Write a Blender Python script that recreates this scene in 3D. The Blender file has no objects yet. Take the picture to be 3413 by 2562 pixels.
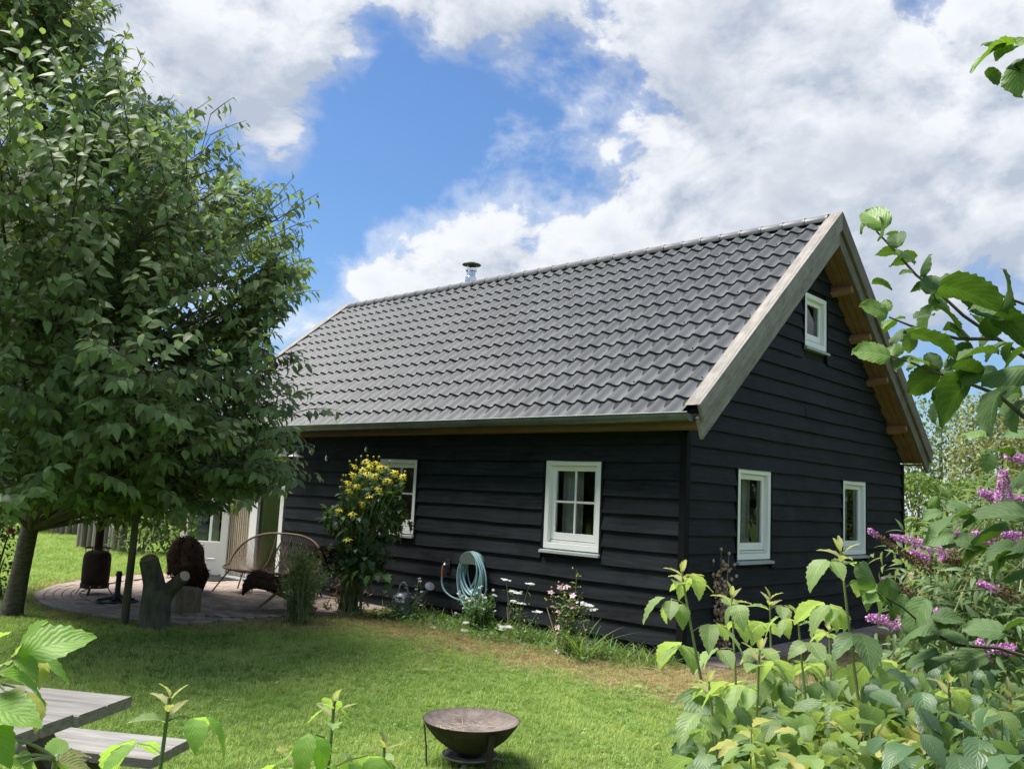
import bpy, math, random
import numpy as np
from mathutils import Matrix, Vector

random.seed(7)
rng = np.random.default_rng(7)
scene = bpy.context.scene
COL = scene.collection

# ------------------------------------------------------------------ camera
CAM = np.array([5.1205, -8.2447, 1.6592])
YAW, PITCH, ROLL, FPX = -0.7532, 0.1262, 0.0477, 2934.9964      # FPX for a 3413 px wide frame
_cy, _sy, _cp, _sp = math.cos(YAW), math.sin(YAW), math.cos(PITCH), math.sin(PITCH)
FWD = np.array([_sy * _cp, _cy * _cp, _sp])
_r = np.array([_cy, -_sy, 0.0])
_u = np.cross(_r, FWD)
RGT = math.cos(ROLL) * _r + math.sin(ROLL) * _u
UPV = -math.sin(ROLL) * _r + math.cos(ROLL) * _u
cam_data = bpy.data.cameras.new('camera')
cam_data.sensor_width = 36.0
cam_data.lens = 36.0 * FPX / 3413.0
cam_data.clip_start = 0.05
cam_data.clip_end = 3000.0
cam = bpy.data.objects.new('camera', cam_data)
COL.objects.link(cam)
m = Matrix(((RGT[0], UPV[0], -FWD[0], CAM[0]), (RGT[1], UPV[1], -FWD[1], CAM[1]), (RGT[2], UPV[2], -FWD[2], CAM[2]), (0, 0, 0, 1)))
cam.matrix_world = m
scene.camera = cam
K = 3413.0 / 2211.0


def at(x, y, depth):
    """surveyed point: x, y in the photo (2211 px wide copy) at a known distance in metres along the view axis"""
    return CAM + depth * (FWD + RGT * (x * K - 1706.5) / FPX - UPV * (y * K - 1281.0) / FPX)


# ------------------------------------------------------------------ exposure
vs = scene.view_settings
scene.display_settings.display_device = 'sRGB'
vs.view_transform = 'Standard'
vs.look = 'None'
vs.exposure = 1.68
vs.gamma = 1.0
vs.use_curve_mapping = False
scene.cycles.max_bounces = 8
scene.cycles.transparent_max_bounces = 12
scene.cycles.caustics_reflective = False
scene.cycles.caustics_refractive = False
scene.cycles.use_denoising = True

# ------------------------------------------------------------------ sun and sky
SUN_EL = math.radians(64)
_sd = np.array([-0.78, -0.56]); _sd /= np.linalg.norm(_sd)
SUN = np.array([_sd[0] * math.cos(SUN_EL), _sd[1] * math.cos(SUN_EL), math.sin(SUN_EL)])   # towards the sun
sun_data = bpy.data.lights.new('sun', 'SUN')
sun_data.energy = 2.8
sun_data.angle = math.radians(30.0)
sun_data.color = (1.0, 0.95, 0.87)
sun = bpy.data.objects.new('sun', sun_data)
sun.rotation_euler = Vector(SUN).to_track_quat('Z', 'Y').to_euler()
sun.location = (-20, 8, 30)
COL.objects.link(sun)


class NT:
    """small helper round a node tree"""
    def __init__(self, tree):
        self.t = tree; self.n = tree.nodes; self.l = tree.links

    def add(self, kind, **kw):
        n = self.n.new(kind)
        for k, v in kw.items():
            if hasattr(n, k) and not k[0].isupper():
                setattr(n, k, v)
            else:
                self.put(n.inputs[k.replace('_', ' ')], v)
        return n

    def put(self, sock, v):
        if isinstance(v, bpy.types.NodeSocket):
            self.l.new(v, sock)
        elif isinstance(v, bpy.types.Node):
            self.l.new(v.outputs[0], sock)
        else:
            if isinstance(v, (tuple, list)) and len(v) == 3 and sock.type == 'RGBA':
                v = (*v, 1.0)
            sock.default_value = v

    def math(self, op, a, b=0.0, c=0.0, clamp=False):
        n = self.n.new('ShaderNodeMath'); n.operation = op; n.use_clamp = clamp
        for i, v in enumerate((a, b, c)):
            self.put(n.inputs[i], v)
        return n.outputs[0]

    def vmath(self, op, a, b=(0, 0, 0)):
        n = self.n.new('ShaderNodeVectorMath'); n.operation = op
        self.put(n.inputs[0], a)
        if op == 'SCALE':
            self.put(n.inputs['Scale'], b)
        else:
            self.put(n.inputs[1], b)
        return n.outputs['Value'] if op in ('DOT_PRODUCT', 'LENGTH', 'DISTANCE') else n.outputs[0]

    def noise(self, vec, scale, detail=4.0, rough=0.5, dist=0.0, out='Fac'):
        n = self.n.new('ShaderNodeTexNoise')
        if vec is not None:
            self.put(n.inputs['Vector'], vec)
        n.inputs['Scale'].default_value = scale
        n.inputs['Detail'].default_value = detail
        n.inputs['Roughness'].default_value = rough
        n.inputs['Distortion'].default_value = dist
        return n.outputs[0 if out == 'Fac' else 1]

    def smooth(self, v, a, b):
        n = self.n.new('ShaderNodeMapRange'); n.interpolation_type = 'SMOOTHSTEP'
        self.put(n.inputs['Value'], v)
        n.inputs['From Min'].default_value = a; n.inputs['From Max'].default_value = b
        return n.outputs[0]

    def ramp(self, fac, stops):
        n = self.n.new('ShaderNodeValToRGB')
        e = n.color_ramp.elements
        while len(e) < len(stops):
            e.new(0.5)
        for s, (p, c) in zip(e, stops):
            s.position = p; s.color = (*c, 1.0)
        self.put(n.inputs[0], fac)
        return n.outputs[0]

    def mix(self, fac, a, b, blend='MIX'):
        n = self.n.new('ShaderNodeMix'); n.data_type = 'RGBA'; n.blend_type = blend; n.clamp_factor = True
        self.put(n.inputs[0], fac); self.put(n.inputs[6], a); self.put(n.inputs[7], b)
        return n.outputs[2]

    def mapping(self, vec, scale=(1, 1, 1), loc=(0, 0, 0), rot=(0, 0, 0)):
        n = self.n.new('ShaderNodeMapping')
        self.put(n.inputs['Vector'], vec)
        n.inputs['Scale'].default_value = scale; n.inputs['Location'].default_value = loc; n.inputs['Rotation'].default_value = rot
        return n.outputs[0]

    def bump(self, height, strength=0.3, dist=0.01):
        n = self.n.new('ShaderNodeBump')
        n.inputs['Strength'].default_value = strength; n.inputs['Distance'].default_value = dist
        self.put(n.inputs['Height'], height)
        return n.outputs[0]


world = bpy.data.worlds.new('World')
scene.world = world
world.use_nodes = True
w = NT(world.node_tree)
for n in list(w.n):
    w.n.remove(n)
wo = w.add('ShaderNodeOutputWorld')
sky = w.add('ShaderNodeTexSky', sky_type='NISHITA', sun_disc=False, sun_elevation=SUN_EL, sun_rotation=math.atan2(SUN[0], SUN[1]), altitude=0.0, air_density=1.3, dust_density=0.3, ozone_density=4.0)
d = w.vmath('NORMALIZE', w.add('ShaderNodeTexCoord').outputs['Generated'])
wz = w.add('ShaderNodeSeparateXYZ', Vector=d).outputs['Z']


# the day's cloud fields and openings: photo x, y, reach, amount (each a direction in the sky)
FIELDS = []
for px_, py_, sg, amt in ((1110, 320, 180, -0.21), (760, 400, 120, -0.10), (880, 330, 90, -0.15), (1380, 300, 120, -0.16), (540, 440, 90, -0.12), (650, 600, 120, -0.14), (480, 300, 70, -0.08), (700, 250, 60, -0.06), (660, 480, 80, -0.10), (820, 60, 40, -0.12), (1240, 80, 55, -0.10), (1060, 130, 50, -0.08),
                          (2060, 590, 60, -0.17), (420, 250, 60, -0.08), (1600, 80, 45, -0.09),
                          (520, 70, 160, 0.16), (600, 320, 55, 0.12), (780, 130, 60, 0.08), (1250, 480, 120, 0.24), (1010, 470, 70, 0.14), (770, 450, 60, 0.13), (960, 590, 90, 0.12), (1500, 420, 80, 0.13), (1800, 300, 230, 0.20), (2100, 100, 250, 0.14), (1000, 20, 120, 0.12), (1120, 190, 50, 0.05), (1350, 190, 60, 0.04), (1450, 130, 130, 0.12), (1550, 560, 200, 0.15), (2000, 640, 40, 0.16), (780, 610, 45, 0.09), (620, 330, 50, 0.07), (860, 410, 40, 0.09), (980, 110, 70, 0.11), (1260, 170, 70, 0.10), (640, 250, 60, 0.06)):
    nv = at(px_, py_, 1.0) - CAM
    FIELDS.append((tuple(nv / np.linalg.norm(nv)), (FPX / (sg * K)) ** 2, amt))


def cloud_density(vec):
    warp = w.noise(w.mapping(vec, (1, 1, 1.4)), 3.0, 3.0, 0.5, 0.0, 'Color')
    v2 = w.vmath('ADD', w.mapping(vec, (1, 1, 1.45), (4.31, 2.17, 0.4)), w.vmath('SCALE', w.vmath('SUBTRACT', warp, (0.5, 0.5, 0.5)), 0.14))
    big = w.noise(v2, 3.6, 2.0, 0.5, 0.0)
    puff = w.noise(v2, 9.0, 12.0, 0.60, 0.0)
    bil = w.math('SUBTRACT', 1.0, w.math('ABSOLUTE', w.math('MULTIPLY_ADD', w.noise(v2, 12.0, 6.0, 0.55), 2.0, -1.0)))
    f = w.math('ADD', w.math('MULTIPLY', w.math('SUBTRACT', big, 0.5), 0.95), w.math('MULTIPLY', w.math('SUBTRACT', puff, 0.5), 0.85))
    f = w.math('ADD', f, w.math('MULTIPLY', w.math('SUBTRACT', bil, 0.75), 0.16))
    for nv_, k_, amt_ in FIELDS:
        g_ = w.math('MULTIPLY', w.math('EXPONENT', w.math('MULTIPLY', w.math('SUBTRACT', w.vmath('DOT_PRODUCT', vec, nv_), 1.0), k_)), amt_)
        f = w.math('ADD', f, g_)
    return w.math('ADD', f, 0.5)


dens = cloud_density(d)
dens_l = cloud_density(w.vmath('NORMALIZE', w.vmath('ADD', d, tuple(0.022 * SUN + np.array([0, 0, 0.016])))))
cover = w.math('MAXIMUM', w.smooth(dens, 0.49, 0.60), w.math('MULTIPLY', w.smooth(dens, 0.38, 0.56), 0.5))
core = w.smooth(dens, 0.60, 0.95)
lit = w.math('MULTIPLY_ADD', w.math('SUBTRACT', dens, dens_l), 4.2, 0.55, clamp=True)
soft = w.noise(w.mapping(d, (1, 1, 2.0), (9.1, 3.3, 7.7)), 4.2, 9.0, 0.6)
shade = w.math('MULTIPLY', core, w.smooth(soft, 0.30, 0.60))
cloud = w.mix(lit, (0.160, 0.180, 0.215), (0.300, 0.308, 0.321))
cloud = w.mix(w.math('MULTIPLY', shade, 0.75), cloud, (0.165, 0.182, 0.212))
bg_sky = w.add('ShaderNodeBackground', Color=w.mix(1.0, sky.outputs[0], (0.60, 0.735, 0.92), 'MULTIPLY'), Strength=0.05)
bg_cloud = w.add('ShaderNodeBackground', Color=cloud, Strength=1.0)
haze_low = w.math('MULTIPLY', w.smooth(wz, 0.16, 0.0), 0.5)
mixs = w.add('ShaderNodeMixShader')
w.put(mixs.inputs[0], w.math('MAXIMUM', w.math('MULTIPLY', cover, 0.97), haze_low)); w.put(mixs.inputs[1], bg_sky); w.put(mixs.inputs[2], bg_cloud)
w.put(wo.inputs['Surface'], mixs)

# ------------------------------------------------------------------ materials
MATS = {}


def newmat(name, color=(0.5, 0.5, 0.5), rough=0.6, metallic=0.0, spec=0.5):
    mt = bpy.data.materials.new(name); mt.use_nodes = True
    t = NT(mt.node_tree)
    b = t.n['Principled BSDF']
    t.put(b.inputs['Base Color'], color)
    b.inputs['Roughness'].default_value = rough
    b.inputs['Metallic'].default_value = metallic
    b.inputs['Specular IOR Level'].default_value = spec
    MATS[name] = mt
    return mt, t, b


def coords(t, kind='Object'):
    return t.add('ShaderNodeTexCoord').outputs[kind]


def worldpos(t):
    return t.add('ShaderNodeNewGeometry').outputs['Position']


def objrandom(t):
    return t.add('ShaderNodeObjectInfo').outputs['Random']


def mottled(name, a, b, scale, rough=0.7, metallic=0.0, bump=0.3, bdist=0.005, stretch=(1, 1, 1), detail=6, spec=0.5, lo=0.3, hi=0.7, vary=0.0):
    mt, t, bs = newmat(name, a, rough, metallic, spec)
    v = t.mapping(worldpos(t), stretch)
    f = t.noise(v, scale, detail, 0.6)
    c = t.ramp(f, [(lo, a), (hi, b)])
    if vary:
        c = t.mix(t.math('MULTIPLY', objrandom(t), vary), c, tuple(x * 0.45 for x in a))
    t.put(bs.inputs['Base Color'], c)
    f2 = t.noise(v, scale * 4, detail, 0.6)
    if bump:
        t.put(bs.inputs['Normal'], t.bump(f2, bump, bdist))
    return mt


def woodmat(name, dark, light, axis, rough=0.7, grain=26.0, bump=0.4, bdist=0.004, knots=0.0, vary=0.35, spec=0.4):
    """timber whose grain runs along the world axis (0, 1, 2 or a rotation about z)"""
    mt, t, bs = newmat(name, dark, rough, 0.0, spec)
    p = worldpos(t)
    if isinstance(axis, float):
        p = t.mapping(p, rot=(0, 0, -axis)); ax = 0
    elif isinstance(axis, tuple):
        p = t.mapping(p, rot=axis); ax = 0
    else:
        ax = axis
    sh = t.vmath('SCALE', t.add('ShaderNodeCombineXYZ', X=objrandom(t), Y=objrandom(t), Z=objrandom(t)), 37.0)
    p = t.vmath('ADD', p, sh)
    st = [1.0, 1.0, 1.0]; st[ax] = 0.055
    warp = t.noise(t.mapping(p, tuple(0.9 if i != ax else 0.35 for i in range(3))), 3.0, 2.0, 0.5, 0.0, 'Color')
    pv = t.vmath('ADD', t.mapping(p, tuple(st)), t.vmath('SCALE', warp, 0.09))
    g1 = t.noise(pv, grain, 5.0, 0.65)
    g2 = t.noise(pv, grain * 4.5, 3.0, 0.6)
    blot = t.noise(p, 2.3, 4.0, 0.55)
    f = t.math('ADD', t.math('MULTIPLY', g1, 0.75), t.math('MULTIPLY', blot, 0.35))
    c = t.ramp(f, [(0.38, dark), (0.72, light)])
    c = t.mix(t.math('MULTIPLY', objrandom(t), vary), c, tuple(x * 0.55 for x in dark))
    if dark[0] < 0.006:
        c = t.mix(t.math('MULTIPLY', t.smooth(t.noise(p, 3.1, 7.0, 0.75), 0.60, 0.80), 0.5), c, (0.052, 0.056, 0.058))
        c = t.mix(t.math('MULTIPLY', t.smooth(t.noise(p, 38.0, 3.0, 0.6), 0.76, 0.80), 0.6), c, (0.16, 0.16, 0.15))
    if knots:
        vo = t.add('ShaderNodeTexVoronoi', feature='F1', Vector=t.mapping(p, tuple(0.45 if i == ax else 1.4 for i in range(3))), Scale=2.6)
        kf = t.smooth(vo.outputs['Distance'], knots, knots * 0.25)
        c = t.mix(t.math('MULTIPLY', kf, 0.75), c, tuple(x * 0.35 for x in dark))
    t.put(bs.inputs['Base Color'], c)
    t.put(bs.inputs['Normal'], t.bump(t.math('ADD', g1, t.math('MULTIPLY', g2, 0.5)), bump, bdist))
    t.put(bs.inputs['Roughness'], t.math('MULTIPLY_ADD', g1, 0.25, rough - 0.12))
    return mt


def leafmat(name, top, back, var=0.35, rough=0.42, trans=0.35, veins=0.0, yellow=None, spec=0.5, tcol=None, vein_col=None):
    """foliage: upper and lower side differ, leaves vary singly, light comes through"""
    mt = bpy.data.materials.new(name); mt.use_nodes = True
    t = NT(mt.node_tree)
    b = t.n['Principled BSDF']; out = t.n['Material Output']
    rn = t.math('FRACT', t.math('ADD', t.add('ShaderNodeAttribute', attribute_name='rnd').outputs['Fac'], objrandom(t)))
    geo = t.add('ShaderNodeNewGeometry')
    dk = tuple(x * (1 - var) for x in top); lt = tuple(min(1, x * (1 + var)) for x in top)
    c = t.ramp(rn, [(0.0, dk), (0.55, top), (1.0, lt)])
    if yellow:
        amt, ycol = yellow
        c = t.mix(t.smooth(t.math('FRACT', t.math('MULTIPLY', rn, 7.31)), 1.0 - amt, 1.0 - amt * 0.35), c, ycol)
    blot = t.noise(geo.outputs['Position'], 45.0, 3.0, 0.6)
    c = t.mix(t.math('MULTIPLY', blot, 0.25), c, tuple(x * 0.55 for x in top))
    if veins:
        uv = t.add('ShaderNodeSeparateXYZ', Vector=t.add('ShaderNodeTexCoord').outputs['UV'])
        au = t.math('ABSOLUTE', t.math('SUBTRACT', uv.outputs['X'], 0.5))
        st = t.math('PINGPONG', t.math('SUBTRACT', t.math('MULTIPLY', uv.outputs['Y'], 8.0), t.math('MULTIPLY', au, 7.0)), 0.5)
        vn = t.math('MAXIMUM', t.smooth(st, 0.13, 0.0), t.smooth(au, 0.035, 0.0))
        c = t.mix(t.math('MULTIPLY', vn, veins), c, vein_col or tuple(min(1, x * 1.9 + 0.02) for x in top))
        t.put(b.inputs['Normal'], t.bump(t.math('SUBTRACT', st, t.math('MULTIPLY', vn, 0.3)), 0.3, 0.003))
    bk = t.mix(t.math('MULTIPLY', blot, 0.45), back, tuple(x * 0.5 for x in back))
    if veins:
        bk = t.mix(t.math('MULTIPLY', vn, veins * 0.8), bk, tuple(min(1, x * 1.8 + 0.02) for x in back))
    c = t.mix(geo.outputs['Backfacing'], c, bk)
    t.put(b.inputs['Base Color'], c)
    b.inputs['Roughness'].default_value = rough
    b.inputs['Specular IOR Level'].default_value = spec
    tr = t.add('ShaderNodeBsdfTranslucent')
    t.put(tr.inputs['Color'], t.mix(1.0, c, tcol or (1.6, 1.75, 0.75), 'MULTIPLY'))
    mx = t.add('ShaderNodeMixShader'); mx.inputs[0].default_value = trans
    t.put(mx.inputs[1], b); t.put(mx.inputs[2], tr)
    t.put(out.inputs['Surface'], mx)
    MATS[name] = mt
    return mt


# ------------------------------------------------------------------ mesh helpers
def tag(o, label=None, cat=None, group=None, kind=None):
    if label: o['label'] = label
    if cat: o['category'] = cat
    if group: o['group'] = group
    if kind: o['kind'] = kind
    return o


def thing(name, label, cat, loc=(0, 0, 0), group=None):
    o = bpy.data.objects.new(name, None)
    o.empty_display_size = 0.1
    COL.objects.link(o)
    o.location = tuple(float(v) for v in loc)
    return tag(o, label, cat, group)


def origin_of(o):
    v = Vector((0, 0, 0))
    while o is not None:
        v = v + o.location; o = o.parent
    return v


def norm(v):
    v = np.asarray(v, float)
    return v / (np.linalg.norm(v) + 1e-12)


class MB:
    """collects shapes in world metres; build() links them as ONE mesh object"""
    def __init__(self):
        self.v = []; self.f = []; self.marks = []

    def raw(self, verts, faces):
        o = len(self.v)
        self.marks.append((o, len(self.f)))
        self.v.extend([tuple(map(float, p)) for p in verts])
        self.f.extend([tuple(i + o for i in f) for f in faces])
        return self

    def box(self, a, b):
        (x0, y0, z0), (x1, y1, z1) = a, b
        return self.raw([(x0, y0, z0), (x1, y0, z0), (x1, y1, z0), (x0, y1, z0), (x0, y0, z1), (x1, y0, z1), (x1, y1, z1), (x0, y1, z1)],
                        [(0, 3, 2, 1), (4, 5, 6, 7), (0, 1, 5, 4), (1, 2, 6, 5), (2, 3, 7, 6), (3, 0, 4, 7)])

    def obox(self, c, ax, ay, az, sx, sy, sz):
        """box round c with half-axes directions ax, ay, az and full sizes"""
        c = np.asarray(c, float); X = norm(ax) * sx / 2; Y = norm(ay) * sy / 2; Z = norm(az) * sz / 2
        p = [c - X - Y - Z, c + X - Y - Z, c + X + Y - Z, c - X + Y - Z, c - X - Y + Z, c + X - Y + Z, c + X + Y + Z, c - X + Y + Z]
        return self.raw(p, [(0, 3, 2, 1), (4, 5, 6, 7), (0, 1, 5, 4), (1, 2, 6, 5), (2, 3, 7, 6), (3, 0, 4, 7)])

    def bar(self, a, b, w_, h_, up=(0, 0, 1)):
        a = np.asarray(a, float); b = np.asarray(b, float)
        y = norm(b - a); x = norm(np.cross(y, up)); z = np.cross(x, y)
        return self.obox((a + b) / 2, x, y, z, w_, np.linalg.norm(b - a), h_)

    def tube(self, pts, radii, sides=8, caps=True):
        pts = [np.asarray(p, float) for p in pts]
        if not hasattr(radii, '__len__'):
            radii = [radii] * len(pts)
        ref = None; rings = []
        for i, p in enumerate(pts):
            tdir = norm((pts[min(i + 1, len(pts) - 1)] - pts[max(i - 1, 0)]))
            if ref is None:
                ref = np.array([1.0, 0, 0]) if abs(tdir[0]) < 0.8 else np.array([0, 1.0, 0])
            x = norm(ref - tdir * (ref @ tdir)); ref = x
            y = np.cross(tdir, x)
            rings.append([p + radii[i] * (math.cos(2 * math.pi * k / sides) * x + math.sin(2 * math.pi * k / sides) * y) for k in range(sides)])
        vs_ = [q for r in rings for q in r]; fs = []
        for i in range(len(pts) - 1):
            for k in range(sides):
                a = i * sides + k; b = i * sides + (k + 1) % sides
                fs.append((a, b, b + sides, a + sides))
        if caps:
            fs.append(tuple(range(sides - 1, -1, -1))); e = (len(pts) - 1) * sides
            fs.append(tuple(range(e, e + sides)))
        return self.raw(vs_, fs)

    def lathe(self, c, prof, sides=24, caps=False, axis=(0, 0, 1)):
        c = np.asarray(c, float); z = norm(axis)
        x = norm(np.cross((0, 1, 0.3), z)); y = np.cross(z, x)
        vs_ = []; fs = []
        for r, h in prof:
            for k in range(sides):
                a = 2 * math.pi * k / sides
                vs_.append(c + z * h + r * (math.cos(a) * x + math.sin(a) * y))
        for i in range(len(prof) - 1):
            for k in range(sides):
                a = i * sides + k; b = i * sides + (k + 1) % sides
                fs.append((a, b, b + sides, a + sides))
        if caps:
            fs.append(tuple(range(sides - 1, -1, -1))); e = (len(prof) - 1) * sides
            fs.append(tuple(range(e, e + sides)))
        return self.raw(vs_, fs)

    def prism(self, poly, off):
        """closed prism: polygon (3-D points) pushed along off"""
        n = len(poly); p = [np.asarray(q, float) for q in poly]; o = np.asarray(off, float)
        return self.raw(p + [q + o for q in p], [tuple(range(n - 1, -1, -1)), tuple(range(n, 2 * n))] + [(i, (i + 1) % n, n + (i + 1) % n, n + i) for i in range(n)])

    def build(self, name, mat, parent=None, smooth=False, bevel=0.0, kind=None):
        o_ = origin_of(parent) if parent is not None else Vector((0, 0, 0))
        me = bpy.data.meshes.new(name)
        me.from_pydata([(x - o_.x, y - o_.y, z - o_.z) for x, y, z in self.v], [], self.f)
        me.update()
        if mat is not None:
            me.materials.append(MATS[mat] if isinstance(mat, str) else mat)
        if smooth:
            me.polygons.foreach_set('use_smooth', [True] * len(me.polygons))
            if smooth != 'all':
                me.set_sharp_from_angle(angle=math.radians(40))
        ob = bpy.data.objects.new(name, me)
        COL.objects.link(ob)
        ob.parent = parent
        if bevel:
            bm_ = ob.modifiers.new('bevel', 'BEVEL'); bm_.width = bevel; bm_.segments = 1; bm_.limit_method = 'ANGLE'
        if kind: ob['kind'] = kind
        return ob


def build_each(g_, name, mat, parent, smooth=True):
    """every shape that was added becomes a part of its own"""
    mk = g_.marks + [(len(g_.v), len(g_.f))]
    for (v0, f0), (v1, f1) in zip(mk[:-1], mk[1:]):
        h_ = MB(); h_.v = g_.v[v0:v1]; h_.f = [tuple(i - v0 for i in f) for f in g_.f[f0:f1]]
        h_.build(name, mat, parent, smooth=smooth)


def child_copy(mesh, name, M, parent):
    """an object that shares mesh data, placed by a world matrix under a parent that is only translated"""
    ob = bpy.data.objects.new(name, mesh)
    COL.objects.link(ob)
    ob.parent = parent
    o_ = origin_of(parent)
    M = Matrix([list(map(float, r)) for r in M])
    M.translation = M.translation - o_
    ob.matrix_basis = M
    return ob


# ---- leaves
def leaf_grid(width, rows=5, half=1, tip=0.06, fold=0.25, droop=0.25, serr=0.0, shape='ovate', pleat=0.0, wave=0.0, teeth=0, twist=0.0, curl=0.0):
    """leaf of length 1 along +Y, face up +Z; returns verts, quads, uvs"""
    V = []; UV = []; F = []
    n = 2 * half + 1
    for i in range(rows + 1):
        tt = i / rows
        if shape == 'ovate':
            wv = math.sin(math.pi * min(1, tt ** 0.72)) ** 0.85
        elif shape == 'round':
            wv = (1 - abs(2 * tt - 0.92) ** 2.4) if tt < 0.98 else 0.1
            wv = max(wv, 0.05) ** 0.62
        elif shape == 'lance':
            wv = math.sin(math.pi * tt ** 0.6) ** 0.9
        elif shape == 'heart':
            wv = (1 - tt) ** 0.75 * (0.55 + 2.6 * tt) if tt > 0.02 else 0.35
            wv = min(wv, 1.05)
        else:
            wv = math.sin(math.pi * tt)
        if serr and 0 < i < rows:
            wv *= 1 + serr * (1 if i % 2 else -1)
        wv = max(wv, tip)
        for k in range(n):
            s = (k - half) / half
            ys = tt
            if serr and abs(s) > 0.99 and i % 2:
                ys = tt + 0.35 / rows
            x = s * wv * width / 2
            z = fold * abs(x) * (1 - 0.3 * abs(s)) - droop * tt * tt - curl * s * s * width * 0.5
            if pleat:
                z += pleat * math.cos(2 * math.pi * (tt * 4.0 - abs(s) * 0.7) * 1.0) * (0.25 + abs(s)) * (1 if abs(s) > 0.1 else 0.3)
            if wave:
                z += wave * math.sin(5.0 * tt + 2.2 * s + 0.6) * abs(s)
            a = twist * tt
            V.append((x * math.cos(a), ys - 0.12 * droop * tt * tt, z + x * math.sin(a))); UV.append((0.5 + 0.5 * s, tt))
    for i in range(rows):
        for k in range(n - 1):
            a = i * n + k
            F.append((a, a + 1, a + n + 1, a + n))
    return np.array(V), np.array(F), np.array(UV)


def mesh_from(name, V, F, UV, mat, rnd=None):
    me = bpy.data.meshes.new(name)
    nv, nf = len(V), len(F)
    me.vertices.add(nv); me.vertices.foreach_set('co', np.ascontiguousarray(V, dtype=np.float32).ravel())
    me.loops.add(nf * 4); me.loops.foreach_set('vertex_index', np.ascontiguousarray(F, dtype=np.int32).ravel())
    me.polygons.add(nf); me.polygons.foreach_set('loop_start', np.arange(0, nf * 4, 4, dtype=np.int32))
    me.polygons.foreach_set('use_smooth', np.ones(nf, dtype=bool))
    uvl = me.uv_layers.new(name='UVMap')
    uvl.data.foreach_set('uv', np.ascontiguousarray(UV[F.ravel()], dtype=np.float32).ravel())
    if rnd is not None:
        at_ = me.attributes.new('rnd', 'FLOAT', 'POINT'); at_.data.foreach_set('value', np.ascontiguousarray(rnd, dtype=np.float32))
    me.materials.append(MATS[mat] if isinstance(mat, str) else mat)
    me.update(calc_edges=True)
    return me


def frames(pos, ydir, up, scale):
    """(m,4,4) matrices: Y along ydir, Z near up"""
    pos = np.asarray(pos, float); y = np.asarray(ydir, float); up = np.asarray(up, float)
    y = y / (np.linalg.norm(y, axis=1, keepdims=True) + 1e-9)
    x = np.cross(y, up); ln = np.linalg.norm(x, axis=1, keepdims=True)
    x = np.where(ln < 1e-4, np.array([[1.0, 0, 0]]), x / (ln + 1e-9))
    z = np.cross(x, y)
    s = np.asarray(scale, float).reshape(-1, 1) * np.ones((len(pos), 1))
    M = np.zeros((len(pos), 4, 4)); M[:, :3, 0] = x * s; M[:, :3, 1] = y * s; M[:, :3, 2] = z * s; M[:, :3, 3] = pos; M[:, 3, 3] = 1
    return M


def bulk(name, templates, M, mat, parent, kind='stuff'):
    """many leaves in one mesh object"""
    o_ = np.array(origin_of(parent)) if parent is not None else np.zeros(3)
    Vs = []; Fs = []; Us = []; Rs = []; off = 0
    pick = rng.integers(0, len(templates), len(M))
    for ti, (V, F, UV) in enumerate(templates):
        Mi = M[pick == ti]
        if not len(Mi): continue
        W = np.einsum('mij,nj->mni', Mi[:, :3, :3], V) + Mi[:, None, :3, 3] - o_
        nvt = len(V); m_ = len(Mi)
        Vs.append(W.reshape(-1, 3)); Fs.append((F[None] + (off + np.arange(m_) * nvt)[:, None, None]).reshape(-1, 4))
        Us.append(np.tile(UV, (m_, 1))); Rs.append(np.repeat(rng.random(m_), nvt)); off += m_ * nvt
    me = mesh_from(name, np.concatenate(Vs), np.concatenate(Fs), np.concatenate(Us), mat, np.concatenate(Rs))
    ob = bpy.data.objects.new(name, me); COL.objects.link(ob); ob.parent = parent
    if kind: ob['kind'] = kind
    return ob


def leaves(tmeshes, M, parent, name='leaf', start=0):
    """single leaves that share mesh data"""
    for i, Mi in enumerate(M):
        child_copy(tmeshes[(i + start) % len(tmeshes)], name, Mi, parent)


def rand_dirs(n, zmin=-1.0, zmax=1.0):
    z = rng.uniform(zmin, zmax, n); a = rng.uniform(0, 2 * math.pi, n); r = np.sqrt(1 - z * z)
    return np.stack([r * np.cos(a), r * np.sin(a), z], 1)

# ------------------------------------------------------------------ surface materials
def dry_mask(t, p):
    s = t.add('ShaderNodeSeparateXYZ', Vector=p)
    x, y = s.outputs['X'], s.outputs['Y']
    nz = t.math('SUBTRACT', t.noise(p, 1.3, 4.0, 0.6), 0.5)
    yy = t.math('MULTIPLY_ADD', nz, 1.5, y)
    f1 = t.math('MULTIPLY', t.smooth(yy, -1.95, -1.15), t.math('MULTIPLY', t.smooth(x, -4.9, -3.9), t.smooth(t.math('MULTIPLY_ADD', nz, 1.2, x), 1.7, 0.9)))
    f2 = t.math('MULTIPLY', t.smooth(t.math('MULTIPLY_ADD', nz, 1.4, x), 2.1, 1.2), t.math('MULTIPLY', t.smooth(x, -0.6, -0.2), t.math('MULTIPLY', t.smooth(y, -0.6, 0.0), t.smooth(y, 8.0, 6.0))))
    # worn rim round the paved circle
    dx = t.math('ADD', x, 6.78); dy = t.math('ADD', y, 0.54)
    r = t.math('SQRT', t.math('ADD', t.math('MULTIPLY', dx, dx), t.math('MULTIPLY', dy, dy)))
    f3 = t.math('MULTIPLY', t.smooth(t.math('MULTIPLY_ADD', nz, 0.5, r), 3.85, 3.45), 0.7)
    return t.math('MULTIPLY', t.math('MAXIMUM', t.math('MAXIMUM', f1, f2), f3), t.math('MULTIPLY_ADD', t.smooth(t.noise(p, 2.6, 5.0, 0.65), 0.38, 0.62), 0.45, 0.58))


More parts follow.
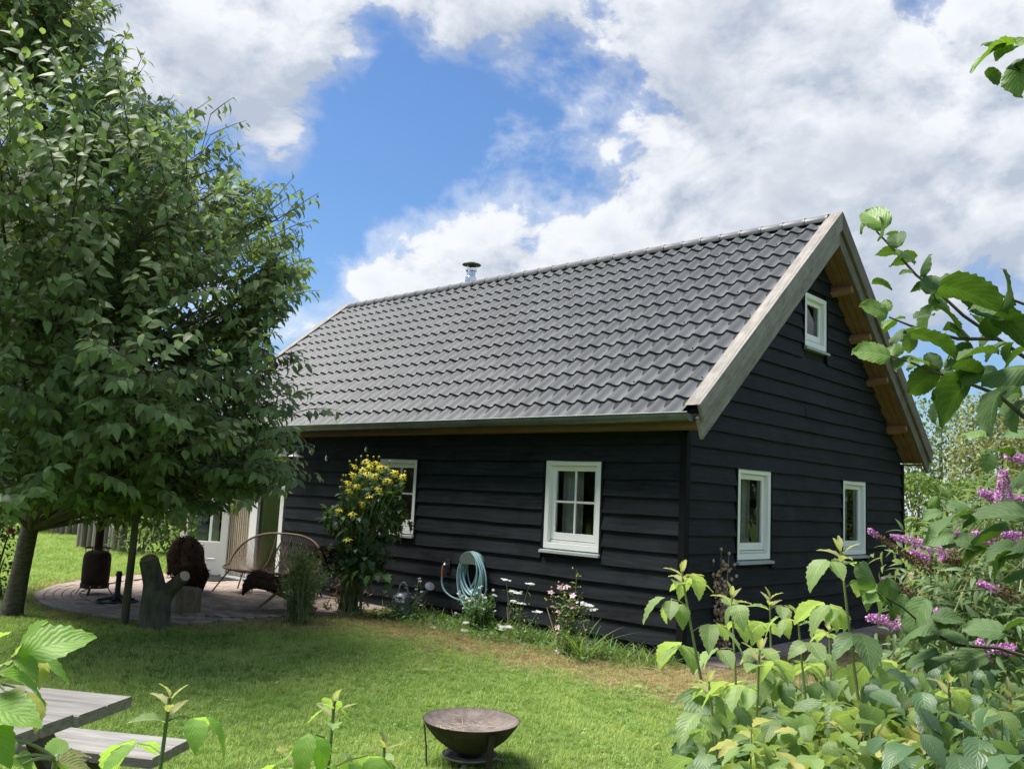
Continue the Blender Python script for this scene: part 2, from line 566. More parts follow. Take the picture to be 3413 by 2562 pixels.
mt, t, b = newmat('soil_and_grass', (0.1, 0.13, 0.04), 0.95, 0, 0.1)
p = worldpos(t)
g = t.ramp(t.noise(p, 9.0, 8.0, 0.7), [(0.3, (0.06, 0.10, 0.02)), (0.7, (0.16, 0.26, 0.05))])
g = t.mix(t.smooth(t.noise(p, 0.7, 3.0), 0.4, 0.65), g, (0.10, 0.15, 0.035))
h = t.ramp(t.noise(p, 22.0, 8.0, 0.75), [(0.28, (0.14, 0.105, 0.06)), (0.72, (0.46, 0.38, 0.22))])
t.put(b.inputs['Base Color'], t.mix(dry_mask(t, p), g, h))
t.put(b.inputs['Normal'], t.bump(t.noise(p, 60.0, 6.0, 0.7), 0.8, 0.02))

mt = bpy.data.materials.new('grass_blade'); mt.use_nodes = True; MATS['grass_blade'] = mt
t = NT(mt.node_tree); b = t.n['Principled BSDF']
p = worldpos(t); rn = objrandom(t)
gc = t.ramp(t.math('FRACT', t.math('ADD', t.noise(p, 55.0, 2.0), rn)), [(0.0, (0.15, 0.24, 0.06)), (0.5, (0.33, 0.45, 0.13)), (1.0, (0.52, 0.60, 0.26))])
gc = t.mix(t.smooth(t.noise(p, 0.9, 3.0, 0.6), 0.46, 0.72), gc, (0.44, 0.52, 0.19))
gc = t.mix(t.math('MULTIPLY', t.smooth(t.noise(t.vmath('ADD', p, (7, 3, 0)), 0.45, 3.0, 0.6), 0.52, 0.7), 0.5), gc, (0.15, 0.26, 0.06))
hc = t.ramp(t.math('FRACT', t.math('ADD', t.noise(p, 40.0, 2.0), rn)), [(0.0, (0.24, 0.18, 0.09)), (0.5, (0.50, 0.41, 0.23)), (0.8, (0.64, 0.55, 0.34)), (1.0, (0.24, 0.34, 0.09))])
dm = dry_mask(t, p)
col = t.mix(t.smooth(t.math('ADD', dm, t.math('MULTIPLY', t.math('SUBTRACT', rn, 0.5), 0.55)), 0.32, 0.62), gc, hc)
t.put(b.inputs['Base Color'], col); b.inputs['Roughness'].default_value = 0.6; b.inputs['Specular IOR Level'].default_value = 0.25
tr = t.add('ShaderNodeBsdfTranslucent'); t.put(tr.inputs['Color'], t.mix(1.0, col, (1.3, 1.4, 0.8), 'MULTIPLY'))
mx = t.add('ShaderNodeMixShader'); mx.inputs[0].default_value = 0.4
t.put(mx.inputs[1], b); t.put(mx.inputs[2], tr); t.put(t.n['Material Output'].inputs['Surface'], mx)

mottled('sand_bed', (0.10, 0.085, 0.065), (0.22, 0.19, 0.15), 14.0, 0.95)
# paving clay: every brick its own tone
mt, t, b = newmat('paving_brick', (0.3, 0.2, 0.16), 0.85, 0, 0.25)
p = worldpos(t)
base = t.ramp(objrandom(t), [(0.0, (0.30, 0.235, 0.205)), (0.4, (0.42, 0.335, 0.29)), (0.75, (0.50, 0.415, 0.365)), (1.0, (0.40, 0.36, 0.325))])
t.put(b.inputs['Base Color'], t.mix(t.smooth(t.noise(p, 16.0, 6.0, 0.7), 0.35, 0.75), t.mix(1.0, base, (0.7, 0.7, 0.7), 'MULTIPLY'), base))
t.put(b.inputs['Normal'], t.bump(t.noise(p, 90.0, 5.0, 0.7), 0.5, 0.004))
mottled('paver_stone', (0.30, 0.235, 0.20), (0.42, 0.34, 0.29), 10.0, 0.9, vary=0.5)

woodmat('black_board_x', (0.0018, 0.0026, 0.0040), (0.024, 0.030, 0.039), 0, 0.72, 30.0, 0.6, 0.004, knots=0.07, vary=0.3, spec=0.25)
woodmat('black_board_y', (0.0018, 0.0026, 0.0040), (0.024, 0.030, 0.039), 1, 0.72, 30.0, 0.6, 0.004, knots=0.07, vary=0.3, spec=0.25)
woodmat('black_trim', (0.002, 0.0025, 0.0035), (0.008, 0.009, 0.011), 2, 0.75, 30.0, 0.4, 0.003, spec=0.2)
newmat('dark_sheathing', (0.012, 0.012, 0.013), 0.9)
newmat('room_plaster', (0.30, 0.28, 0.26), 0.9)
PIT = math.atan2(5.7297 - 2.6836, 6.4674 / 2 + 0.3762)
woodmat('grey_barge_near', (0.20, 0.185, 0.165), (0.47, 0.45, 0.42), (-PIT, 0, 0), 0.85, 30.0, 0.5, 0.004, knots=0.06, vary=0.2)
# grain along the slope: rotate so that local x is the slope direction
def slopewood(name, dark, light, sgn, **kw):
    mt_, t_, b_ = newmat(name, dark, 0.85, 0, 0.3)
    pp = worldpos(t_)
    s = t_.vmath('DOT_PRODUCT', pp, (0, math.cos(PIT), sgn * math.sin(PIT)))
    n_ = t_.vmath('DOT_PRODUCT', pp, (0, -sgn * math.sin(PIT), math.cos(PIT)))
    xx = t_.add('ShaderNodeSeparateXYZ', Vector=pp).outputs['X']
    v = t_.add('ShaderNodeCombineXYZ', X=t_.math('MULTIPLY', s, 0.05), Y=n_, Z=xx)
    v = t_.vmath('ADD', v, t_.vmath('SCALE', t_.noise(t_.add('ShaderNodeCombineXYZ', X=t_.math('MULTIPLY', s, 0.5), Y=n_, Z=xx), 4.0, 2.0, 0.5, 0, 'Color'), 0.05))
    v = t_.vmath('ADD', v, t_.vmath('SCALE', t_.add('ShaderNodeCombineXYZ', X=objrandom(t_), Y=objrandom(t_)), 9.0))
    g_ = t_.noise(v, 34.0, 6.0, 0.7)
    bl = t_.noise(pp, 5.0, 5.0, 0.6)
    c_ = t_.ramp(t_.math('ADD', t_.math('MULTIPLY', g_, 0.7), t_.math('MULTIPLY', bl, 0.4)), [(0.36, dark), (0.74, light)])
    vo = t_.add('ShaderNodeTexVoronoi', Vector=t_.add('ShaderNodeCombineXYZ', X=t_.math('MULTIPLY', s, 0.5), Y=n_, Z=xx), Scale=3.2)
    c_ = t_.mix(t_.math('MULTIPLY', t_.smooth(vo.outputs['Distance'], 0.09, 0.03), 0.7), c_, tuple(q * 0.3 for q in dark))
    t_.put(b_.inputs['Base Color'], c_)
    t_.put(b_.inputs['Normal'], t_.bump(g_, 0.45, 0.004))
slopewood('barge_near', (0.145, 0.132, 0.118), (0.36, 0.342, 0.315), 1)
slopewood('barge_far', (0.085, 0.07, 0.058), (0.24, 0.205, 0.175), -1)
slopewood('soffit_wood', (0.16, 0.075, 0.035), (0.30, 0.165, 0.085), -1)
woodmat('purlin_wood', (0.20, 0.10, 0.05), (0.36, 0.21, 0.12), 0, 0.7)
woodmat('fascia_wood', (0.13, 0.075, 0.032), (0.25, 0.15, 0.07), 0, 0.75)
newmat('white_paint', (0.88, 0.89, 0.88), 0.32, 0, 0.5)
newmat('white_weathered', (0.70, 0.70, 0.67), 0.5)
mottled('zinc', (0.13, 0.155, 0.148), (0.22, 0.25, 0.24), 4.0, 0.42, 0.6, bump=0.05)
mottled('sill_grey', (0.33, 0.36, 0.37), (0.42, 0.45, 0.46), 8.0, 0.6, bump=0.15)
mottled('stainless', (0.55, 0.57, 0.60), (0.72, 0.74, 0.76), 5.0, 0.16, 1.0, bump=0.0)
mottled('cap_black', (0.02, 0.02, 0.02), (0.05, 0.045, 0.04), 12.0, 0.5, 0.6)
# metal roof tile sheet, matt anthracite coat
mt, t, b = newmat('roof_coat', (0.085, 0.085, 0.092), 0.5, 0.0, 0.4)
p = worldpos(t)
c = t.ramp(t.noise(p, 1.4, 5.0, 0.6), [(0.3, (0.058, 0.065, 0.071)), (0.7, (0.090, 0.099, 0.107))])
sx_ = t.add('ShaderNodeSeparateXYZ', Vector=p)
cell = t.add('ShaderNodeCombineXYZ', X=t.math('FLOOR', t.math('DIVIDE', t.math('ADD', sx_.outputs['X'], 10.65), 0.2263)), Y=t.math('FLOOR', t.math('DIVIDE', t.math('ADD', sx_.outputs['Y'], 0.40), 0.2637)))
wn = t.add('ShaderNodeTexWhiteNoise', noise_dimensions='2D', Vector=cell).outputs['Value']
c = t.mix(t.math('MULTIPLY', wn, 0.32), c, (0.05, 0.05, 0.056))
c = t.mix(t.math('MULTIPLY', t.smooth(t.noise(p, 6.0, 8.0, 0.75), 0.55, 0.78), 0.35), c, (0.13, 0.128, 0.118))
t.put(b.inputs['Base Color'], c)
t.put(b.inputs['Roughness'], t.math('MULTIPLY_ADD', t.noise(p, 9.0, 4.0), 0.2, 0.47))
t.put(b.inputs['Normal'], t.bump(t.noise(p, 420.0, 2.0), 0.12, 0.001))
mottled('ridge_coat', (0.085, 0.085, 0.092), (0.13, 0.13, 0.135), 3.0, 0.45, bump=0.1)
newmat('screw_head', (0.05, 0.05, 0.055), 0.4, 0.5)
mottled('curtain_cloth', (0.62, 0.60, 0.58), (0.78, 0.76, 0.74), 20.0, 0.9, bump=0.2)
mottled('rope_cream', (0.55, 0.48, 0.36), (0.76, 0.69, 0.56), 30.0, 0.9)
# window glass
mt = bpy.data.materials.new('window_glass'); mt.use_nodes = True; MATS['window_glass'] = mt
t = NT(mt.node_tree); t.n.remove(t.n['Principled BSDF'])
gl = t.add('ShaderNodeBsdfGlossy', Color=(0.62, 0.65, 0.65, 1)); gl.inputs['Roughness'].default_value = 0.005
tp = t.add('ShaderNodeBsdfTransparent', Color=(0.80, 0.84, 0.83, 1))
fr = t.add('ShaderNodeFresnel', IOR=1.55)
mx = t.add('ShaderNodeMixShader'); t.put(mx.inputs[0], t.math('MULTIPLY_ADD', fr.outputs[0], 1.05, 0.02, clamp=True)); t.put(mx.inputs[1], tp); t.put(mx.inputs[2], gl)
t.put(t.n['Material Output'].inputs['Surface'], mx)

# ------------------------------------------------------------------ ground
g = MB()
g.raw([(-900, -900, 0), (900, -900, 0), (900, 900, 0), (-900, 900, 0)], [(0, 1, 2, 3)])
tag(g.build('ground', 'soil_and_grass'), kind='structure')

# ------------------------------------------------------------------ paved circle at the garden doors
PC = (-6.78, -0.54); PR = 3.28
g = MB()
arc = [(PC[0] + (PR + 0.03) * math.cos(a), PC[1] + (PR + 0.03) * math.sin(a), 0.006) for a in np.linspace(math.radians(170.5), math.radians(369.5), 60)]
arc = [(min(x_, -4.62), y_, z_) for x_, y_, z_ in arc]
g.raw(arc, [tuple(range(len(arc)))])
patio = tag(g.build('patio', 'sand_bed'), kind='structure')
bricks = []                      # x, y, angle, length, width
r = PR - 0.05
for ring in range(5):
    n = int(2 * math.pi * r / 0.213)
    for k in range(n):
        a = 2 * math.pi * (k + 0.5 * (ring % 2)) / n
        x, y = PC[0] + r * math.cos(a), PC[1] + r * math.sin(a)
        if y < -0.06: bricks.append((x, y, a + math.pi / 2, 0.203 * (r + 0.05) / PR * PR / r * 0.985, 0.10))
    r -= 0.11
rin = r + 0.055
row = 0; y = -0.08
while y > PC[1] - rin:
    x = PC[0] - rin - 0.2 + (0.105 if row % 2 else 0)
    while x < PC[0] + rin:
        if math.hypot(abs(x - PC[0]) + 0.09, abs(y - PC[1]) + 0.03) < rin: bricks.append((x, y, 0.0, 0.203, 0.098))
        x += 0.21
    y -= 0.106; row += 1
bricks = [q for q in bricks if q[0] < -4.72]
bm_v = MB()
bm_v.raw([(-.5, -.5, 0), (.5, -.5, 0), (.5, .5, 0), (-.5, .5, 0), (-.5, -.5, .82), (.5, -.5, .82), (.5, .5, .82), (-.5, .5, .82), (-.46, -.42, 1), (.46, -.42, 1), (.46, .42, 1), (-.46, .42, 1)],
         [(0, 1, 5, 4), (1, 2, 6, 5), (2, 3, 7, 6), (3, 0, 4, 7), (4, 5, 9, 8), (5, 6, 10, 9), (6, 7, 11, 10), (7, 4, 8, 11), (8, 9, 10, 11)])
brick_me = bpy.data.meshes.new('brick'); brick_me.from_pydata(bm_v.v, [], bm_v.f); brick_me.materials.append(MATS['paving_brick'])
bricks.sort(key=lambda q: math.hypot(q[0] - CAM[0], q[1] - CAM[1]))
rest_v = MB()
for i, (x, y, a, ln, wd) in enumerate(bricks):
    a += random.uniform(-.02, .02)
    M = Matrix.Translation((x, y, 0.004)) @ Matrix.Rotation(a, 4, 'Z') @ Matrix.Rotation(random.uniform(-.02, .02), 4, 'X') @ Matrix.Diagonal((ln, wd, 0.026 + random.uniform(-.004, .004), 1))
    if i < 300:
        child_copy(brick_me, 'brick', M, patio)
    else:
        rest_v.raw([M @ Vector(q) for q in bm_v.v], bm_v.f)
rest_v.build('brick_paving', 'paving_brick', patio, kind='stuff')
# strip of pavers along the gable foot
g = MB(); g.raw([(0.02, -0.2, 0.005), (0.5, -0.2, 0.005), (0.5, 6.7, 0.005), (0.02, 6.7, 0.005)], [(0, 1, 2, 3)])
path = tag(g.build('path', 'sand_bed'), kind='structure')
pm = bpy.data.meshes.new('paver'); pm.from_pydata(bm_v.v, [], bm_v.f); pm.materials.append(MATS['paver_stone'])
for k in range(22):
    M = Matrix.Translation((0.26 + random.uniform(-.02, .02), 0.3 + k * 0.305, 0.002)) @ Matrix.Rotation(random.uniform(-.02, .02), 4, 'Z') @ Matrix.Diagonal((0.42, 0.296, 0.03 + random.uniform(-.004, .004), 1))
    child_copy(pm, 'paver', M, path)

# ------------------------------------------------------------------ the house
W = 6.4674; XF = -10.45; SL = math.tan(PIT); CP = math.cos(PIT); SP = math.sin(PIT)
EX = 0.195; Z0 = -0.035
house = thing('house', 'black weatherboarded garden house with grey tile sheet roof and white windows', 'house', (0, 0, 0))


def roof_z(y, perp=0.0):
    """height of the roof build-up at y, perp metres below the verge boards' top"""
    yy = y if y <= W / 2 else W - y
    return 2.6836 + (yy + 0.3762) * SL - perp / CP


WIN_L = [(-5.169, -4.336, 1.07, 2.124), (-1.943, -1.099, 1.064, 2.124)]
DOOR = (-10.0, -7.635, 0.03, 2.28)
WIN_G = [(1.112, 1.933, 1.054, 2.124), (4.120, 4.941, 1.067, 2.124), (2.861, 3.549, 3.853, 4.580)]

# wall cores with real openings
g = MB()
ops = sorted(WIN_L + [DOOR])
x = XF; WT = 2.62
for (a, b2, z0, z1) in ops:
    g.box((x, 0.02, 0), (a, 0.17, WT))
    if z0 > 0.1: g.box((a, 0.02, 0), (b2, 0.17, z0))
    g.box((a, 0.02, z1), (b2, 0.17, WT))
    x = b2
g.box((x, 0.02, 0), (-0.02, 0.17, WT))
long_wall = g.build('wall', 'dark_sheathing', house)
g = MB()
def gcol(y0, y1, z0, z1=None):
    if z1 is None:
        g.prism([(-0.17, y0, z0), (-0.17, y1, z0), (-0.17, y1, roof_z(y1, 0.38)), (-0.17, y0, roof_z(y0, 0.38))], (0.15, 0, 0))
    else:
        g.box((-0.17, y0, z0), (-0.02, y1, z1))
gcol(0.17, 1.112, 0); gcol(1.112, 1.933, 0, 1.054); gcol(1.112, 1.933, 2.124); gcol(1.933, 2.861, 0)
gcol(2.861, W / 2, 0, 3.853); gcol(W / 2, 3.549, 0, 3.853); gcol(2.861, W / 2, 4.58); gcol(W / 2, 3.549, 4.58)
gcol(3.549, 4.12, 0); gcol(4.12, 4.941, 0, 1.067); gcol(4.12, 4.941, 2.124); gcol(4.941, W, 0)
gable_wall = g.build('wall', 'dark_sheathing', house)
g = MB()
g.box((XF, W - 0.15, 0), (-0.17, W, WT)); g.prism([(XF, 0.17, 0), (XF, W - 0.15, 0), (XF, W - 0.15, 2.6), (XF, W / 2, roof_z(W / 2, 0.38)), (XF, 0.17, 2.6)], (0.15, 0, 0))
g.build('wall', 'dark_sheathing', house)
g = MB(); g.box((XF + 0.15, 0.17, 0.0), (-0.17, W - 0.15, 0.05)); g.build('floor', 'fascia_wood', house)
g = MB(); g.box((XF + 0.2, 0.3, 2.55), (-4.0, W - 0.3, 2.6)); g.build('ceiling', 'room_plaster', house)
g = MB(); g.box((XF + 0.2, 3.4, 0.05), (-0.3, 3.5, 2.55)); g.build('inner_wall', 'room_plaster', house)


def cut(lo, hi, holes):
    out = [(lo, hi)]
    for a, b_ in holes:
        nx = []
        for p_, q_ in out:
            if b_ <= p_ or a >= q_: nx.append((p_, q_)); continue
            if a > p_: nx.append((p_, a))
            if b_ < q_: nx.append((b_, q_))
        out = nx
    return [s for s in out if s[1] - s[0] > 0.05]


def board(axis, a0, a1, b0, b1, zb, mat, par):
    """one weatherboard: lower edge from a0 to a1, upper edge from b0 to b1, sawn edge a little uneven"""
    n = max(2, int((a1 - a0) / 0.22)); V = []; F = []
    th = 0.026 + random.uniform(-.003, .003); ph = random.uniform(0, 9); amp = random.uniform(.001, .0045)
    for i in range(n + 1):
        s = i / n; a = a0 + (a1 - a0) * s; b_ = b0 + (b1 - b0) * s
        dz = amp * math.sin(a * 2.3 + ph) + amp * 0.7 * math.sin(a * 6.1 + ph * 2) + random.uniform(-.0012, .0012)
        dn = 0.003 * math.sin(a * 1.7 + ph * 3)
        for (c_, out_, z_) in ((a, 0.014 + th + dn, zb + dz), (a, 0.012 + dn, zb + dz + 0.002), (b_, -0.018, zb + EX + 0.02), (b_, 0.004, zb + EX + 0.02)):
            V.append((c_, -out_, z_) if axis == 'x' else (out_, c_, z_))
    for i in range(n):
        o = i * 4
        q = [(o, o + 4, o + 7, o + 3), (o + 1, o + 5, o + 4, o), (o + 2, o + 6, o + 5, o + 1), (o + 3, o + 7, o + 6, o + 2)]
        F += [tuple(reversed(f)) for f in q] if axis == 'x' else q
    e_ = n * 4
    F += [(0, 1, 2, 3), (e_ + 3, e_ + 2, e_ + 1, e_)]
    if axis == 'x': F = [tuple(reversed(f)) for f in F]
    g_ = MB(); g_.raw(V, F)
    ob = g_.build('board', mat, par)
    return ob


tr_ = 0.035
for i in range(14):
    zb = Z0 + i * EX
    if zb > 2.5: break
    holes = [(a - tr_, b_ + tr_) for a, b_, z0, z1 in WIN_L + [DOOR] if zb + EX * 0.93 > z0 - 0.045 and zb + 0.02 < z1]
    for lo, hi in cut(XF, -0.035, holes):
        cuts = [c_ for c_ in (-5.25 if zb > 2.0 else -99, -2.6 - 0.9 * (i % 3) if (i % 3 == 1 and zb < 0.8) else -99) if lo + 0.4 < c_ < hi - 0.4]
        pts = [lo] + sorted(cuts) + [hi]
        for p_, q_ in zip(pts[:-1], pts[1:]):
            board('x', p_ + 0.0015, q_ - 0.0015, p_ + 0.0015, q_ - 0.0015, zb, 'black_board_x', long_wall)
for i in range(30):
    zb = Z0 + i * EX; zt = zb + EX + 0.02
    ylo = lambda z: max(0.035, (z + 0.33 / CP - 2.6836) / SL - 0.3762)
    if ylo(zb) > W / 2 - 0.08: break
    lo0, hi0 = ylo(zb), W - ylo(zb); lo1, hi1 = min(ylo(zt), W / 2 - .01), max(W - ylo(zt), W / 2 + .01)
    holes = [(a - tr_, b_ + tr_) for a, b_, z0, z1 in WIN_G if zb + EX * 0.93 > z0 - 0.045 and zb + 0.02 < z1]
    segs = cut(lo0, hi0, holes)
    for lo, hi in segs:
        jn = {5: 3.0, 12: 2.4, 10: 3.9, 13: 4.3, 15: 2.9, 3: 2.2, 2: 4.4}.get(i, -9)
        pts = [lo] + ([jn] if lo + 0.5 < jn < hi - 0.5 else []) + [hi]
        for p_, q_ in zip(pts[:-1], pts[1:]):
            bl_ = lo1 if p_ == lo0 else p_ + .0015; br_ = hi1 if q_ == hi0 else q_ - .0015
            board('y', p_ + .0015, q_ - .0015, bl_, br_, zb, 'black_board_y', gable_wall)

# corner posts and black casings beside the windows
g = MB(); g.box((-0.034, -0.052, -0.03), (0.052, 0.034, 2.43)); g.build('corner_post', 'black_trim', house, bevel=0.004)
g = MB(); g.box((-0.034, W - 0.036, -0.03), (0.045, W + 0.045, 2.45)); g.build('corner_post', 'black_trim', house, bevel=0.004)


def window(axis, a0, a1, z0, z1, panes, curtain=None, name='window', sill=True, depth=0.085):
    """white window; local axes: a along the wall, n outward, z up"""
    def P(a, n, z): return (a, -n, z) if axis == 'x' else (n, a, z)
    def bx(g_, aa, ab, na, nb, za, zb_):
        A, B = P(aa, na, za), P(ab, nb, zb_)
        g_.box(tuple(map(min, A, B)), tuple(map(max, A, B)))
    fw = 0.066
    g_ = MB()
    bx(g_, a0, a1, -0.13, 0.03, z1 - fw, z1); bx(g_, a0, a1, -0.13, 0.03, z0, z0 + fw * 1.05)
    bx(g_, a0, a0 + fw, -0.13, 0.03, z0 + fw * 1.05, z1 - fw); bx(g_, a1 - fw, a1, -0.13, 0.03, z0 + fw * 1.05, z1 - fw)
    win = g_.build(name, 'white_paint', house, bevel=0.004)
    # sash, set back
    sa0, sa1, sz0, sz1 = a0 + fw + .003, a1 - fw - .003, z0 + fw * 1.05 + .003, z1 - fw - .003
    sw = 0.06; n1_, n0_ = -0.025, -0.075
    g_ = MB()
    lowr = 0.085
    bx(g_, sa0, sa1, n0_, n1_, sz1 - sw, sz1); bx(g_, sa0, sa1, n0_, n1_, sz0 + 0.035, sz0 + 0.035 + lowr)
    bx(g_, sa0, sa0 + sw, n0_, n1_, sz0 + .035 + lowr, sz1 - sw); bx(g_, sa1 - sw, sa1, n0_, n1_, sz0 + .035 + lowr, sz1 - sw)
    g_.build('sash', 'white_paint', win, bevel=0.003)
    g_ = MB(); bx(g_, sa0, sa1, n0_, -0.012, sz0, sz0 + 0.028); g_.build('weather_bar', 'white_weathered', win, bevel=0.004)
    ga0, ga1, gz0, gz1 = sa0 + sw, sa1 - sw, sz0 + .035 + lowr, sz1 - sw
    na, nz = panes
    bar_ = 0.026
    for k in range(1, na):
        c_ = ga0 + (ga1 - ga0) * k / na; g_ = MB(); bx(g_, c_ - bar_ / 2, c_ + bar_ / 2, n0_ + .008, n1_ - .006, gz0, gz1); g_.build('glazing_bar', 'white_paint', win, bevel=0.003)
    for k in range(1, nz):
        c_ = gz0 + (gz1 - gz0) * k / nz; g_ = MB(); bx(g_, ga0, ga1, n0_ + .009, n1_ - .007, c_ - bar_ / 2, c_ + bar_ / 2); g_.build('glazing_bar', 'white_paint', win, bevel=0.003)
    for i_ in range(na):
        for j_ in range(nz):
            pa0, pa1 = ga0 + (ga1 - ga0) * i_ / na, ga0 + (ga1 - ga0) * (i_ + 1) / na
            pz0, pz1 = gz0 + (gz1 - gz0) * j_ / nz, gz0 + (gz1 - gz0) * (j_ + 1) / nz
            tilt = random.uniform(-.003, .003)
            g_ = MB(); g_.raw([P(pa0, -.05, pz0), P(pa1, -.05 + tilt, pz0), P(pa1, -.05 + tilt, pz1), P(pa0, -.05, pz1)], [(0, 1, 2, 3)])
            g_.build('pane', 'window_glass', win)
    if sill:
        g_ = MB()
        pr = [(-0.02, z0 - .006), (0.075, z0 - .022), (0.075, z0 - .052), (0.062, z0 - .052), (-0.02, z0 - .04)]
        poly = [P(a0 - 0.028, n_, z_) for n_, z_ in pr]; off = np.array(P(a1 + 0.028, 0, 0)) - np.array(P(a0 - 0.028, 0, 0))
        g_.prism(poly, off); g_.build('sill', 'sill_grey', win)
    for c0, c1 in ((a0 - tr_ + .002, a0 - .003), (a1 + .003, a1 + tr_ - .002)):
        g_ = MB(); bx(g_, c0, c1, -0.01, 0.036, z0 - 0.05, z1 + .004); g_.build('casing', 'black_trim', win)
    if curtain:
        lo, hi = curtain
        V = []; n_ = 26; F = []
        for i_ in range(n_ + 1):
            s = i_ / n_; a = lo + (hi - lo) * s
            nn = -0.23 + 0.028 * math.sin(s * 6.28 * (hi - lo) / 0.075) + 0.012 * math.sin(s * 17)
            V += [P(a, nn * 1.02, z0 - 0.1), P(a + .01 * math.sin(s * 9), nn, (z0 + z1) / 2), P(a, nn, z1 + 0.02)]
        for i_ in range(n_):
            for j_ in range(2):
                o = i_ * 3 + j_; F.append((o, o + 3, o + 4, o + 1))
        g_ = MB(); g_.raw(V, F); g_.build('curtain', 'curtain_cloth', win, smooth='all')
    return win


window('x', *WIN_L[0], (2, 2), curtain=(-5.10, -4.98))
window('x', *WIN_L[1], (2, 2), curtain=(-1.86, -1.55))
window('y', *WIN_G[0], (1, 1), curtain=(1.50, 1.86))
window('y', *WIN_G[1], (1, 1), curtain=(4.42, 4.85))
window('y', *WIN_G[2], (1, 1), curtain=(3.18, 3.48))

# garden doors: white frame, fixed pane, open leaf, rope fly curtain
dr = []
def dbox(name, mat, a, b_, par=house, bev=0.004):
    g_ = MB(); g_.box(a, b_); return g_.build(name, mat, par, bevel=bev)
door = dbox('door_frame', 'white_paint', (DOOR[0], -0.02, 2.16), (DOOR[1], 0.12, 2.28))
dbox('jamb', 'white_paint', (DOOR[1] - 0.11, -0.02, 0.03), (DOOR[1], 0.12, 2.16), door)
dbox('jamb', 'white_paint', (-8.645, -0.02, 0.03), (-8.42, 0.12, 2.16), door)
dbox('jamb', 'white_paint', (DOOR[0], -0.02, 0.03), (DOOR[0] + 0.1, 0.12, 2.16), door)
dbox('threshold', 'sill_grey', (DOOR[0], -0.1, 0.005), (DOOR[1], 0.12, 0.05), door)
dbox('rail', 'white_paint', (-8.42, 0.0, 0.05), (-7.745, 0.07, 0.16), door)
dbox('rail', 'white_paint', (-8.42, 0.0, 2.08), (-7.745, 0.07, 2.16), door)
g = MB(); g.raw([(-8.42, 0.03, 0.16), (-7.745, 0.03, 0.16), (-7.745, 0.03, 2.08), (-8.42, 0.03, 2.08)], [(0, 1, 2, 3)]); g.build('pane', 'window_glass', door)
for k in range(30):
    xk = -9.36 + k * 0.0222; g = MB()
    g.tube([(xk, 0.05 + .02 * math.sin(k * 2.1), 2.14), (xk + .006 * math.sin(k), 0.04 + .02 * math.sin(k * 2.1), 1.1), (xk + .012 * math.sin(k * 1.7), 0.05 + .02 * math.sin(k * 2.1), 0.07)], 0.0105, 6)
    g.build('rope_strand', 'rope_cream', door, smooth=True)
# open leaf swung outward
hx, hy = -9.28, -0.04
dirv = np.array([-0.80, -0.60, 0]); nrm = np.array([-0.60, 0.80, 0])
def leafpart(name, mat, s0, s1, z0, z1, th, par, sh=0.0):
    g_ = MB(); c_ = np.array([hx, hy, 0]) + dirv * (s0 + s1) / 2 + np.array([0, 0, (z0 + z1) / 2]) + nrm * sh
    g_.obox(c_, dirv, nrm, (0, 0, 1), s1 - s0, th, z1 - z0); return g_.build(name, mat, par, bevel=0.004 if th > .01 else 0)
leaf_o = leafpart('door_leaf', 'white_paint', 0.0, 0.13, 0.06, 2.14, 0.055, house)
leafpart('stile', 'white_paint', 0.75, 0.88, 0.06, 2.14, 0.055, leaf_o)
leafpart('rail', 'white_paint', 0.13, 0.75, 0.06, 0.62, 0.053, leaf_o); leafpart('rail', 'white_paint', 0.13, 0.75, 2.0, 2.14, 0.053, leaf_o)
leafpart('moulding', 'white_paint', 0.2, 0.68, 0.3, 0.33, 0.062, leaf_o)
leafpart('pane', 'window_glass', 0.13, 0.75, 0.62, 2.0, 0.004, leaf_o)

# roof: deck, tiles, ridge, verge boards
g = MB()
for sgn in (0, 1):
    f = (lambda y: y) if sgn == 0 else (lambda y: W - y)
    ys = [-0.30, W / 2]
    sec = [(f(-0.28), roof_z(-0.28, 0.085)), (f(W / 2), roof_z(W / 2, 0.085)), (f(W / 2), roof_z(W / 2, 0.34)), (f(-0.05), roof_z(-0.05, 0.34)), (f(-0.28), roof_z(-0.28, 0.2))]
    g.prism([(XF - 0.3, y_, z_) for y_, z_ in sec], (-XF + 0.3 + 0.31, 0, 0))
roof = g.build('roof', 'dark_sheathing', house)
TW, TH = 0.226, 0.345
slope_len = (W / 2 + 0.40) / CP
nrow = int(math.ceil(slope_len / TH)); ncol = int(round((0.215 - (XF - 0.20)) / TW)); TW = (0.215 - (XF - 0.20)) / ncol
NU = 10; tv = []; tf = []
def hprof(u):
    a = 2 * math.pi * u
    return 0.026 * math.cos(a) + 0.003 * math.cos(2 * a + 0.5)
for v_, st in ((0.0, 'low'), (0.0, 'top'), (0.10, 'mid'), (1.02, 'end')):
    for k in range(NU + 1):
        u = k / NU; hh = hprof(u)
        w_ = {'low': hh - 0.006, 'top': hh + 0.031, 'mid': hh + 0.0285, 'end': hh + 0.000}[st]
        tv.append((u * TW, v_ * TH + (-0.004 * (hh / 0.02) if st in ('low', 'top') else 0), w_))
for j in range(3):
    for k in range(NU):
        a = j * (NU + 1) + k; tf.append((a, a + 1, a + NU + 2, a + NU + 1))
tile_me = bpy.data.meshes.new('roof_tile'); tile_me.from_pydata(tv, [], tf); tile_me.materials.append(MATS['roof_coat'])
tile_me.polygons.foreach_set('use_smooth', [True] * len(tf)); tile_me.set_sharp_from_angle(angle=math.radians(50))
tiles = []
for rr in range(nrow):
    for cc in range(ncol):
        x0 = (XF - 0.20) + cc * TW
        s = rr * TH
        y_ = -0.40 + s * CP; z_ = roof_z(-0.40, 0.075) + s * SP
        tiles.append((x0, y_, z_, rr))
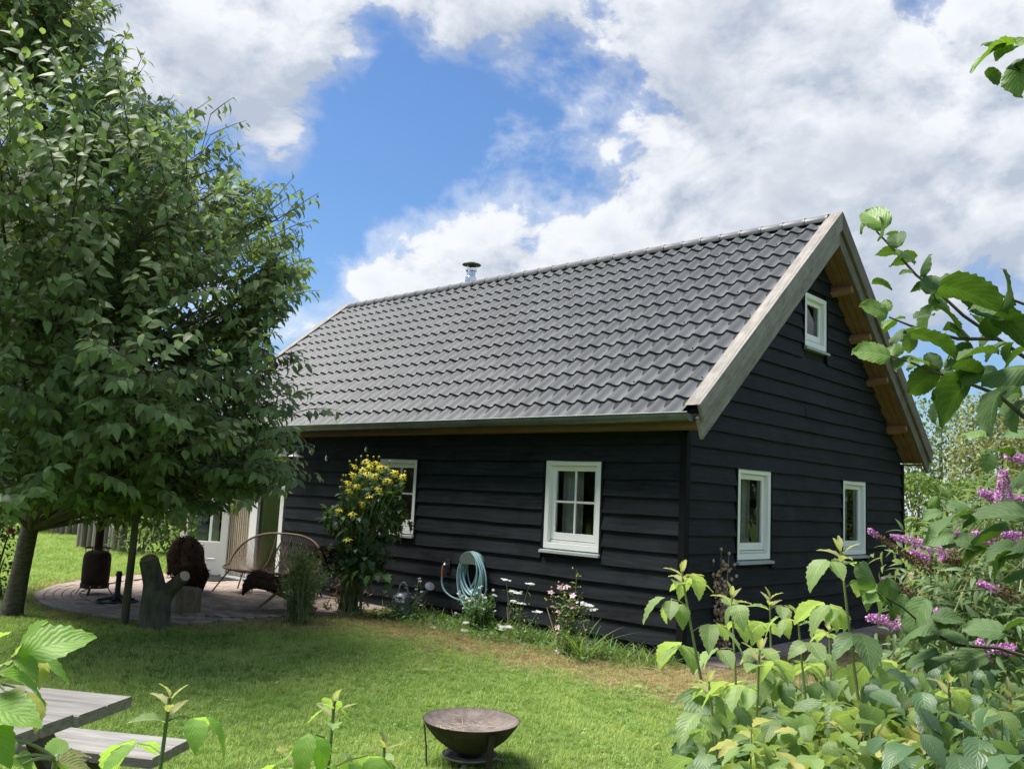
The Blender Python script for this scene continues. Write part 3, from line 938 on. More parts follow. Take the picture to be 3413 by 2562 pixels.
tiles.sort(key=lambda q: np.linalg.norm(np.array(q[:3]) - CAM))
rest_v = MB(); far_t = MB()
for i, (x0, y_, z_, rr) in enumerate(tiles):
    vscale = 1.0 if rr < nrow - 1 else (slope_len - (nrow - 1) * TH - 0.02) / TH
    M = Matrix(((1, 0, 0, x0), (0, CP, -SP, y_ + random.uniform(-.0025, .0025)), (0, SP, CP, z_ + random.uniform(-.002, .002)), (0, 0, 0, 1))) @ Matrix.Diagonal((1.004, vscale, 1, 1))
    if i < 300: child_copy(tile_me, 'roof_tile', M, roof)
    else: rest_v.raw([M @ Vector(q) for q in tv], tf)
ro = rest_v.build('roof_tiling', 'roof_coat', roof, kind='stuff', smooth=True)
g = MB(); g.prism([(XF - 0.2, W + 0.40, roof_z(-0.40, 0.085)), (XF - 0.2, W / 2, roof_z(W / 2, 0.16)), (XF - 0.2, W / 2, roof_z(W / 2, 0.135)), (XF - 0.2, W + 0.40, roof_z(-0.40, 0.06))], (-XF + 0.4, 0, 0))
g.build('roof_sheet', 'roof_coat', roof)
for rr in range(2, nrow, 2):
    for cc in range(1, ncol, 4):
        x0 = (XF - 0.20) + (cc + 0.03 + (2 if rr % 4 else 0)) * TW; s = rr * TH + 0.05
        if x0 < -5 or x0 > 0.1: continue
        g = MB(); c_ = np.array((x0 + .1, -0.40 + s * CP, roof_z(-0.40, 0.075) + s * SP)) + np.array((0, -SP, CP)) * 0.012
        g.lathe(c_, [(0.011, 0), (0.011, 0.008), (0.006, 0.011)], 6, True, (0, -SP, CP)); g.build('screw', 'screw_head', roof)
zr = roof_z(W / 2, 0.0) - 0.055
for k in range(33):
    x1 = 0.215 - k * 0.33; x0 = max(x1 - 0.345, XF - 0.2)
    if x1 <= XF - 0.1: break
    V = []; F = []; nn = 10
    for xx_, r_ in ((x0, 0.082), (x1 - 0.05, 0.086), (x1 - 0.045, 0.0895), (x1, 0.0895)):
        for q in range(nn + 1):
            a = math.pi * (-0.12 + 1.24 * q / nn); V.append((xx_, W / 2 - r_ * 1.25 * math.cos(a), zr - 0.045 + r_ * math.sin(a)))
    for j in range(3):
        for q in range(nn):
            a = j * (nn + 1) + q; F.append((a, a + 1, a + nn + 2, a + nn + 1))
    g = MB(); g.raw(V, [tuple(reversed(f)) for f in F]); g.build('ridge_tile', 'ridge_coat', roof, smooth=True)
g = MB(); g.prism([(XF - .2, W / 2 - 0.11, roof_z(W / 2 - .11, .085)), (XF - .2, W / 2 + 0.11, roof_z(W / 2 - .11, .085)), (XF - .2, W / 2, zr)], (-XF + 0.41, 0, 0)); g.build('ridge_batten', 'screw_head', roof)


def verge(xa, xb, p0, p1, ylow, mat_l, mat_r, name, plumb=True):
    """board that climbs both slopes: from perp p0 to p1 under the top line, between xa and xb"""
    for sgn, mt_ in ((0, mat_l), (1, mat_r)):
        f = (lambda y: y) if sgn == 0 else (lambda y: W - y)
        sec = [(ylow, roof_z(ylow, p0)), (W / 2, roof_z(W / 2, p0)), (W / 2, roof_z(W / 2, p1)), (ylow + 0.10, roof_z(ylow + 0.10, p1))]
        g_ = MB(); g_.prism([(xa, f(y_), z_) for y_, z_ in sec], (xb - xa, 0, 0)); g_.build(name, mt_, roof, bevel=0.004)


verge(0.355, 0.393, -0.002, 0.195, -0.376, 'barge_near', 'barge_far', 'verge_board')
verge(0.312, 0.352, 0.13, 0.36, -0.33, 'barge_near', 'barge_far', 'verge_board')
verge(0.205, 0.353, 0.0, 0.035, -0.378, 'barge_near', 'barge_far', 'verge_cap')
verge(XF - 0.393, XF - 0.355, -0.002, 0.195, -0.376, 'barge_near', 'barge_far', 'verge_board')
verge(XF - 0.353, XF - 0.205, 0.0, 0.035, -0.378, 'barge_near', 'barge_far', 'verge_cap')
# soffit boards under the gable overhang (between wall face and verge)
for sgn in (0, 1):
    f = (lambda y: y) if sgn == 0 else (lambda y: W - y)
    for k in range(3):
        xa = 0.008 + k * 0.102
        g = MB(); sec = [(-0.05, roof_z(-0.05, 0.343)), (W / 2 - 0.004, roof_z(W / 2, 0.343)), (W / 2 - 0.004, roof_z(W / 2, 0.362)), (-0.05, roof_z(-0.05, 0.362))]
        g.prism([(xa, f(y_), z_) for y_, z_ in sec], (0.096, 0, 0)); g.build('soffit_board', 'soffit_wood', roof, bevel=0.003)
    for yy in (0.62, 1.40, 2.05, 2.72) if sgn else ():
        c_ = np.array((0.15, f(yy), roof_z(yy, 0.425)))
        g = MB(); nn = np.array((0, -SP if sgn == 0 else SP, CP)); tt_ = np.array((0, CP if sgn == 0 else -CP, SP))
        g.prism([c_ + np.array((-0.15, 0, 0)) + tt_ * .045 + nn * .06, c_ + np.array((0.16, 0, 0)) + tt_ * .045 + nn * .06, c_ + np.array((0.16, 0, 0)) + tt_ * .045 - nn * .01, c_ + np.array((-0.15, 0, 0)) + tt_ * .045 - nn * .065], -tt_ * 0.09)
        g.build('purlin_end', 'purlin_wood', roof, bevel=0.004)
# eaves
g = MB(); g.box((XF - 0.3, -0.30, 2.455), (0.31, -0.265, 2.60)); g.build('fascia_board', 'fascia_wood', roof, bevel=0.003)
g = MB(); g.box((XF - 0.3, -0.263, 2.455), (0.305, 0.0, 2.475)); g.build('soffit_board', 'fascia_wood', roof)
g = MB(); g.box((XF - 0.3, W, 2.455), (0.305, W + .263, 2.475)); g.build('soffit_board', 'fascia_wood', roof)
# half-round zinc gutter
def gutter(yc, sgn, name):
    zc = 2.590; R_ = 0.078; V = []; F = []; nn = 12
    prof = [(yc + sgn * (R_ + 0.008) * -1 + 0.0, zc + 0.012)] if False else []
    ring = []
    for q in range(nn + 1):
        a = math.pi * q / nn; ring.append((yc - R_ * math.cos(a), zc - R_ * math.sin(a)))
    lip = [(yc - R_ - 0.006, zc + 0.004), (yc - R_ - 0.010, zc + 0.012), (yc - R_ - 0.003, zc + 0.018), (yc - R_ + 0.006, zc + 0.012)]
    ring = lip[::-1] + ring
    ring2 = [(yc + (y_ - yc) * 0.965, zc + (z_ - zc) * 0.965 + 0.0) for y_, z_ in ring[4:]]
    m_ = len(ring)
    for xx_ in (XF - 0.32, 0.30):
        V += [(xx_, y_, z_) for y_, z_ in ring]
    for q in range(m_ - 1): F.append((q, q + 1, m_ + q + 1, m_ + q))
    o = len(V)
    for xx_ in (XF - 0.32, 0.30): V += [(xx_, y_, z_) for y_, z_ in ring2]
    k_ = len(ring2)
    for q in range(k_ - 1): F.append((o + q + 1, o + q, o + k_ + q, o + k_ + q + 1))
    # end disc
    for xx_ in (0.300, XF - 0.32):
        o = len(V); V += [(xx_, y_, z_) for y_, z_ in ring[4:]]; F.append(tuple(range(o, o + k_)))
    g_ = MB(); g_.raw(V, F); gt = g_.build(name, 'zinc', roof, smooth=True)
    x = 0.02; k = 0
    while x > XF:
        wdt = 0.03 if k % 3 else 0.055
        V = []; F = []
        for xx_ in (x, x - wdt):
            V += [(xx_, yc - (R_ + .004) * math.cos(math.pi * q / nn), zc - (R_ + .004) * math.sin(math.pi * q / nn)) for q in range(nn + 1)]
        for q in range(nn): F.append((q, q + 1, nn + 2 + q, nn + 1 + q))
        g_ = MB(); g_.raw(V, F); g_.build('gutter_bracket', 'zinc', gt, smooth=True)
        x -= 0.62; k += 1
gutter(-0.388, 1, 'gutter'); gutter(W + 0.388, -1, 'gutter')
# flue behind the ridge
fx, fy = -7.26, 3.62
g = MB(); g.tube([(fx, fy, 5.2), (fx, fy, 5.93)], 0.112, 20); flue = g.build('flue_pipe', 'stainless', house, smooth=True)
for z_ in (5.62, 5.86): 
    g = MB(); g.lathe((fx, fy, z_), [(0.112, -.02), (0.119, -.018), (0.119, .018), (0.112, .02)], 20); g.build('clamp_band', 'stainless', flue, smooth=True)
g = MB(); g.lathe((fx, fy, 5.93), [(0.105, 0), (0.088, .03), (0.088, .11), (0.112, .125), (0.112, .165), (0.06, .17)], 20); g.build('flue_collar', 'stainless', flue, smooth=True)
g = MB()
for a in (0.5, 2.6, 4.7): g.tube([(fx + .1 * math.cos(a), fy + .1 * math.sin(a), 6.06), (fx + .1 * math.cos(a), fy + .1 * math.sin(a), 6.19)], 0.008, 6)
build_each(g, 'cap_strut', 'stainless', flue)
g = MB(); g.lathe((fx, fy, 6.185), [(0.0, .055), (0.09, .045), (0.185, .012), (0.19, 0.0), (0.18, 0.004), (0.0, .035)], 24); g.build('rain_cap', 'cap_black', flue, smooth=True)

# ------------------------------------------------------------------ lawn
def tuft(nbl, hgt, spread, wid):
    V = []; F = []; U = []
    for k in range(nbl):
        a = random.uniform(0, 6.283); r_ = spread * math.sqrt(random.random())
        bx_, by_ = r_ * math.cos(a), r_ * math.sin(a)
        a2 = random.uniform(0, 6.283); ln = hgt * random.uniform(0.5, 1.15); lean = random.uniform(0.15, 0.9)
        dx, dy = math.cos(a2), math.sin(a2); px, py = -dy * wid / 2, dx * wid / 2
        o = len(V)
        for s, wv in ((0, 1.0), (0.5, 0.85), (1.0, 0.12)):
            ox = lean * ln * s * s * 0.9; z_ = ln * (s - 0.28 * lean * s * s)
            V += [(bx_ + dx * ox - px * wv, by_ + dy * ox - py * wv, z_), (bx_ + dx * ox + px * wv, by_ + dy * ox + py * wv, z_)]; U += [(0, s), (1, s)]
        F += [(o, o + 1, o + 3, o + 2), (o + 2, o + 3, o + 5, o + 4)]
    return np.array(V), np.array(F), np.array(U)


def scatter(name, pts, yaw, scl, tufts, mat, label, cat):
    """points carry the tufts through geometry nodes: one lawn, nobody could count it"""
    coll = bpy.data.collections.new(name + '_sources')
    for i, tf_ in enumerate(tufts):
        o = bpy.data.objects.new('tuft', mesh_from('tuft', *tf_, mat)); coll.objects.link(o)
    me = bpy.data.meshes.new(name)
    me.vertices.add(len(pts)); me.vertices.foreach_set('co', np.asarray(pts, dtype=np.float32).ravel())
    for an, arr in (('yaw', yaw), ('scl', scl)):
        a_ = me.attributes.new(an, 'FLOAT', 'POINT'); a_.data.foreach_set('value', np.asarray(arr, dtype=np.float32))
    ob = bpy.data.objects.new(name, me); COL.objects.link(ob)
    ng = bpy.data.node_groups.new(name + '_scatter', 'GeometryNodeTree')
    ng.interface.new_socket('Geometry', in_out='INPUT', socket_type='NodeSocketGeometry')
    ng.interface.new_socket('Geometry', in_out='OUTPUT', socket_type='NodeSocketGeometry')
    nn = ng.nodes; ll = ng.links
    gi = nn.new('NodeGroupInput'); go = nn.new('NodeGroupOutput')
    ci = nn.new('GeometryNodeCollectionInfo'); ci.inputs['Collection'].default_value = coll; ci.inputs['Separate Children'].default_value = True; ci.inputs['Reset Children'].default_value = True
    ip = nn.new('GeometryNodeInstanceOnPoints'); ip.inputs['Pick Instance'].default_value = True
    ya = nn.new('GeometryNodeInputNamedAttribute'); ya.data_type = 'FLOAT'; ya.inputs['Name'].default_value = 'yaw'
    sa = nn.new('GeometryNodeInputNamedAttribute'); sa.data_type = 'FLOAT'; sa.inputs['Name'].default_value = 'scl'
    cx = nn.new('ShaderNodeCombineXYZ'); ll.new(ya.outputs['Attribute'], cx.inputs['Z'])
    ri = nn.new('FunctionNodeRandomValue'); ri.data_type = 'INT'
    for s_ in ri.inputs:
        if s_.type == 'INT' and s_.name == 'Min': s_.default_value = 0
        if s_.type == 'INT' and s_.name == 'Max': s_.default_value = len(tufts) - 1
    iout = [s_ for s_ in ri.outputs if s_.type == 'INT'][0]
    ll.new(gi.outputs[0], ip.inputs['Points']); ll.new(ci.outputs[0], ip.inputs['Instance']); ll.new(iout, ip.inputs['Instance Index'])
    ll.new(cx.outputs[0], ip.inputs['Rotation']); ll.new(sa.outputs['Attribute'], ip.inputs['Scale'])
    ll.new(ip.outputs[0], go.inputs[0])
    md = ob.modifiers.new('scatter', 'NODES'); md.node_group = ng
    return tag(ob, label, cat, kind='stuff')


def on_lawn(P):
    x, y = P[:, 0], P[:, 1]
    ok = ~((x < 0.03) & (x > XF - 0.05) & (y > -0.05) & (y < W + 0.05))
    ok &= ~((np.hypot(x - PC[0], y - PC[1]) < PR + 0.03) & (y < 0.05) & (x < -4.65))
    ok &= ~((x > 0.0) & (x < 0.47) & (y > -0.1) & (y < 6.7) & (rng.random(len(x)) < 0.9))
    return ok


def in_view(P, mar=0.12):
    d_ = P - CAM
    z_ = d_ @ FWD; u = (d_ @ RGT) / z_ * FPX / 3413; v_ = (d_ @ UPV) / z_ * FPX / 3413
    return (z_ > 0.5) & (np.abs(u) < 0.5 + mar) & (np.abs(v_) < 0.375 + mar)


cand = []
for n_, dmin, dmax in ((1300000, 4.2, 11.5), (260000, 11.5, 30.0)):
    P = np.zeros((n_, 3)); P[:, 0] = rng.uniform(-28, 4.5, n_); P[:, 1] = rng.uniform(-8, 14, n_)
    dep_ = (P - CAM) @ FWD
    P = P[(dep_ > dmin) & (dep_ < dmax)]
    P = P[on_lawn(P) & in_view(P)]
    cand.append(P)
near_, far_ = cand
# even out density: about 430 tufts per square metre near, 90 far
near_ = near_[:int(len(near_) * 0.27)]
P = np.concatenate([near_, far_[:int(len(far_) * 0.5)]])
isfar = np.arange(len(P)) >= len(near_)
scl = np.where(isfar, rng.uniform(1.1, 1.8, len(P)), rng.uniform(0.6, 1.15, len(P)))
tufts = [tuft(16, 0.045, 0.035, 0.0042), tuft(13, 0.055, 0.04, 0.004), tuft(18, 0.034, 0.04, 0.0048), tuft(12, 0.05, 0.03, 0.0035)]
print('grass tufts', len(P))
scatter('grass', P, rng.uniform(0, 6.283, len(P)), scl, tufts, 'grass_blade', 'short mown lawn grass, greener in front and straw dry by the house', 'grass')

# ------------------------------------------------------------------ object materials
mottled('rust_dark', (0.030, 0.014, 0.012), (0.075, 0.030, 0.024), 9.0, 0.75, 0.15, bump=0.3)
mottled('rust_bowl', (0.075, 0.060, 0.052), (0.21, 0.17, 0.15), 16.0, 0.85, 0.1, bump=0.6)
mottled('bowl_outside', (0.018, 0.015, 0.014), (0.06, 0.045, 0.038), 14.0, 0.8, 0.2, bump=0.4)
mottled('ash_plate', (0.16, 0.15, 0.14), (0.34, 0.32, 0.29), 22.0, 0.9, bump=0.5)
mottled('cast_iron', (0.012, 0.014, 0.015), (0.035, 0.04, 0.042), 20.0, 0.6, 0.3, bump=0.3)
mottled('bark_grey', (0.045, 0.047, 0.036), (0.16, 0.155, 0.12), 13.0, 0.95, bump=0.9, bdist=0.02, stretch=(1, 1, 0.35))
mottled('bark_cherry', (0.045, 0.038, 0.032), (0.14, 0.12, 0.10), 14.0, 0.9, bump=0.9, bdist=0.015, stretch=(1, 1, 2.2))
mottled('twig_brown', (0.05, 0.04, 0.028), (0.12, 0.10, 0.06), 20.0, 0.85, bump=0.2)
mottled('cut_wood', (0.22, 0.16, 0.10), (0.36, 0.28, 0.18), 18.0, 0.9, bump=0.4)
mottled('cut_wood_pale', (0.45, 0.37, 0.27), (0.62, 0.53, 0.40), 18.0, 0.9, bump=0.4)
mottled('log_bark', (0.13, 0.10, 0.07), (0.30, 0.25, 0.18), 12.0, 0.95, bump=0.8, bdist=0.015, stretch=(1, 1, 0.3))
mottled('pole_wood', (0.055, 0.055, 0.035), (0.15, 0.14, 0.095), 15.0, 0.9, bump=0.5, stretch=(1, 1, 0.12))
mottled('palisade_wood', (0.13, 0.115, 0.095), (0.32, 0.285, 0.24), 9.0, 0.95, bump=0.7, bdist=0.02, stretch=(1, 1, 0.1), vary=0.6)
mottled('fleece', (0.020, 0.012, 0.009), (0.066, 0.040, 0.029), 18.0, 1.0, bump=0.9, bdist=0.02, spec=0.1)
mottled('chair_plank', (0.20, 0.13, 0.07), (0.36, 0.25, 0.14), 10.0, 0.8, bump=0.3)
mottled('rattan', (0.12, 0.075, 0.048), (0.22, 0.145, 0.095), 30.0, 0.6, bump=0.3)
mottled('rattan_dark', (0.07, 0.043, 0.028), (0.14, 0.09, 0.06), 30.0, 0.6, bump=0.3)
newmat('steel_black', (0.012, 0.012, 0.013), 0.45, 0.5)
mottled('rubber', (0.012, 0.012, 0.013), (0.03, 0.03, 0.031), 30.0, 0.8)
newmat('hose_blue', (0.26, 0.42, 0.46), 0.38, 0, 0.5)
newmat('reel_grey', (0.10, 0.13, 0.12), 0.5)
newmat('orange_plastic', (0.60, 0.13, 0.045), 0.4)
newmat('chrome', (0.6, 0.6, 0.58), 0.2, 1.0)
mottled('can_zinc', (0.17, 0.20, 0.215), (0.28, 0.31, 0.33), 7.0, 0.45, 0.6, bump=0.1)
newmat('lamp_white', (0.75, 0.75, 0.72), 0.4)
mt, t, b = newmat('bulb_glass', (0.9, 0.9, 0.9), 0.03); b.inputs['Transmission Weight'].default_value = 0.9
PT_ANG = math.atan2(0.54, 0.84)
woodmat('table_wood', (0.13, 0.125, 0.118), (0.30, 0.29, 0.275), PT_ANG, 0.85, 30.0, 0.6, 0.004, knots=0.05, vary=0.3)
mottled('end_grain', (0.17, 0.14, 0.115), (0.33, 0.285, 0.235), 26.0, 0.95, bump=0.5, stretch=(1, 1, 3))
mottled('table_leg_wood', (0.06, 0.05, 0.042), (0.15, 0.13, 0.11), 14.0, 0.9, bump=0.4)


def V3(*a): return np.array(a, float)


# ------------------------------------------------------------------ fire bowl
bc = at(1018, 1553, 5.5); bx_, by_ = bc[0], bc[1]; bz = bc[2]
fb = thing('fire_bowl', 'rusty conical steel fire bowl on strap legs standing on the lawn', 'fire bowl', (bx_, by_, 0))
Rb = 0.303
prof_i = [(Rb - .007, bz + .003), (Rb - .03, bz - .018), (0.215, bz - .045), (0.135, bz - .064), (0.06, bz - .07), (0.001, bz - .072)]
g = MB(); g.lathe((bx_, by_, 0), [(0.07, bz - .19), (0.10, bz - .183), (0.16, bz - .15), (0.225, bz - .10), (Rb - .022, bz - .035), (Rb, bz), (Rb + .002, bz + .004), (Rb - .007, bz + .003)], 48); bowl = g.build('bowl', 'bowl_outside', fb, smooth=True)
g = MB(); g.lathe((bx_, by_, 0), prof_i, 48); g.build('bowl_lining', 'rust_bowl', fb, smooth=True)
g = MB(); g.lathe((bx_, by_, 0), [(0.07, bz - .19), (0.068, 0.062), (0.08, 0.055)], 24); g.build('neck', 'bowl_outside', fb, smooth=True)
g = MB(); g.lathe((bx_, by_, 0), [(0.001, 0.052), (0.15, 0.054), (0.172, 0.066), (0.173, 0.060), (0.15, 0.042), (0.001, 0.040)], 36); g.build('ash_dish', 'ash_plate', fb, smooth=True)
rxy = V3(RGT[0], RGT[1], 0); rxy /= np.linalg.norm(rxy); fxy = V3(FWD[0], FWD[1], 0); fxy /= np.linalg.norm(fxy)
for ang, wd in ((-63, 0.042), (-166, 0.042), (77, 0.04)):
    a = math.radians(ang); dr_ = rxy * math.cos(a) + fxy * math.sin(a); sd = np.cross(dr_, (0, 0, 1))
    top = V3(bx_, by_, bz - 0.02) + dr_ * 0.296; bot = V3(bx_, by_, -.02) + dr_ * 0.268; mid = V3(bx_, by_, 0.12) + dr_ * 0.278
    g = MB()
    for p_, q_ in ((top, mid), (mid, bot)): g.obox((p_ + q_) / 2, sd, dr_, q_ - p_, wd, 0.006, np.linalg.norm(q_ - p_) + .002)
    g.build('leg', 'bowl_outside', fb)
for ang in (20, 140, 260):
    a = math.radians(ang); dr_ = rxy * math.cos(a) + fxy * math.sin(a)
    g = MB(); g.bar(V3(bx_, by_, 0.045) + dr_ * 0.10, V3(bx_, by_, 0.008) + dr_ * 0.23, 0.03, 0.006); g.build('foot', 'ash_plate', fb)
g = MB()
for k in range(60):
    a = random.uniform(0, 6.28); rr_ = random.uniform(0.06, 0.25); z_ = np.interp(rr_, [0, .06, .135, .215, Rb - .03, Rb], [bz - .072, bz - .07, bz - .064, bz - .045, bz - .018, bz]) + .004
    if k > 26: a = random.gauss(math.atan2(*(-rxy)[:2][::-1]) + .5, .45); rr_ = random.uniform(.14, .255); z_ = np.interp(rr_, [0, .06, .135, .215, Rb - .03, Rb], [bz - .072, bz - .07, bz - .064, bz - .045, bz - .018, bz]) + .004
    c_ = V3(bx_ + rr_ * math.cos(a), by_ + rr_ * math.sin(a), z_); dv = V3(random.uniform(-1, 1), random.uniform(-1, 1), random.uniform(-.05, .25)); dv = norm(dv) * random.uniform(.012, .045)
    g.tube([c_ - dv, c_ + dv], 0.0011, 4)
g.build('dry_clippings', 'cut_wood_pale', fb, kind='stuff')

# ------------------------------------------------------------------ picnic table
uT = V3(0.84, 0.54, 0); uT /= np.linalg.norm(uT); nT = V3(uT[1], -uT[0], 0)
def tp_(u, n, z): return uT * u + nT * n + V3(0, 0, z)
pc0 = tp_(-3.3, 6.55, 0)
pt = thing('picnic_table', 'weathered grey wooden picnic table with attached bench at the lower left', 'picnic table', pc0)
def plank(u0, u1, n0, n1, ztop, th, name='plank'):
    """worn board with rounded edges; end grain at the near end"""
    g_ = MB(); nu = 8; V = []; F = []; e_ = 0.006
    sec = [(n0, ztop - th), (n1, ztop - th), (n1, ztop - e_), (n1 - e_, ztop), (n0 + e_, ztop), (n0, ztop - e_)]
    for i in range(nu + 1):
        u = u0 + (u1 - u0) * i / nu; dz = 0.0015 * math.sin(u * 3 + n0 * 9)
        V += [tp_(u, n_, z_ + dz) for n_, z_ in sec]
    m_ = len(sec)
    for i in range(nu):
        for k in range(m_): F.append((i * m_ + k, i * m_ + (k + 1) % m_, (i + 1) * m_ + (k + 1) % m_, (i + 1) * m_ + k))
    g_.raw(V, F + [tuple(range(m_ - 1, -1, -1)), tuple(range(nu * m_, nu * m_ + m_))])
    ob = g_.build(name, 'table_wood', pt)
    ob.data.materials.append(MATS['end_grain']); ob.data.polygons[len(F)].material_index = 1; ob.data.polygons[len(F) + 1].material_index = 1
    return ob
n_ = 6.18
for k in range(4):
    jit = random.uniform(-.012, .012)
    plank(-4.25, -2.37 + jit, n_, n_ + 0.172, 0.752 + random.uniform(-.003, .002), 0.045); n_ += 0.181
for n0 in (5.69, 7.09):
    for k in range(2): plank(-4.22, -2.345 + random.uniform(-.01, .01), n0 + k * 0.166, n0 + k * 0.166 + 0.158, 0.452, 0.045, 'bench_plank')
for u in (-2.72, -3.9):
    for nb, ntp in ((6.02, 6.36), (7.02, 6.72)):
        g = MB(); a_, b_ = tp_(u, nb - (.18 if nb < 6.5 else -.18), 0), tp_(u, ntp, 0.70); g.bar(a_, b_, 0.045, 0.11, up=nT); g.build('leg', 'table_leg_wood', pt, bevel=.004)
    g = MB(); g.bar(tp_(u + .047, 5.70, 0.375), tp_(u + .047, 7.39, 0.375), 0.045, 0.09); g.build('bench_bearer', 'table_leg_wood', pt, bevel=.004)
    g = MB(); g.bar(tp_(u + .047, 6.2, 0.66), tp_(u + .047, 6.88, 0.66), 0.045, 0.09); g.build('top_batten', 'table_leg_wood', pt, bevel=.004)

# ------------------------------------------------------------------ garden stove made of a gas bottle
sx, sy = -7.72, -2.92
st = thing('garden_stove', 'rust brown bottle shaped garden stove with tall pipe on three legs', 'stove', (sx, sy, 0))
g = MB(); g.lathe((sx, sy, 0), [(0.10, 0.165), (0.165, 0.175), (0.182, 0.20), (0.185, 0.36), (0.187, 0.372), (0.185, 0.384), (0.184, 0.52), (0.172, 0.58), (0.13, 0.62), (0.05, 0.64)], 32, True); g.build('body', 'rust_dark', st, smooth=True)
g = MB(); g.lathe((sx, sy, 0), [(0.178, 0.115), (0.188, 0.115), (0.188, 0.18), (0.178, 0.18), (0.178, 0.115)], 32); skirt = g.build('skirt', 'rust_dark', st, smooth=True)
newmat('painted_daylight', (0.75, 0.70, 0.55), 0.6)  # pale colour put in for daylight showing through the skirt's holes
vd = norm(V3(CAM[0] - sx, CAM[1] - sy, 0)); sdv = np.cross((0, 0, 1), vd)
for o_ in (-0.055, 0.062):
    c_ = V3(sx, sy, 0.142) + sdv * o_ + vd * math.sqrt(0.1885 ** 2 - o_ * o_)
    g = MB(); g.lathe(c_, [(0.0, 0.001), (0.009, 0.001), (0.009, -.004)], 10, False, norm(vd * math.sqrt(.1885 ** 2 - o_ * o_) + sdv * o_)); g.build('painted_vent_hole', 'painted_daylight', skirt)
g = MB(); ringp = [(sx + 0.165 * math.cos(a), sy + 0.165 * math.sin(a), 0.665) for a in np.linspace(0, 2 * math.pi, 33)]; g.tube(ringp, 0.008, 6, False); ring = g.build('guard_ring', 'rust_dark', st, smooth=True)
for a in (0.4, 1.7, 2.9, 4.2, 5.4):
    g = MB(); g.tube([(sx + .165 * math.cos(a), sy + .165 * math.sin(a), 0.665), (sx + .155 * math.cos(a), sy + .155 * math.sin(a), 0.585)], 0.006, 6); g.build('ring_strut', 'rust_dark', st)
g = MB(); g.tube([(sx, sy, 0.6), (sx, sy, 2.2)], 0.056, 20); g.build('stove_pipe', 'rust_dark', st, smooth=True)
for ang in (200, -85, 20):
    a = math.radians(ang); dr_ = rxy * math.cos(a) + fxy * math.sin(a)
    g = MB(); g.bar(V3(sx, sy, 0.15) + dr_ * 0.15, V3(sx, sy, 0.0) + dr_ * 0.25, 0.028, 0.012); g.build('leg', 'rust_dark', st)

# parasol foot
qx, qy = -6.83, -2.98
pf = thing('parasol_base', 'black cast iron parasol base with round openwork foot beside the stove', 'parasol base', (qx, qy, 0))
g = MB(); g.lathe((qx, qy, 0), [(0.235, 0.028), (0.262, 0.026), (0.268, 0.036), (0.262, 0.046), (0.236, 0.046), (0.235, 0.028)], 36); g.build('rim', 'cast_iron', pf, smooth=True)
for k in range(8):
    a = 2 * math.pi * k / 8
    pts = [(qx + r_ * math.cos(a + tw), qy + r_ * math.sin(a + tw), z_) for r_, tw, z_ in ((0.05, 0, .085), (.12, .16, .07), (.19, -.1, .055), (.245, .1, .042))]
    g = MB(); g.tube(pts, [0.02, .014, .014, .012], 6); g.build('scroll', 'cast_iron', pf, smooth=True)
g = MB(); g.lathe((qx, qy, 0), [(0.085, 0.045), (0.075, 0.09), (0.05, 0.115), (0.036, 0.14), (0.034, 0.36), (0.042, 0.362), (0.042, 0.39), (0.034, 0.392), (0.034, 0.42), (0.028, 0.42), (0.028, 0.38)], 20, True); g.build('tube', 'cast_iron', pf, smooth=True)

# leaning pole
pb, ptp = at(268, 1350, 9.99), at(296, 1090, 10.0)
g = MB(); g.tube([pb - V3(0, 0, pb[2] + .05), pb + (ptp - pb) * .3, pb + (ptp - pb) * .65 + V3(.01, 0, 0), ptp], [0.047, 0.043, 0.04, 0.036], 12)
tag(g.build('wooden_pole', 'pole_wood', smooth=True), 'thin leaning wooden pole just left of the forked stump', 'pole')

# forked stump
s0 = V3(-4.72, -3.46, 0)
fs = thing('forked_stump', 'thick grey bark stump with two sawn off forks on the grass', 'tree stump', s0)
g = MB()
top1 = at(321, 1207, 9.93); top2 = at(399, 1243, 9.85)
trunk = [s0 + V3(0, 0, -.05), s0 + V3(0, 0, .08), s0 + rxy * .0 + V3(0, 0, .26), s0 + rxy * .005 + V3(0, 0, .42)]
g.tube(trunk, [0.19, .172, .165, .15], 24)
g.tube([s0 + V3(0, 0, .30) - rxy * .02, s0 + V3(0, 0, .5) - rxy * .045, top1], [0.145, .118, .104], 20)
g.tube([s0 + V3(0, 0, .28) + rxy * .05, s0 + V3(0, 0, .43) + rxy * .14, top2], [0.10, .088, .068], 18)
so = g.build('trunk', 'bark_grey', fs, smooth='all')
rm = so.modifiers.new('join', 'REMESH'); rm.mode = 'VOXEL'; rm.voxel_size = 0.013; rm.use_smooth_shade = True
sm_ = so.modifiers.new('soft', 'SMOOTH'); sm_.iterations = 6; sm_.factor = 0.5
d1 = norm(top1 - (s0 + V3(0, 0, .5) - rxy * .045)); d2 = norm(top2 - (s0 + V3(0, 0, .43) + rxy * .14))
g = MB(); g.lathe(top1 + d1 * .001, [(0.001, .012), (0.05, .011), (0.088, .008), (0.094, -.004)], 24, False, norm(d1 + V3(*(CAM - top1) / 40))); g.build('cut_face', 'cut_wood', fs, smooth=True)
g = MB(); g.lathe(top2 + d2 * .001, [(0.001, .012), (0.04, .011), (0.055, .008), (0.059, -.004)], 20, False, norm(d2 + norm(CAM - top2) * .35)); g.build('cut_face', 'cut_wood_pale', fs, smooth=True)

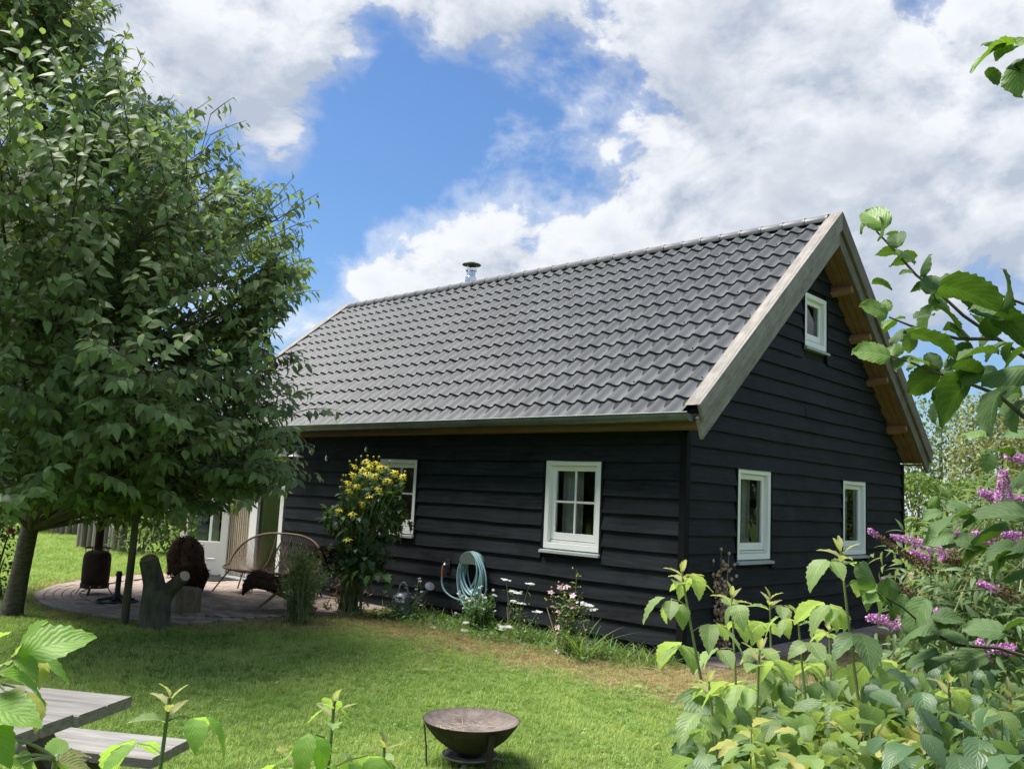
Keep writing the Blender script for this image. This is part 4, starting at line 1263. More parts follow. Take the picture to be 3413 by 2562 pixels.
# chopping block
cb = V3(-5.53, -2.66, 0)
g = MB()
def logshape(c, R_, H_, sides=30, seed=0):
    rr = random.Random(seed); ph = [rr.uniform(0, 6.28) for _ in range(4)]
    V = []; F = []; lv = [0.0, .02, .15, .3, .6, .85, .97, 1.0]
    for l_ in lv:
        for k in range(sides):
            a = 2 * math.pi * k / sides
            r_ = R_ * (1 + .05 * math.sin(2 * a + ph[0]) + .03 * math.sin(3 * a + ph[1] + l_) + .015 * math.sin(9 * a + ph[2]) + .03 * (0.5 - l_))
            if l_ in (0.0, 1.0): r_ *= 0.95
            V.append((c[0] + r_ * math.cos(a), c[1] + r_ * math.sin(a), c[2] + 0.026 + l_ * H_ + .008 * math.sin(a + ph[3]) * (l_ > .5)))
    for i in range(len(lv) - 1):
        for k in range(sides):
            a = i * sides + k; b_ = i * sides + (k + 1) % sides; F.append((a, b_, b_ + sides, a + sides))
    return V, F, sides * (len(lv) - 1), sides
blk = thing('log_seat', 'short upright log used as a stool on the brick patio', 'log', cb)
V, F, e0, sd_ = logshape(cb, 0.165, 0.30, seed=3)
g.raw(V, F + [tuple(range(e0, e0 + sd_))]); g.build('bark', 'log_bark', blk, smooth=True)
c_ = norm(V3(CAM[0] - cb[0], CAM[1] - cb[1], 0))
g = MB(); side = np.cross((0, 0, 1), c_)
pts = [cb + c_ * .168 + side * o_ + V3(0, 0, z_) for o_, z_ in ((-.03, .05), (-.02, .14), (.03, .155), (.075, .19), (.08, .25), (.05, .315))]
pts = [cb + norm(p_ - cb - V3(0, 0, p_[2])) * .1695 + V3(0, 0, p_[2]) for p_ in pts]
g.tube(pts, [.002, .004, .004, .004, .003, .002], 5); g.build('crack', 'cast_iron', blk)

# ------------------------------------------------------------------ plank chairs with fleeces
def fleece_mesh(name, path, wdir, wid, par, thick=0.045, seed=1):
    """shaggy hide draped along a path"""
    rr = random.Random(seed); n = len(path); m_ = 12; V = []; F = []
    for i, p_ in enumerate(path):
        for k in range(m_ + 1):
            s = k / m_ * 2 - 1
            wv = wid * (0.62 + .38 * math.sin(math.pi * (i + .7) / (n + .4))) * (1 + .12 * math.sin(i * 2.1 + (4 if s > 0 else 0)))
            drop = -0.10 * max(0, abs(s) - .72) / .28 
            V.append(np.asarray(p_) + np.asarray(wdir) * s * wv / 2 + V3(rr.uniform(-.012, .012), rr.uniform(-.012, .012), drop + rr.uniform(-.012, .014) + .035 * math.sin(3.1 * s + seed + i * .35) + .022 * math.sin(7.3 * s + seed * 2 - i * .5)))
    for i in range(n - 1):
        for k in range(m_):
            a = i * (m_ + 1) + k; F.append((a, a + 1, a + m_ + 2, a + m_ + 1))
    g_ = MB(); g_.raw(V, F); ob = g_.build(name, 'fleece', par, smooth='all')
    so_ = ob.modifiers.new('thick', 'SOLIDIFY'); so_.thickness = thick; so_.offset = 1
    ss = ob.modifiers.new('sub', 'SUBSURF'); ss.levels = 1; ss.render_levels = 1
    # shaggy locks
    Va = np.array([np.asarray(v_) for v_ in V]); nn = 3800
    idx = [rr.randrange(len(F)) for _ in range(nn)]
    hp = np.array([Va[list(F[i])].mean(0) + np.array([rr.uniform(-.03, .03), rr.uniform(-.03, .03), rr.uniform(-.01, thick)]) for i in idx])
    hd = rand_dirs(nn, -.9, .7)
    M = frames(hp, hd, rand_dirs(nn), rng.uniform(.03, .07, nn))
    bulk('fleece_locks', [leaf_grid(.16, 3, 1, droop=.5), leaf_grid(.2, 3, 1, droop=.9, twist=.5)], M, 'fleece', ob)
    return ob


def plank_chair(name, label, foot, back_dir, scale=1.0, fl=1):
    """two crossed planks: the back plank climbs away from the foot, the seat plank crosses it"""
    h = norm(back_dir); wdir = np.cross(h, (0, 0, 1)); foot = np.asarray(foot, float)
    root = thing(name, label, 'chair', foot)
    for s in (-1, 1):
        o_ = wdir * s * 0.14 * scale
        a_ = foot + o_ + V3(0, 0, .035); b_ = a_ + h * .78 * scale + V3(0, 0, .70 * scale)
        g_ = MB(); g_.bar(a_, b_, 0.085, 0.032, up=wdir if False else (0, 0, 1)); g_.build('back_plank', 'chair_plank', root, bevel=.004)
    for s in (-.55, .55):
        o_ = wdir * s * 0.14 * scale
        c_ = foot + o_ + h * .75 * scale + V3(0, 0, .04); d_ = foot + o_ + h * -.05 * scale + V3(0, 0, .36 * scale)
        g_ = MB(); g_.bar(c_, d_, 0.085, 0.032); g_.build('seat_plank', 'chair_plank', root, bevel=.004)
    for u_, z_ in ((.62, .60), (.72, .69), (.5, .49)):
        g_ = MB(); p_ = foot + h * u_ * scale + V3(0, 0, (z_ + .03) * scale); g_.bar(p_ - wdir * .22, p_ + wdir * .22, .07, .022); g_.build('cross_slat', 'chair_plank', root, bevel=.003)
    for u_, z_ in ((-.02, .375), (.12, .32), (.26, .265)):
        g_ = MB(); p_ = foot + h * u_ * scale + V3(0, 0, z_ * scale); g_.bar(p_ - wdir * .22, p_ + wdir * .22, .09, .022); g_.build('cross_slat', 'chair_plank', root, bevel=.003)
    return root, h, wdir


f2 = V3(*at(556, 1318, 11.45)); f2[2] = 0.026
ch2, h2, w2 = plank_chair('plank_chair', 'wooden crossed plank chair with dark fleece behind the feathery green bush', f2, rxy * 1.0 + fxy * .1, 1.0)
f1 = V3(*at(345, 1285, 12.6)); f1[2] = 0.026
ch1, h1, w1 = plank_chair('plank_chair', 'wooden crossed plank chair with dark fleece behind the forked stump', f1 + rxy * .36 + fxy * .1, -rxy * .35 + fxy * .69, 0.88)
fl_root = thing('fleece', 'dark brown sheep fleece over the plank chair beside the rattan loveseat', 'fleece', f2 + V3(0, 0, .3))
pth = [f2 + h2 * u_ + V3(0, 0, z_) for u_, z_ in ((-.17, .33), (-.12, .40), (-.03, .43), (.08, .40), (.22, .36), (.36, .38), (.50, .55), (.62, .68), (.74, .79), (.84, .80), (.88, .68))]
fleece_mesh('hide', pth, w2, 0.56, fl_root, seed=2)
f1b = f1 + rxy * .36 + fxy * .1
fl_root = thing('fleece', 'dark brown sheep fleece draped over the plank chair behind the stump', 'fleece', f1b + V3(0, 0, .3))
pth = [f1b + h1 * u_ * 0.88 + V3(0, 0, z_ * 0.9) for u_, z_ in ((-.15, .12), (-.14, .28), (-.06, .42), (.08, .40), (.22, .37), (.36, .40), (.50, .57), (.62, .70), (.74, .82), (.86, .80), (.88, .60))]
fleece_mesh('hide', pth, w1, 0.52, fl_root, seed=5)

# ------------------------------------------------------------------ rattan loveseat
lc = V3(-6.76, -0.68, 0.0)
ls = thing('rattan_loveseat', 'brown corded rattan loveseat on black steel legs against the black wall', 'loveseat', lc)
LWX = norm(V3(.92, .39, 0)); LNB = V3(-LWX[1], LWX[0], 0)
def LS_(x, y, z): return lc + LWX * x + LNB * y + V3(0, 0, z)
rim_l = []
for a in np.linspace(0, 2 * math.pi, 72, endpoint=False):
    cx_, sn = math.cos(a), math.sin(a)
    ex = math.copysign(abs(cx_) ** .75, cx_) * 0.80
    if sn >= 0:
        y_ = -0.02 + 0.27 * sn ** .8; z_ = 0.42 + 0.50 * sn ** .85
    else:
        y_ = -0.02 - 0.34 * abs(sn) ** .6; z_ = 0.42 - 0.05 * abs(sn) ** .6
    rim_l.append((ex, y_, z_))
rim = [LS_(*q) for q in rim_l]
g = MB(); g.tube(rim + [rim[0]], 0.016, 8, False); g.build('rim_frame', 'rattan', ls, smooth=True)
holes = [LS_(-.38, -.08, .32), LS_(.38, -.08, .32)]
weave = MB()
for hi, hc in enumerate(holes):
    hr = [hc + V3(.085 * math.cos(a), .085 * math.sin(a), 0.0) for a in np.linspace(0, 2 * math.pi, 25)]
    g = MB(); g.tube(hr, 0.008, 6, False); g.build('hole_ring', 'rattan_dark', ls, smooth=True)
nr = len(rim)
def bez(p0, p1, p2, n=8): return [(1 - s) ** 2 * p0 + 2 * s * (1 - s) * p1 + s * s * p2 for s in np.linspace(0, 1, n)]
def strand(p_out, hc):
    dv = norm(V3(*(p_out - hc)[:2], 0)); p_in = hc + dv * .085
    ctrl = p_in * .42 + p_out * .58; ctrl[2] = hc[2] + (p_out[2] - hc[2]) * .28
    return bez(p_out, ctrl, p_in, 6)
for f_ in np.linspace(0, 1, 150, endpoint=False):
    i0 = f_ * nr; p_ = rim[int(i0) % nr] * (1 - i0 % 1) + rim[(int(i0) + 1) % nr] * (i0 % 1)
    hc = holes[0] if rim_l[int(i0) % nr][0] < 0 else holes[1]
    weave.tube(strand(p_, hc), 0.0048, 4, False)
for f_ in np.linspace(-1, 1, 20):
    top_ = LS_(0, .25, .92); bot_ = LS_(0, -.36, .37); s = (f_ + 1) / 2
    p_ = top_ * (1 - s) + bot_ * s; p_ = p_ + V3(0, 0, -.18 * math.sin(math.pi * s))
    for hc in holes: weave.tube(strand(p_, hc), 0.0045, 4, False)
weave.build('cord_weave', 'rattan', ls, kind='stuff', smooth=True)
for xo in (-.05, .05):
    g = MB(); g.tube(bez(LS_(xo * 3, .25, .91), LS_(xo, -.05, .24), LS_(xo * 3, -.36, .37), 10), 0.009, 6); g.build('rib', 'rattan_dark', ls, smooth=True)
for s in (-1, 1):
    g = MB(); g.tube([LS_(s * .6, -.26, .35), LS_(s * .80, -.36, .03)], .011, 6); g.build('leg', 'steel_black', ls)
    g = MB(); g.tube([LS_(s * .6, .10, .35), LS_(s * .76, .2, .03)], .011, 6); g.build('leg', 'steel_black', ls)
    g = MB(); g.tube([LS_(s * .6, -.26, .35), LS_(s * .6, .10, .35)], .011, 6); g.build('cross_bar', 'steel_black', ls)
g = MB(); g.tube([LS_(-.6, -.1, .335), LS_(.6, -.1, .335)], .011, 6); g.build('cross_bar', 'steel_black', ls)

# door mat
g = MB(); g.box((-9.75, -0.72, .024), (-8.55, -0.16, .036)); mat_o = g.build('door_mat', 'rubber', None)
tag(mat_o, 'black rubber door mat on the bricks below the open garden door', 'door mat')
for k in range(13):
    g = MB(); g.box((-9.73 + k * .092, -0.70, .0362), (-9.73 + k * .092 + .05, -0.18, .045)); 
    g.build('ridge', 'rubber', mat_o)

# ------------------------------------------------------------------ hose on its holder, tap
hx_, hz_ = -3.06, 0.80
hr_ = thing('hose_holder', 'grey green half round hose holder screwed to the black wall', 'hose holder', (hx_, -0.03, hz_))
V = []; F = []; nn = 14
for y_, R_ in ((-.036, .165), (-.05, .15), (-.17, .15), (-.18, .175)):
    for k in range(nn + 1):
        a = math.pi * (0.06 + .88 * k / nn); V.append((hx_ + R_ * math.cos(a), y_, hz_ - .04 + R_ * math.sin(a)))
for j in range(3):
    for k in range(nn): a = j * (nn + 1) + k; F.append((a, a + 1, a + nn + 2, a + nn + 1))
g = MB(); g.raw(V, F); ob = g.build('saddle', 'reel_grey', hr_, smooth=True); sm2 = ob.modifiers.new('t', 'SOLIDIFY'); sm2.thickness = .006
g = MB(); g.prism([(hx_ + .165 * math.cos(a), -.18, hz_ - .04 + .165 * math.sin(a)) for a in np.linspace(.1, math.pi - .1, 12)] , (0, .004, 0)); g.build('front_plate', 'reel_grey', hr_)
hs = thing('garden_hose', 'pale blue garden hose hanging in loops from its wall holder', 'hose', (hx_, -0.1, hz_))
g = MB()
pts = []
rr = random.Random(4)
for L_ in range(11):
    hw = rr.uniform(.15, .25); hh = rr.uniform(.24, .37); cx_ = hx_ + rr.uniform(-.05, .05); yy = -.065 - .10 * ((L_ * .37) % 1); ph = rr.uniform(-.12, .12)
    for k in range(26):
        a = math.pi / 2 + 2 * math.pi * k / 26
        tw = 1 - .35 * max(0, math.sin(a)) if math.sin(a) > 0 else 1
        z_ = hz_ + .125 - hh + hh * math.sin(a); x_ = cx_ + hw * math.cos(a) * (1 if math.sin(a) < 0.3 else 1 - .25 * (math.sin(a) - .3)) + ph * (math.sin(a) - 1) * .5
        pts.append(V3(x_, yy - .02 * math.cos(a) - .015 * L_ / 11, z_))
g.tube(pts, 0.0115, 8); g.build('coil', 'hose_blue', hs, smooth=True)
tx_, tz_ = -3.61, 0.70
g = MB(); g.tube([V3(tx_, -.11, tz_ - .10)] + bez(V3(tx_, -.11, tz_ - .14), V3(tx_ - .02, -.12, .33), V3(hx_ - .16, -.12, .30), 10) + [V3(hx_ - .05, -.12, .33)], 0.0115, 8); g.build('feed', 'hose_blue', hs, smooth=True)
g = MB(); g.tube([V3(tx_, -.11, tz_ - .03), V3(tx_, -.11, tz_ - .12)], [.016, .014], 10); g.build('connector', 'orange_plastic', hs, smooth=True)
nz0 = V3(hx_ - .22, -.10, hz_ + .03); nz1 = V3(hx_ - .10, -.12, hz_ + .115)
g = MB(); g.tube([nz0, nz0 * .7 + nz1 * .3], [.013, .018], 10); g.build('nozzle_tip', 'orange_plastic', hs, smooth=True)
g = MB(); g.tube([nz0 * .7 + nz1 * .3, nz1], [.016, .013], 10); g.build('nozzle', 'steel_black', hs, smooth=True)
tap = thing('wall_tap', 'small chrome garden tap on a black wall plate left of the hose', 'tap', (tx_, -0.02, tz_))
g = MB(); g.box((tx_ - .01, -.045, tz_ - .09), (tx_ + .07, -.03, tz_ + .09)); g.build('back_plate', 'cast_iron', tap, bevel=.003)
g = MB(); g.tube([V3(tx_ + .03, -.04, tz_ + .02), V3(tx_ + .02, -.09, tz_ + .02), V3(tx_, -.11, tz_ + .005), V3(tx_, -.11, tz_ - .035)], [.013, .016, .014, .011], 10); g.build('spout', 'chrome', tap, smooth=True)
g = MB(); g.tube([V3(tx_ + .02, -.09, tz_ + .03), V3(tx_ + .02, -.09, tz_ + .06)], .007, 8); g.bar(V3(tx_ - .03, -.09, tz_ + .062), V3(tx_ + .065, -.09, tz_ + .066), .012, .008); g.build('handle', 'chrome', tap)

# watering can
wx, wy = -4.13, -0.30
wc = thing('watering_can', 'grey zinc watering can with hoop handle standing at the wall', 'watering can', (wx, wy, 0))
g = MB(); g.lathe((wx, wy, 0), [(0.12, 0.01), (0.128, 0.015), (0.118, 0.25), (0.124, 0.262), (0.118, 0.27), (0.09, 0.30), (0.085, 0.30)], 28, True); body = g.build('body', 'can_zinc', wc, smooth=True)
for z_ in (.06, .2): g = MB(); g.lathe((wx, wy, z_), [(0.122, -.006), (0.129, 0), (0.122, .006)], 28); g.build('hoop', 'can_zinc', wc, smooth=True)
sp0 = V3(wx + .10, wy, 0.07); sp1 = V3(wx + .46, wy + .02, 0.41)
g = MB(); g.tube([sp0, sp0 * .5 + sp1 * .5 + V3(0, 0, -.01), sp1], [.034, .022, .016], 12); g.build('spout', 'can_zinc', wc, smooth=True)
ax_ = norm(norm(sp1 - sp0) + V3(.25, -.55, .15))
g = MB(); g.lathe(sp1, [(0.014, -.02), (0.02, 0.0), (0.062, .05), (0.065, .055), (0.06, .062), (0.0, .07)], 20, False, ax_); g.build('rose', 'can_zinc', wc, smooth=True)
g = MB(); g.tube([V3(wx + .10 * math.cos(a) - .02, wy, 0.27 + .17 * math.sin(a)) for a in np.linspace(-.2, math.pi + .2, 14)], .012, 8); g.build('handle', 'can_zinc', wc, smooth=True)
g = MB(); g.tube([V3(wx - .11, wy, .24), V3(wx - .22, wy, .22), V3(wx - .23, wy, .13), V3(wx - .12, wy, .08)], .010, 8); g.build('rear_handle', 'can_zinc', wc, smooth=True)
g = MB(); g.tube([V3(wx + .08, wy, .26), sp0 * .35 + sp1 * .65], .006, 6); g.build('brace', 'can_zinc', wc)

# ------------------------------------------------------------------ wall lamp and string lights
wl = thing('wall_lamp', 'white barn style wall lamp on a curved arm beside the garden door', 'wall lamp', (-6.93, -0.04, 2.23))
g = MB(); g.lathe((-6.93, -.034, 2.23), [(0.0, .022), (0.05, .018), (0.062, 0), (0.062, -.004)], 20, False, (0, -1, 0)); g.build('wall_plate', 'lamp_white', wl, smooth=True)
g = MB(); g.tube(bez(V3(-6.93, -.05, 2.24), V3(-6.98, -.20, 2.40), V3(-7.05, -.24, 2.20), 10), .010, 8); g.build('arm', 'lamp_white', wl, smooth=True)
g = MB(); g.lathe((-7.05, -.24, 2.14), [(0.022, .07), (0.03, .04), (0.05, .025), (0.11, 0.0), (0.125, -.015), (0.12, -.018), (0.05, .018), (0.02, .03)], 24); g.build('shade', 'lamp_white', wl, smooth=True)
g = MB(); g.lathe((-7.05, -.24, 2.05), [(0.0, -.06), (0.035, -.04), (0.045, 0), (0.04, .04), (0.03, .07)], 16); g.build('globe', 'bulb_glass', wl, smooth=True)
sl = thing('string_lights', 'thin cable of clear bulbs strung below the eaves', 'string lights', (-6.0, -0.1, 2.3))
cab = [V3(-5.23, -.06, 2.405), V3(-5.42, -.10, 2.355), V3(-5.9, -.12, 2.27), V3(-6.36, -.13, 2.215), V3(-6.8, -.16, 2.18), V3(-7.2, -.3, 2.165), V3(-7.7, -.6, 2.19), V3(-8.3, -1.0, 2.28)]
g = MB(); g.tube(cab, .007, 6); g.build('cable', 'steel_black', sl, smooth=True)
for p_ in (cab[1], cab[3], cab[5], cab[6]):
    g = MB(); g.tube([p_, p_ - V3(0, 0, .055)], [.014, .017], 10); so_ = g.build('socket', 'steel_black', sl, smooth=True)
    g = MB(); g.lathe(p_ - V3(0, 0, .05), [(0.012, 0), (0.02, -.02), (0.030, -.05), (0.027, -.075), (0.014, -.092), (0.0, -.096)], 14); bl_ = g.build('bulb', 'bulb_glass', sl, smooth=True)
    g = MB(); g.tube([p_ - V3(.006, 0, .065), p_ - V3(.006, 0, .12), p_ - V3(-.006, 0, .12), p_ - V3(-.006, 0, .065)], .0018, 4); g.build('filament', 'chrome', bl_)

# ------------------------------------------------------------------ log palisades at the back of the garden
def palisade(name, label, a_, b_, n, hgt, seed):
    rr = random.Random(seed); a_ = np.asarray(a_, float); b_ = np.asarray(b_, float)
    root = thing(name, label, 'fence', a_)
    for k in range(n):
        p_ = a_ + (b_ - a_) * k / max(1, n - 1) + V3(rr.uniform(-.05, .05), rr.uniform(-.05, .05), 0); p_[2] = 0
        r_ = rr.uniform(.075, .115); h_ = hgt * rr.uniform(.82, 1.08)
        g_ = MB(); g_.tube([p_ - V3(0, 0, .05), p_ + V3(rr.uniform(-.02, .02), 0, h_ * .5), p_ + V3(rr.uniform(-.05, .05), 0, h_ - .02), p_ + V3(rr.uniform(-.05, .05), 0, h_)], [r_, r_ * .97, r_ * .93, r_ * .8], 10)
        g_.build('log_post', 'palisade_wood', root, smooth=True)
    return root
palisade('palisade', 'row of grey upright logs left of the stove pipe, nearer of the two', at(172, 1180, 20.3) * V3(1, 1, 0), at(262, 1190, 19.6) * V3(1, 1, 0), 10, 1.15, 1)
palisade('palisade', 'row of grey upright logs beyond the shrubs, farther of the two', at(112, 1152, 24.5) * V3(1, 1, 0), at(190, 1152, 24.5) * V3(1, 1, 0), 9, 1.1, 2)

# neighbour's roof seen through the tree
mottled('neighbour_tile', (0.42, 0.22, 0.15), (0.55, 0.33, 0.24), 6.0, 0.9)
mottled('neighbour_wall', (0.45, 0.42, 0.38), (0.55, 0.52, 0.47), 3.0, 0.9)
nb = V3(*at(200, 1120, 46)); nb[2] = 0
nh = thing('house', 'distant pale house with a salmon tile roof behind the cherry tree', 'house', nb)
ux = rxy; vy = fxy
def nP(u, v, z): return nb + ux * u + vy * v + V3(0, 0, z)
g = MB(); g.prism([nP(-6, 0, 0), nP(6, 0, 0), nP(6, 7, 0), nP(-6, 7, 0)], (0, 0, 3.0)); g.build('wall', 'neighbour_wall', nh)
g = MB(); g.prism([nP(-6.4, -.5, 2.8), nP(-6.4, 3.5, 5.6), nP(-6.4, 7.5, 2.8)], ux * 12.8); g.build('roof', 'neighbour_tile', nh)
for u in (-3, 0.5, 3.5):
    g = MB(); g.prism([nP(u, -.05, 1.0), nP(u + 1.2, -.05, 1.0), nP(u + 1.2, -.05, 2.2), nP(u, -.05, 2.2)], vy * .04); wn = g.build('window', 'white_paint', nh)
    g = MB(); g.prism([nP(u + .1, -.08, 1.1), nP(u + 1.1, -.08, 1.1), nP(u + 1.1, -.08, 2.1), nP(u + .1, -.08, 2.1)], vy * .02); g.build('pane', 'steel_black', wn)

# ------------------------------------------------------------------ foliage materials
leafmat('leaf_cherry', (0.170, 0.245, 0.105), (0.22, 0.285, 0.14), 0.5, 0.5, 0.4, spec=0.32)
leafmat('leaf_hazel', (0.105, 0.175, 0.065), (0.07, 0.125, 0.034), 0.3, 0.58, 0.34, veins=0.4, spec=0.28, tcol=(1.3, 1.5, 0.45))
leafmat('leaf_hazel_young', (0.15, 0.25, 0.06), (0.13, 0.22, 0.05), 0.2, 0.45, 0.4, veins=0.5, tcol=(1.5, 1.6, 0.5))
leafmat('leaf_rasp_young', (0.21, 0.295, 0.105), (0.34, 0.43, 0.20), 0.25, 0.5, 0.42, veins=0.45)
leafmat('leaf_rasp_mid', (0.115, 0.19, 0.07), (0.26, 0.35, 0.19), 0.3, 0.48, 0.35, veins=0.4)
leafmat('leaf_rasp_dark', (0.065, 0.125, 0.052), (0.17, 0.25, 0.14), 0.35, 0.42, 0.28, veins=0.35)
leafmat('leaf_rasp_bright', (0.21, 0.36, 0.065), (0.26, 0.38, 0.12), 0.18, 0.5, 0.5, veins=0.7, vein_col=(0.16, 0.33, 0.03))
leafmat('leaf_rasp_tip', (0.30, 0.30, 0.13), (0.36, 0.36, 0.20), 0.25, 0.5, 0.45, veins=0.4)
leafmat('leaf_yellow', (0.145, 0.225, 0.06), (0.24, 0.30, 0.13), 0.4, 0.55, 0.35, veins=0.35, yellow=(0.38, (0.38, 0.36, 0.09)))
leafmat('leaf_rud', (0.085, 0.16, 0.06), (0.12, 0.19, 0.08), 0.4, 0.45, 0.28)
leafmat('leaf_artemisia', (0.18, 0.26, 0.09), (0.16, 0.22, 0.09), 0.4, 0.6, 0.3)
leafmat('leaf_buddleja', (0.105, 0.175, 0.065), (0.30, 0.35, 0.24), 0.35, 0.55, 0.3)
leafmat('leaf_hedge', (0.115, 0.20, 0.035), (0.14, 0.21, 0.05), 0.5, 0.42, 0.3, yellow=(0.25, (0.28, 0.36, 0.06)))
leafmat('leaf_tree_far', (0.075, 0.13, 0.035), (0.12, 0.17, 0.06), 0.45, 0.5, 0.3)
leafmat('leaf_tree_gold', (0.20, 0.22, 0.07), (0.22, 0.23, 0.09), 0.4, 0.5, 0.3)
leafmat('leaf_dark', (0.022, 0.045, 0.012), (0.035, 0.06, 0.02), 0.4, 0.5, 0.2)  # darkest foliage green, for the mirrored hedge and trees
leafmat('leaf_weed', (0.12, 0.22, 0.045), (0.16, 0.24, 0.07), 0.4, 0.5, 0.35, yellow=(0.2, (0.40, 0.36, 0.16)))
leafmat('leaf_feverfew', (0.085, 0.20, 0.045), (0.12, 0.22, 0.07), 0.35, 0.5, 0.3)
leafmat('leaf_dry', (0.30, 0.21, 0.12), (0.33, 0.24, 0.14), 0.45, 0.8, 0.2)
leafmat('petal_yellow', (0.88, 0.74, 0.03), (0.80, 0.66, 0.04), 0.12, 0.5, 0.35, tcol=(1.1, 1.0, 0.5))
leafmat('petal_white', (0.80, 0.80, 0.78), (0.75, 0.75, 0.72), 0.06, 0.5, 0.3, tcol=(1, 1, 1))
leafmat('petal_pink', (0.66, 0.43, 0.52), (0.62, 0.42, 0.50), 0.15, 0.5, 0.3, tcol=(1, 0.9, 1))
leafmat('petal_purple', (0.66, 0.32, 0.62), (0.55, 0.26, 0.52), 0.4, 0.6, 0.25, tcol=(1.1, 0.9, 1.1))
leafmat('petal_rose', (0.75, 0.10, 0.22), (0.65, 0.08, 0.18), 0.2, 0.5, 0.3, tcol=(1.1, .9, .9))
leafmat('spent_bloom', (0.15, 0.095, 0.05), (0.17, 0.11, 0.06), 0.4, 0.8, 0.1)
mottled('stem_green', (0.09, 0.14, 0.045), (0.16, 0.21, 0.075), 20.0, 0.6, bump=0.1)
mottled('stem_pale', (0.18, 0.22, 0.09), (0.27, 0.29, 0.14), 20.0, 0.6, bump=0.1)
mottled('stem_dry', (0.22, 0.16, 0.10), (0.38, 0.29, 0.20), 24.0, 0.9, bump=0.3)
newmat('cone_green', (0.36, 0.36, 0.06), 0.7)
newmat('pod_dry', (0.46, 0.35, 0.27), 0.85)

T_CHERRY = [leaf_grid(.47, 5, 1, .04, .30, .22, wave=.03), leaf_grid(.50, 5, 1, .04, .45, .35, wave=.05, twist=.4), leaf_grid(.44, 5, 1, .04, .2, .12, wave=.04, twist=-.35)]
T_SMALL = [leaf_grid(.5, 3, 1, .05, .3, .2), leaf_grid(.42, 3, 1, .05, .4, .35, twist=.4)]
T_BUSH = [leaf_grid(.55, 3, 1, .06, .3, .15), leaf_grid(.5, 3, 1, .06, .4, .3, twist=.5)]
T_LANCE = [leaf_grid(.24, 5, 1, .04, .4, .45), leaf_grid(.22, 5, 1, .04, .5, .7, twist=.4), leaf_grid(.27, 5, 1, .04, .3, .25, twist=-.3)]
T_LOBED = [leaf_grid(.62, 7, 1, .06, .3, .35, serr=.30), leaf_grid(.5, 7, 1, .06, .4, .5, serr=.34, twist=.4)]
T_RASP = [leaf_grid(.68, 16, 3, .03, .25, .25, serr=.05, pleat=.011), leaf_grid(.62, 16, 3, .03, .38, .45, serr=.05, pleat=.012, twist=.25), leaf_grid(.72, 16, 3, .03, .15, .6, serr=.05, pleat=.011, twist=-.2)]
T_HAZEL = [leaf_grid(.86, 18, 4, .06, .16, .22, serr=.04, shape='round', pleat=.011, wave=.05), leaf_grid(.80, 18, 4, .06, .34, .40, serr=.045, shape='round', pleat=.012, wave=.07, twist=.3),
           leaf_grid(.92, 18, 4, .06, -.14, .35, serr=.04, shape='round', pleat=.011, wave=.09, curl=.35), leaf_grid(.78, 18, 4, .06, .5, .55, serr=.045, shape='round', pleat=.011, wave=.05, twist=-.4)]
T_PETAL = [leaf_grid(.42, 3, 1, .2, .15, .35)]
T_FLORET = [leaf_grid(.9, 2, 1, .5, .2, .1)]


def lm(templates, mat):
    return [mesh_from('leaf', *tp__, mat) for tp__ in templates]


def proj_px(P):
    """photo position (2211 wide copy) of world points; used to keep crowns inside their surveyed outline"""
    d_ = np.atleast_2d(P) - CAM; z_ = d_ @ FWD
    return (1706.5 + FPX * (d_ @ RGT) / z_) / K, (1281.0 - FPX * (d_ @ UPV) / z_) / K, z_


def inside_poly(x, y, poly):
    c = np.zeros(len(x), bool); n = len(poly); j = n - 1
    for i in range(n):
        xi, yi = poly[i]; xj, yj = poly[j]
        c ^= ((yi > y) != (yj > y)) & (x < (xj - xi) * (y - yi) / (yj - yi + 1e-9) + xi)
        j = i
    return c


# ------------------------------------------------------------------ the cherry tree
tb = V3(-6.27, -4.46, 0)
tree = thing('cherry_tree', 'broad leafy cherry tree with hanging leaves at the left edge', 'tree', tb)
trunk_pts = [tb + V3(0, 0, -.1), tb + V3(.03, .02, .15), V3(*at(45, 1230, 10.22)), V3(*at(66, 1130, 10.22)), V3(*at(74, 1000, 10.25)), V3(*at(80, 800, 10.3)), V3(*at(86, 560, 10.35)), V3(*at(92, 250, 10.4)), V3(*at(100, -60, 10.4)), V3(*at(105, -220, 10.4))]
g = MB(); g.tube(trunk_pts, [.15, .115, .10, .095, .09, .078, .06, .042, .025, .012], 14); g.build('trunk', 'bark_cherry', tree, smooth=True)
tz = np.array([p_[2] for p_ in trunk_pts]); tx = np.array([p_[0] for p_ in trunk_pts]); ty = np.array([p_[1] for p_ in trunk_pts])
def axis_at(z): return V3(np.interp(z, tz, tx), np.interp(z, tz, ty), z)
RZ = ([0.7, 0.95, 1.25, 2.0, 3.0, 4.1, 4.7, 5.4, 5.9, 6.4, 7.2, 8.3], [1.6, 2.6, 3.2, 3.3, 3.4, 3.6, 3.35, 2.7, 2.0, 1.5, 1.1, .3])
OUT = [(-900, -900), (150, -900), (215, -260), (262, -5), (258, 60), (255, 110), (285, 140), (312, 155), (300, 205), (345, 240), (388, 228), (396, 275), (400, 330), (425, 285), (445, 330), (470, 360), (500, 308), (520, 318), (510, 385), (545, 420), (588, 395), (570, 460), (600, 480), (640, 432), (645, 478), (612, 545), (685, 545), (660, 585), (640, 610), (655, 640), (600, 690), (612, 735), (580, 770),
       (642, 770), (620, 800), (650, 830), (612, 850), (628, 925), (590, 945), (655, 990), (630, 1040), (640, 1085), (605, 1130), (560, 1095), (520, 1140), (470, 1100), (420, 1110), (400, 1155), (360, 1130), (320, 1150), (285, 1110), (240, 1105), (200, 1075), (150, 1095), (100, 1075), (85, 1085), (0, 1100), (-900, 1120)]
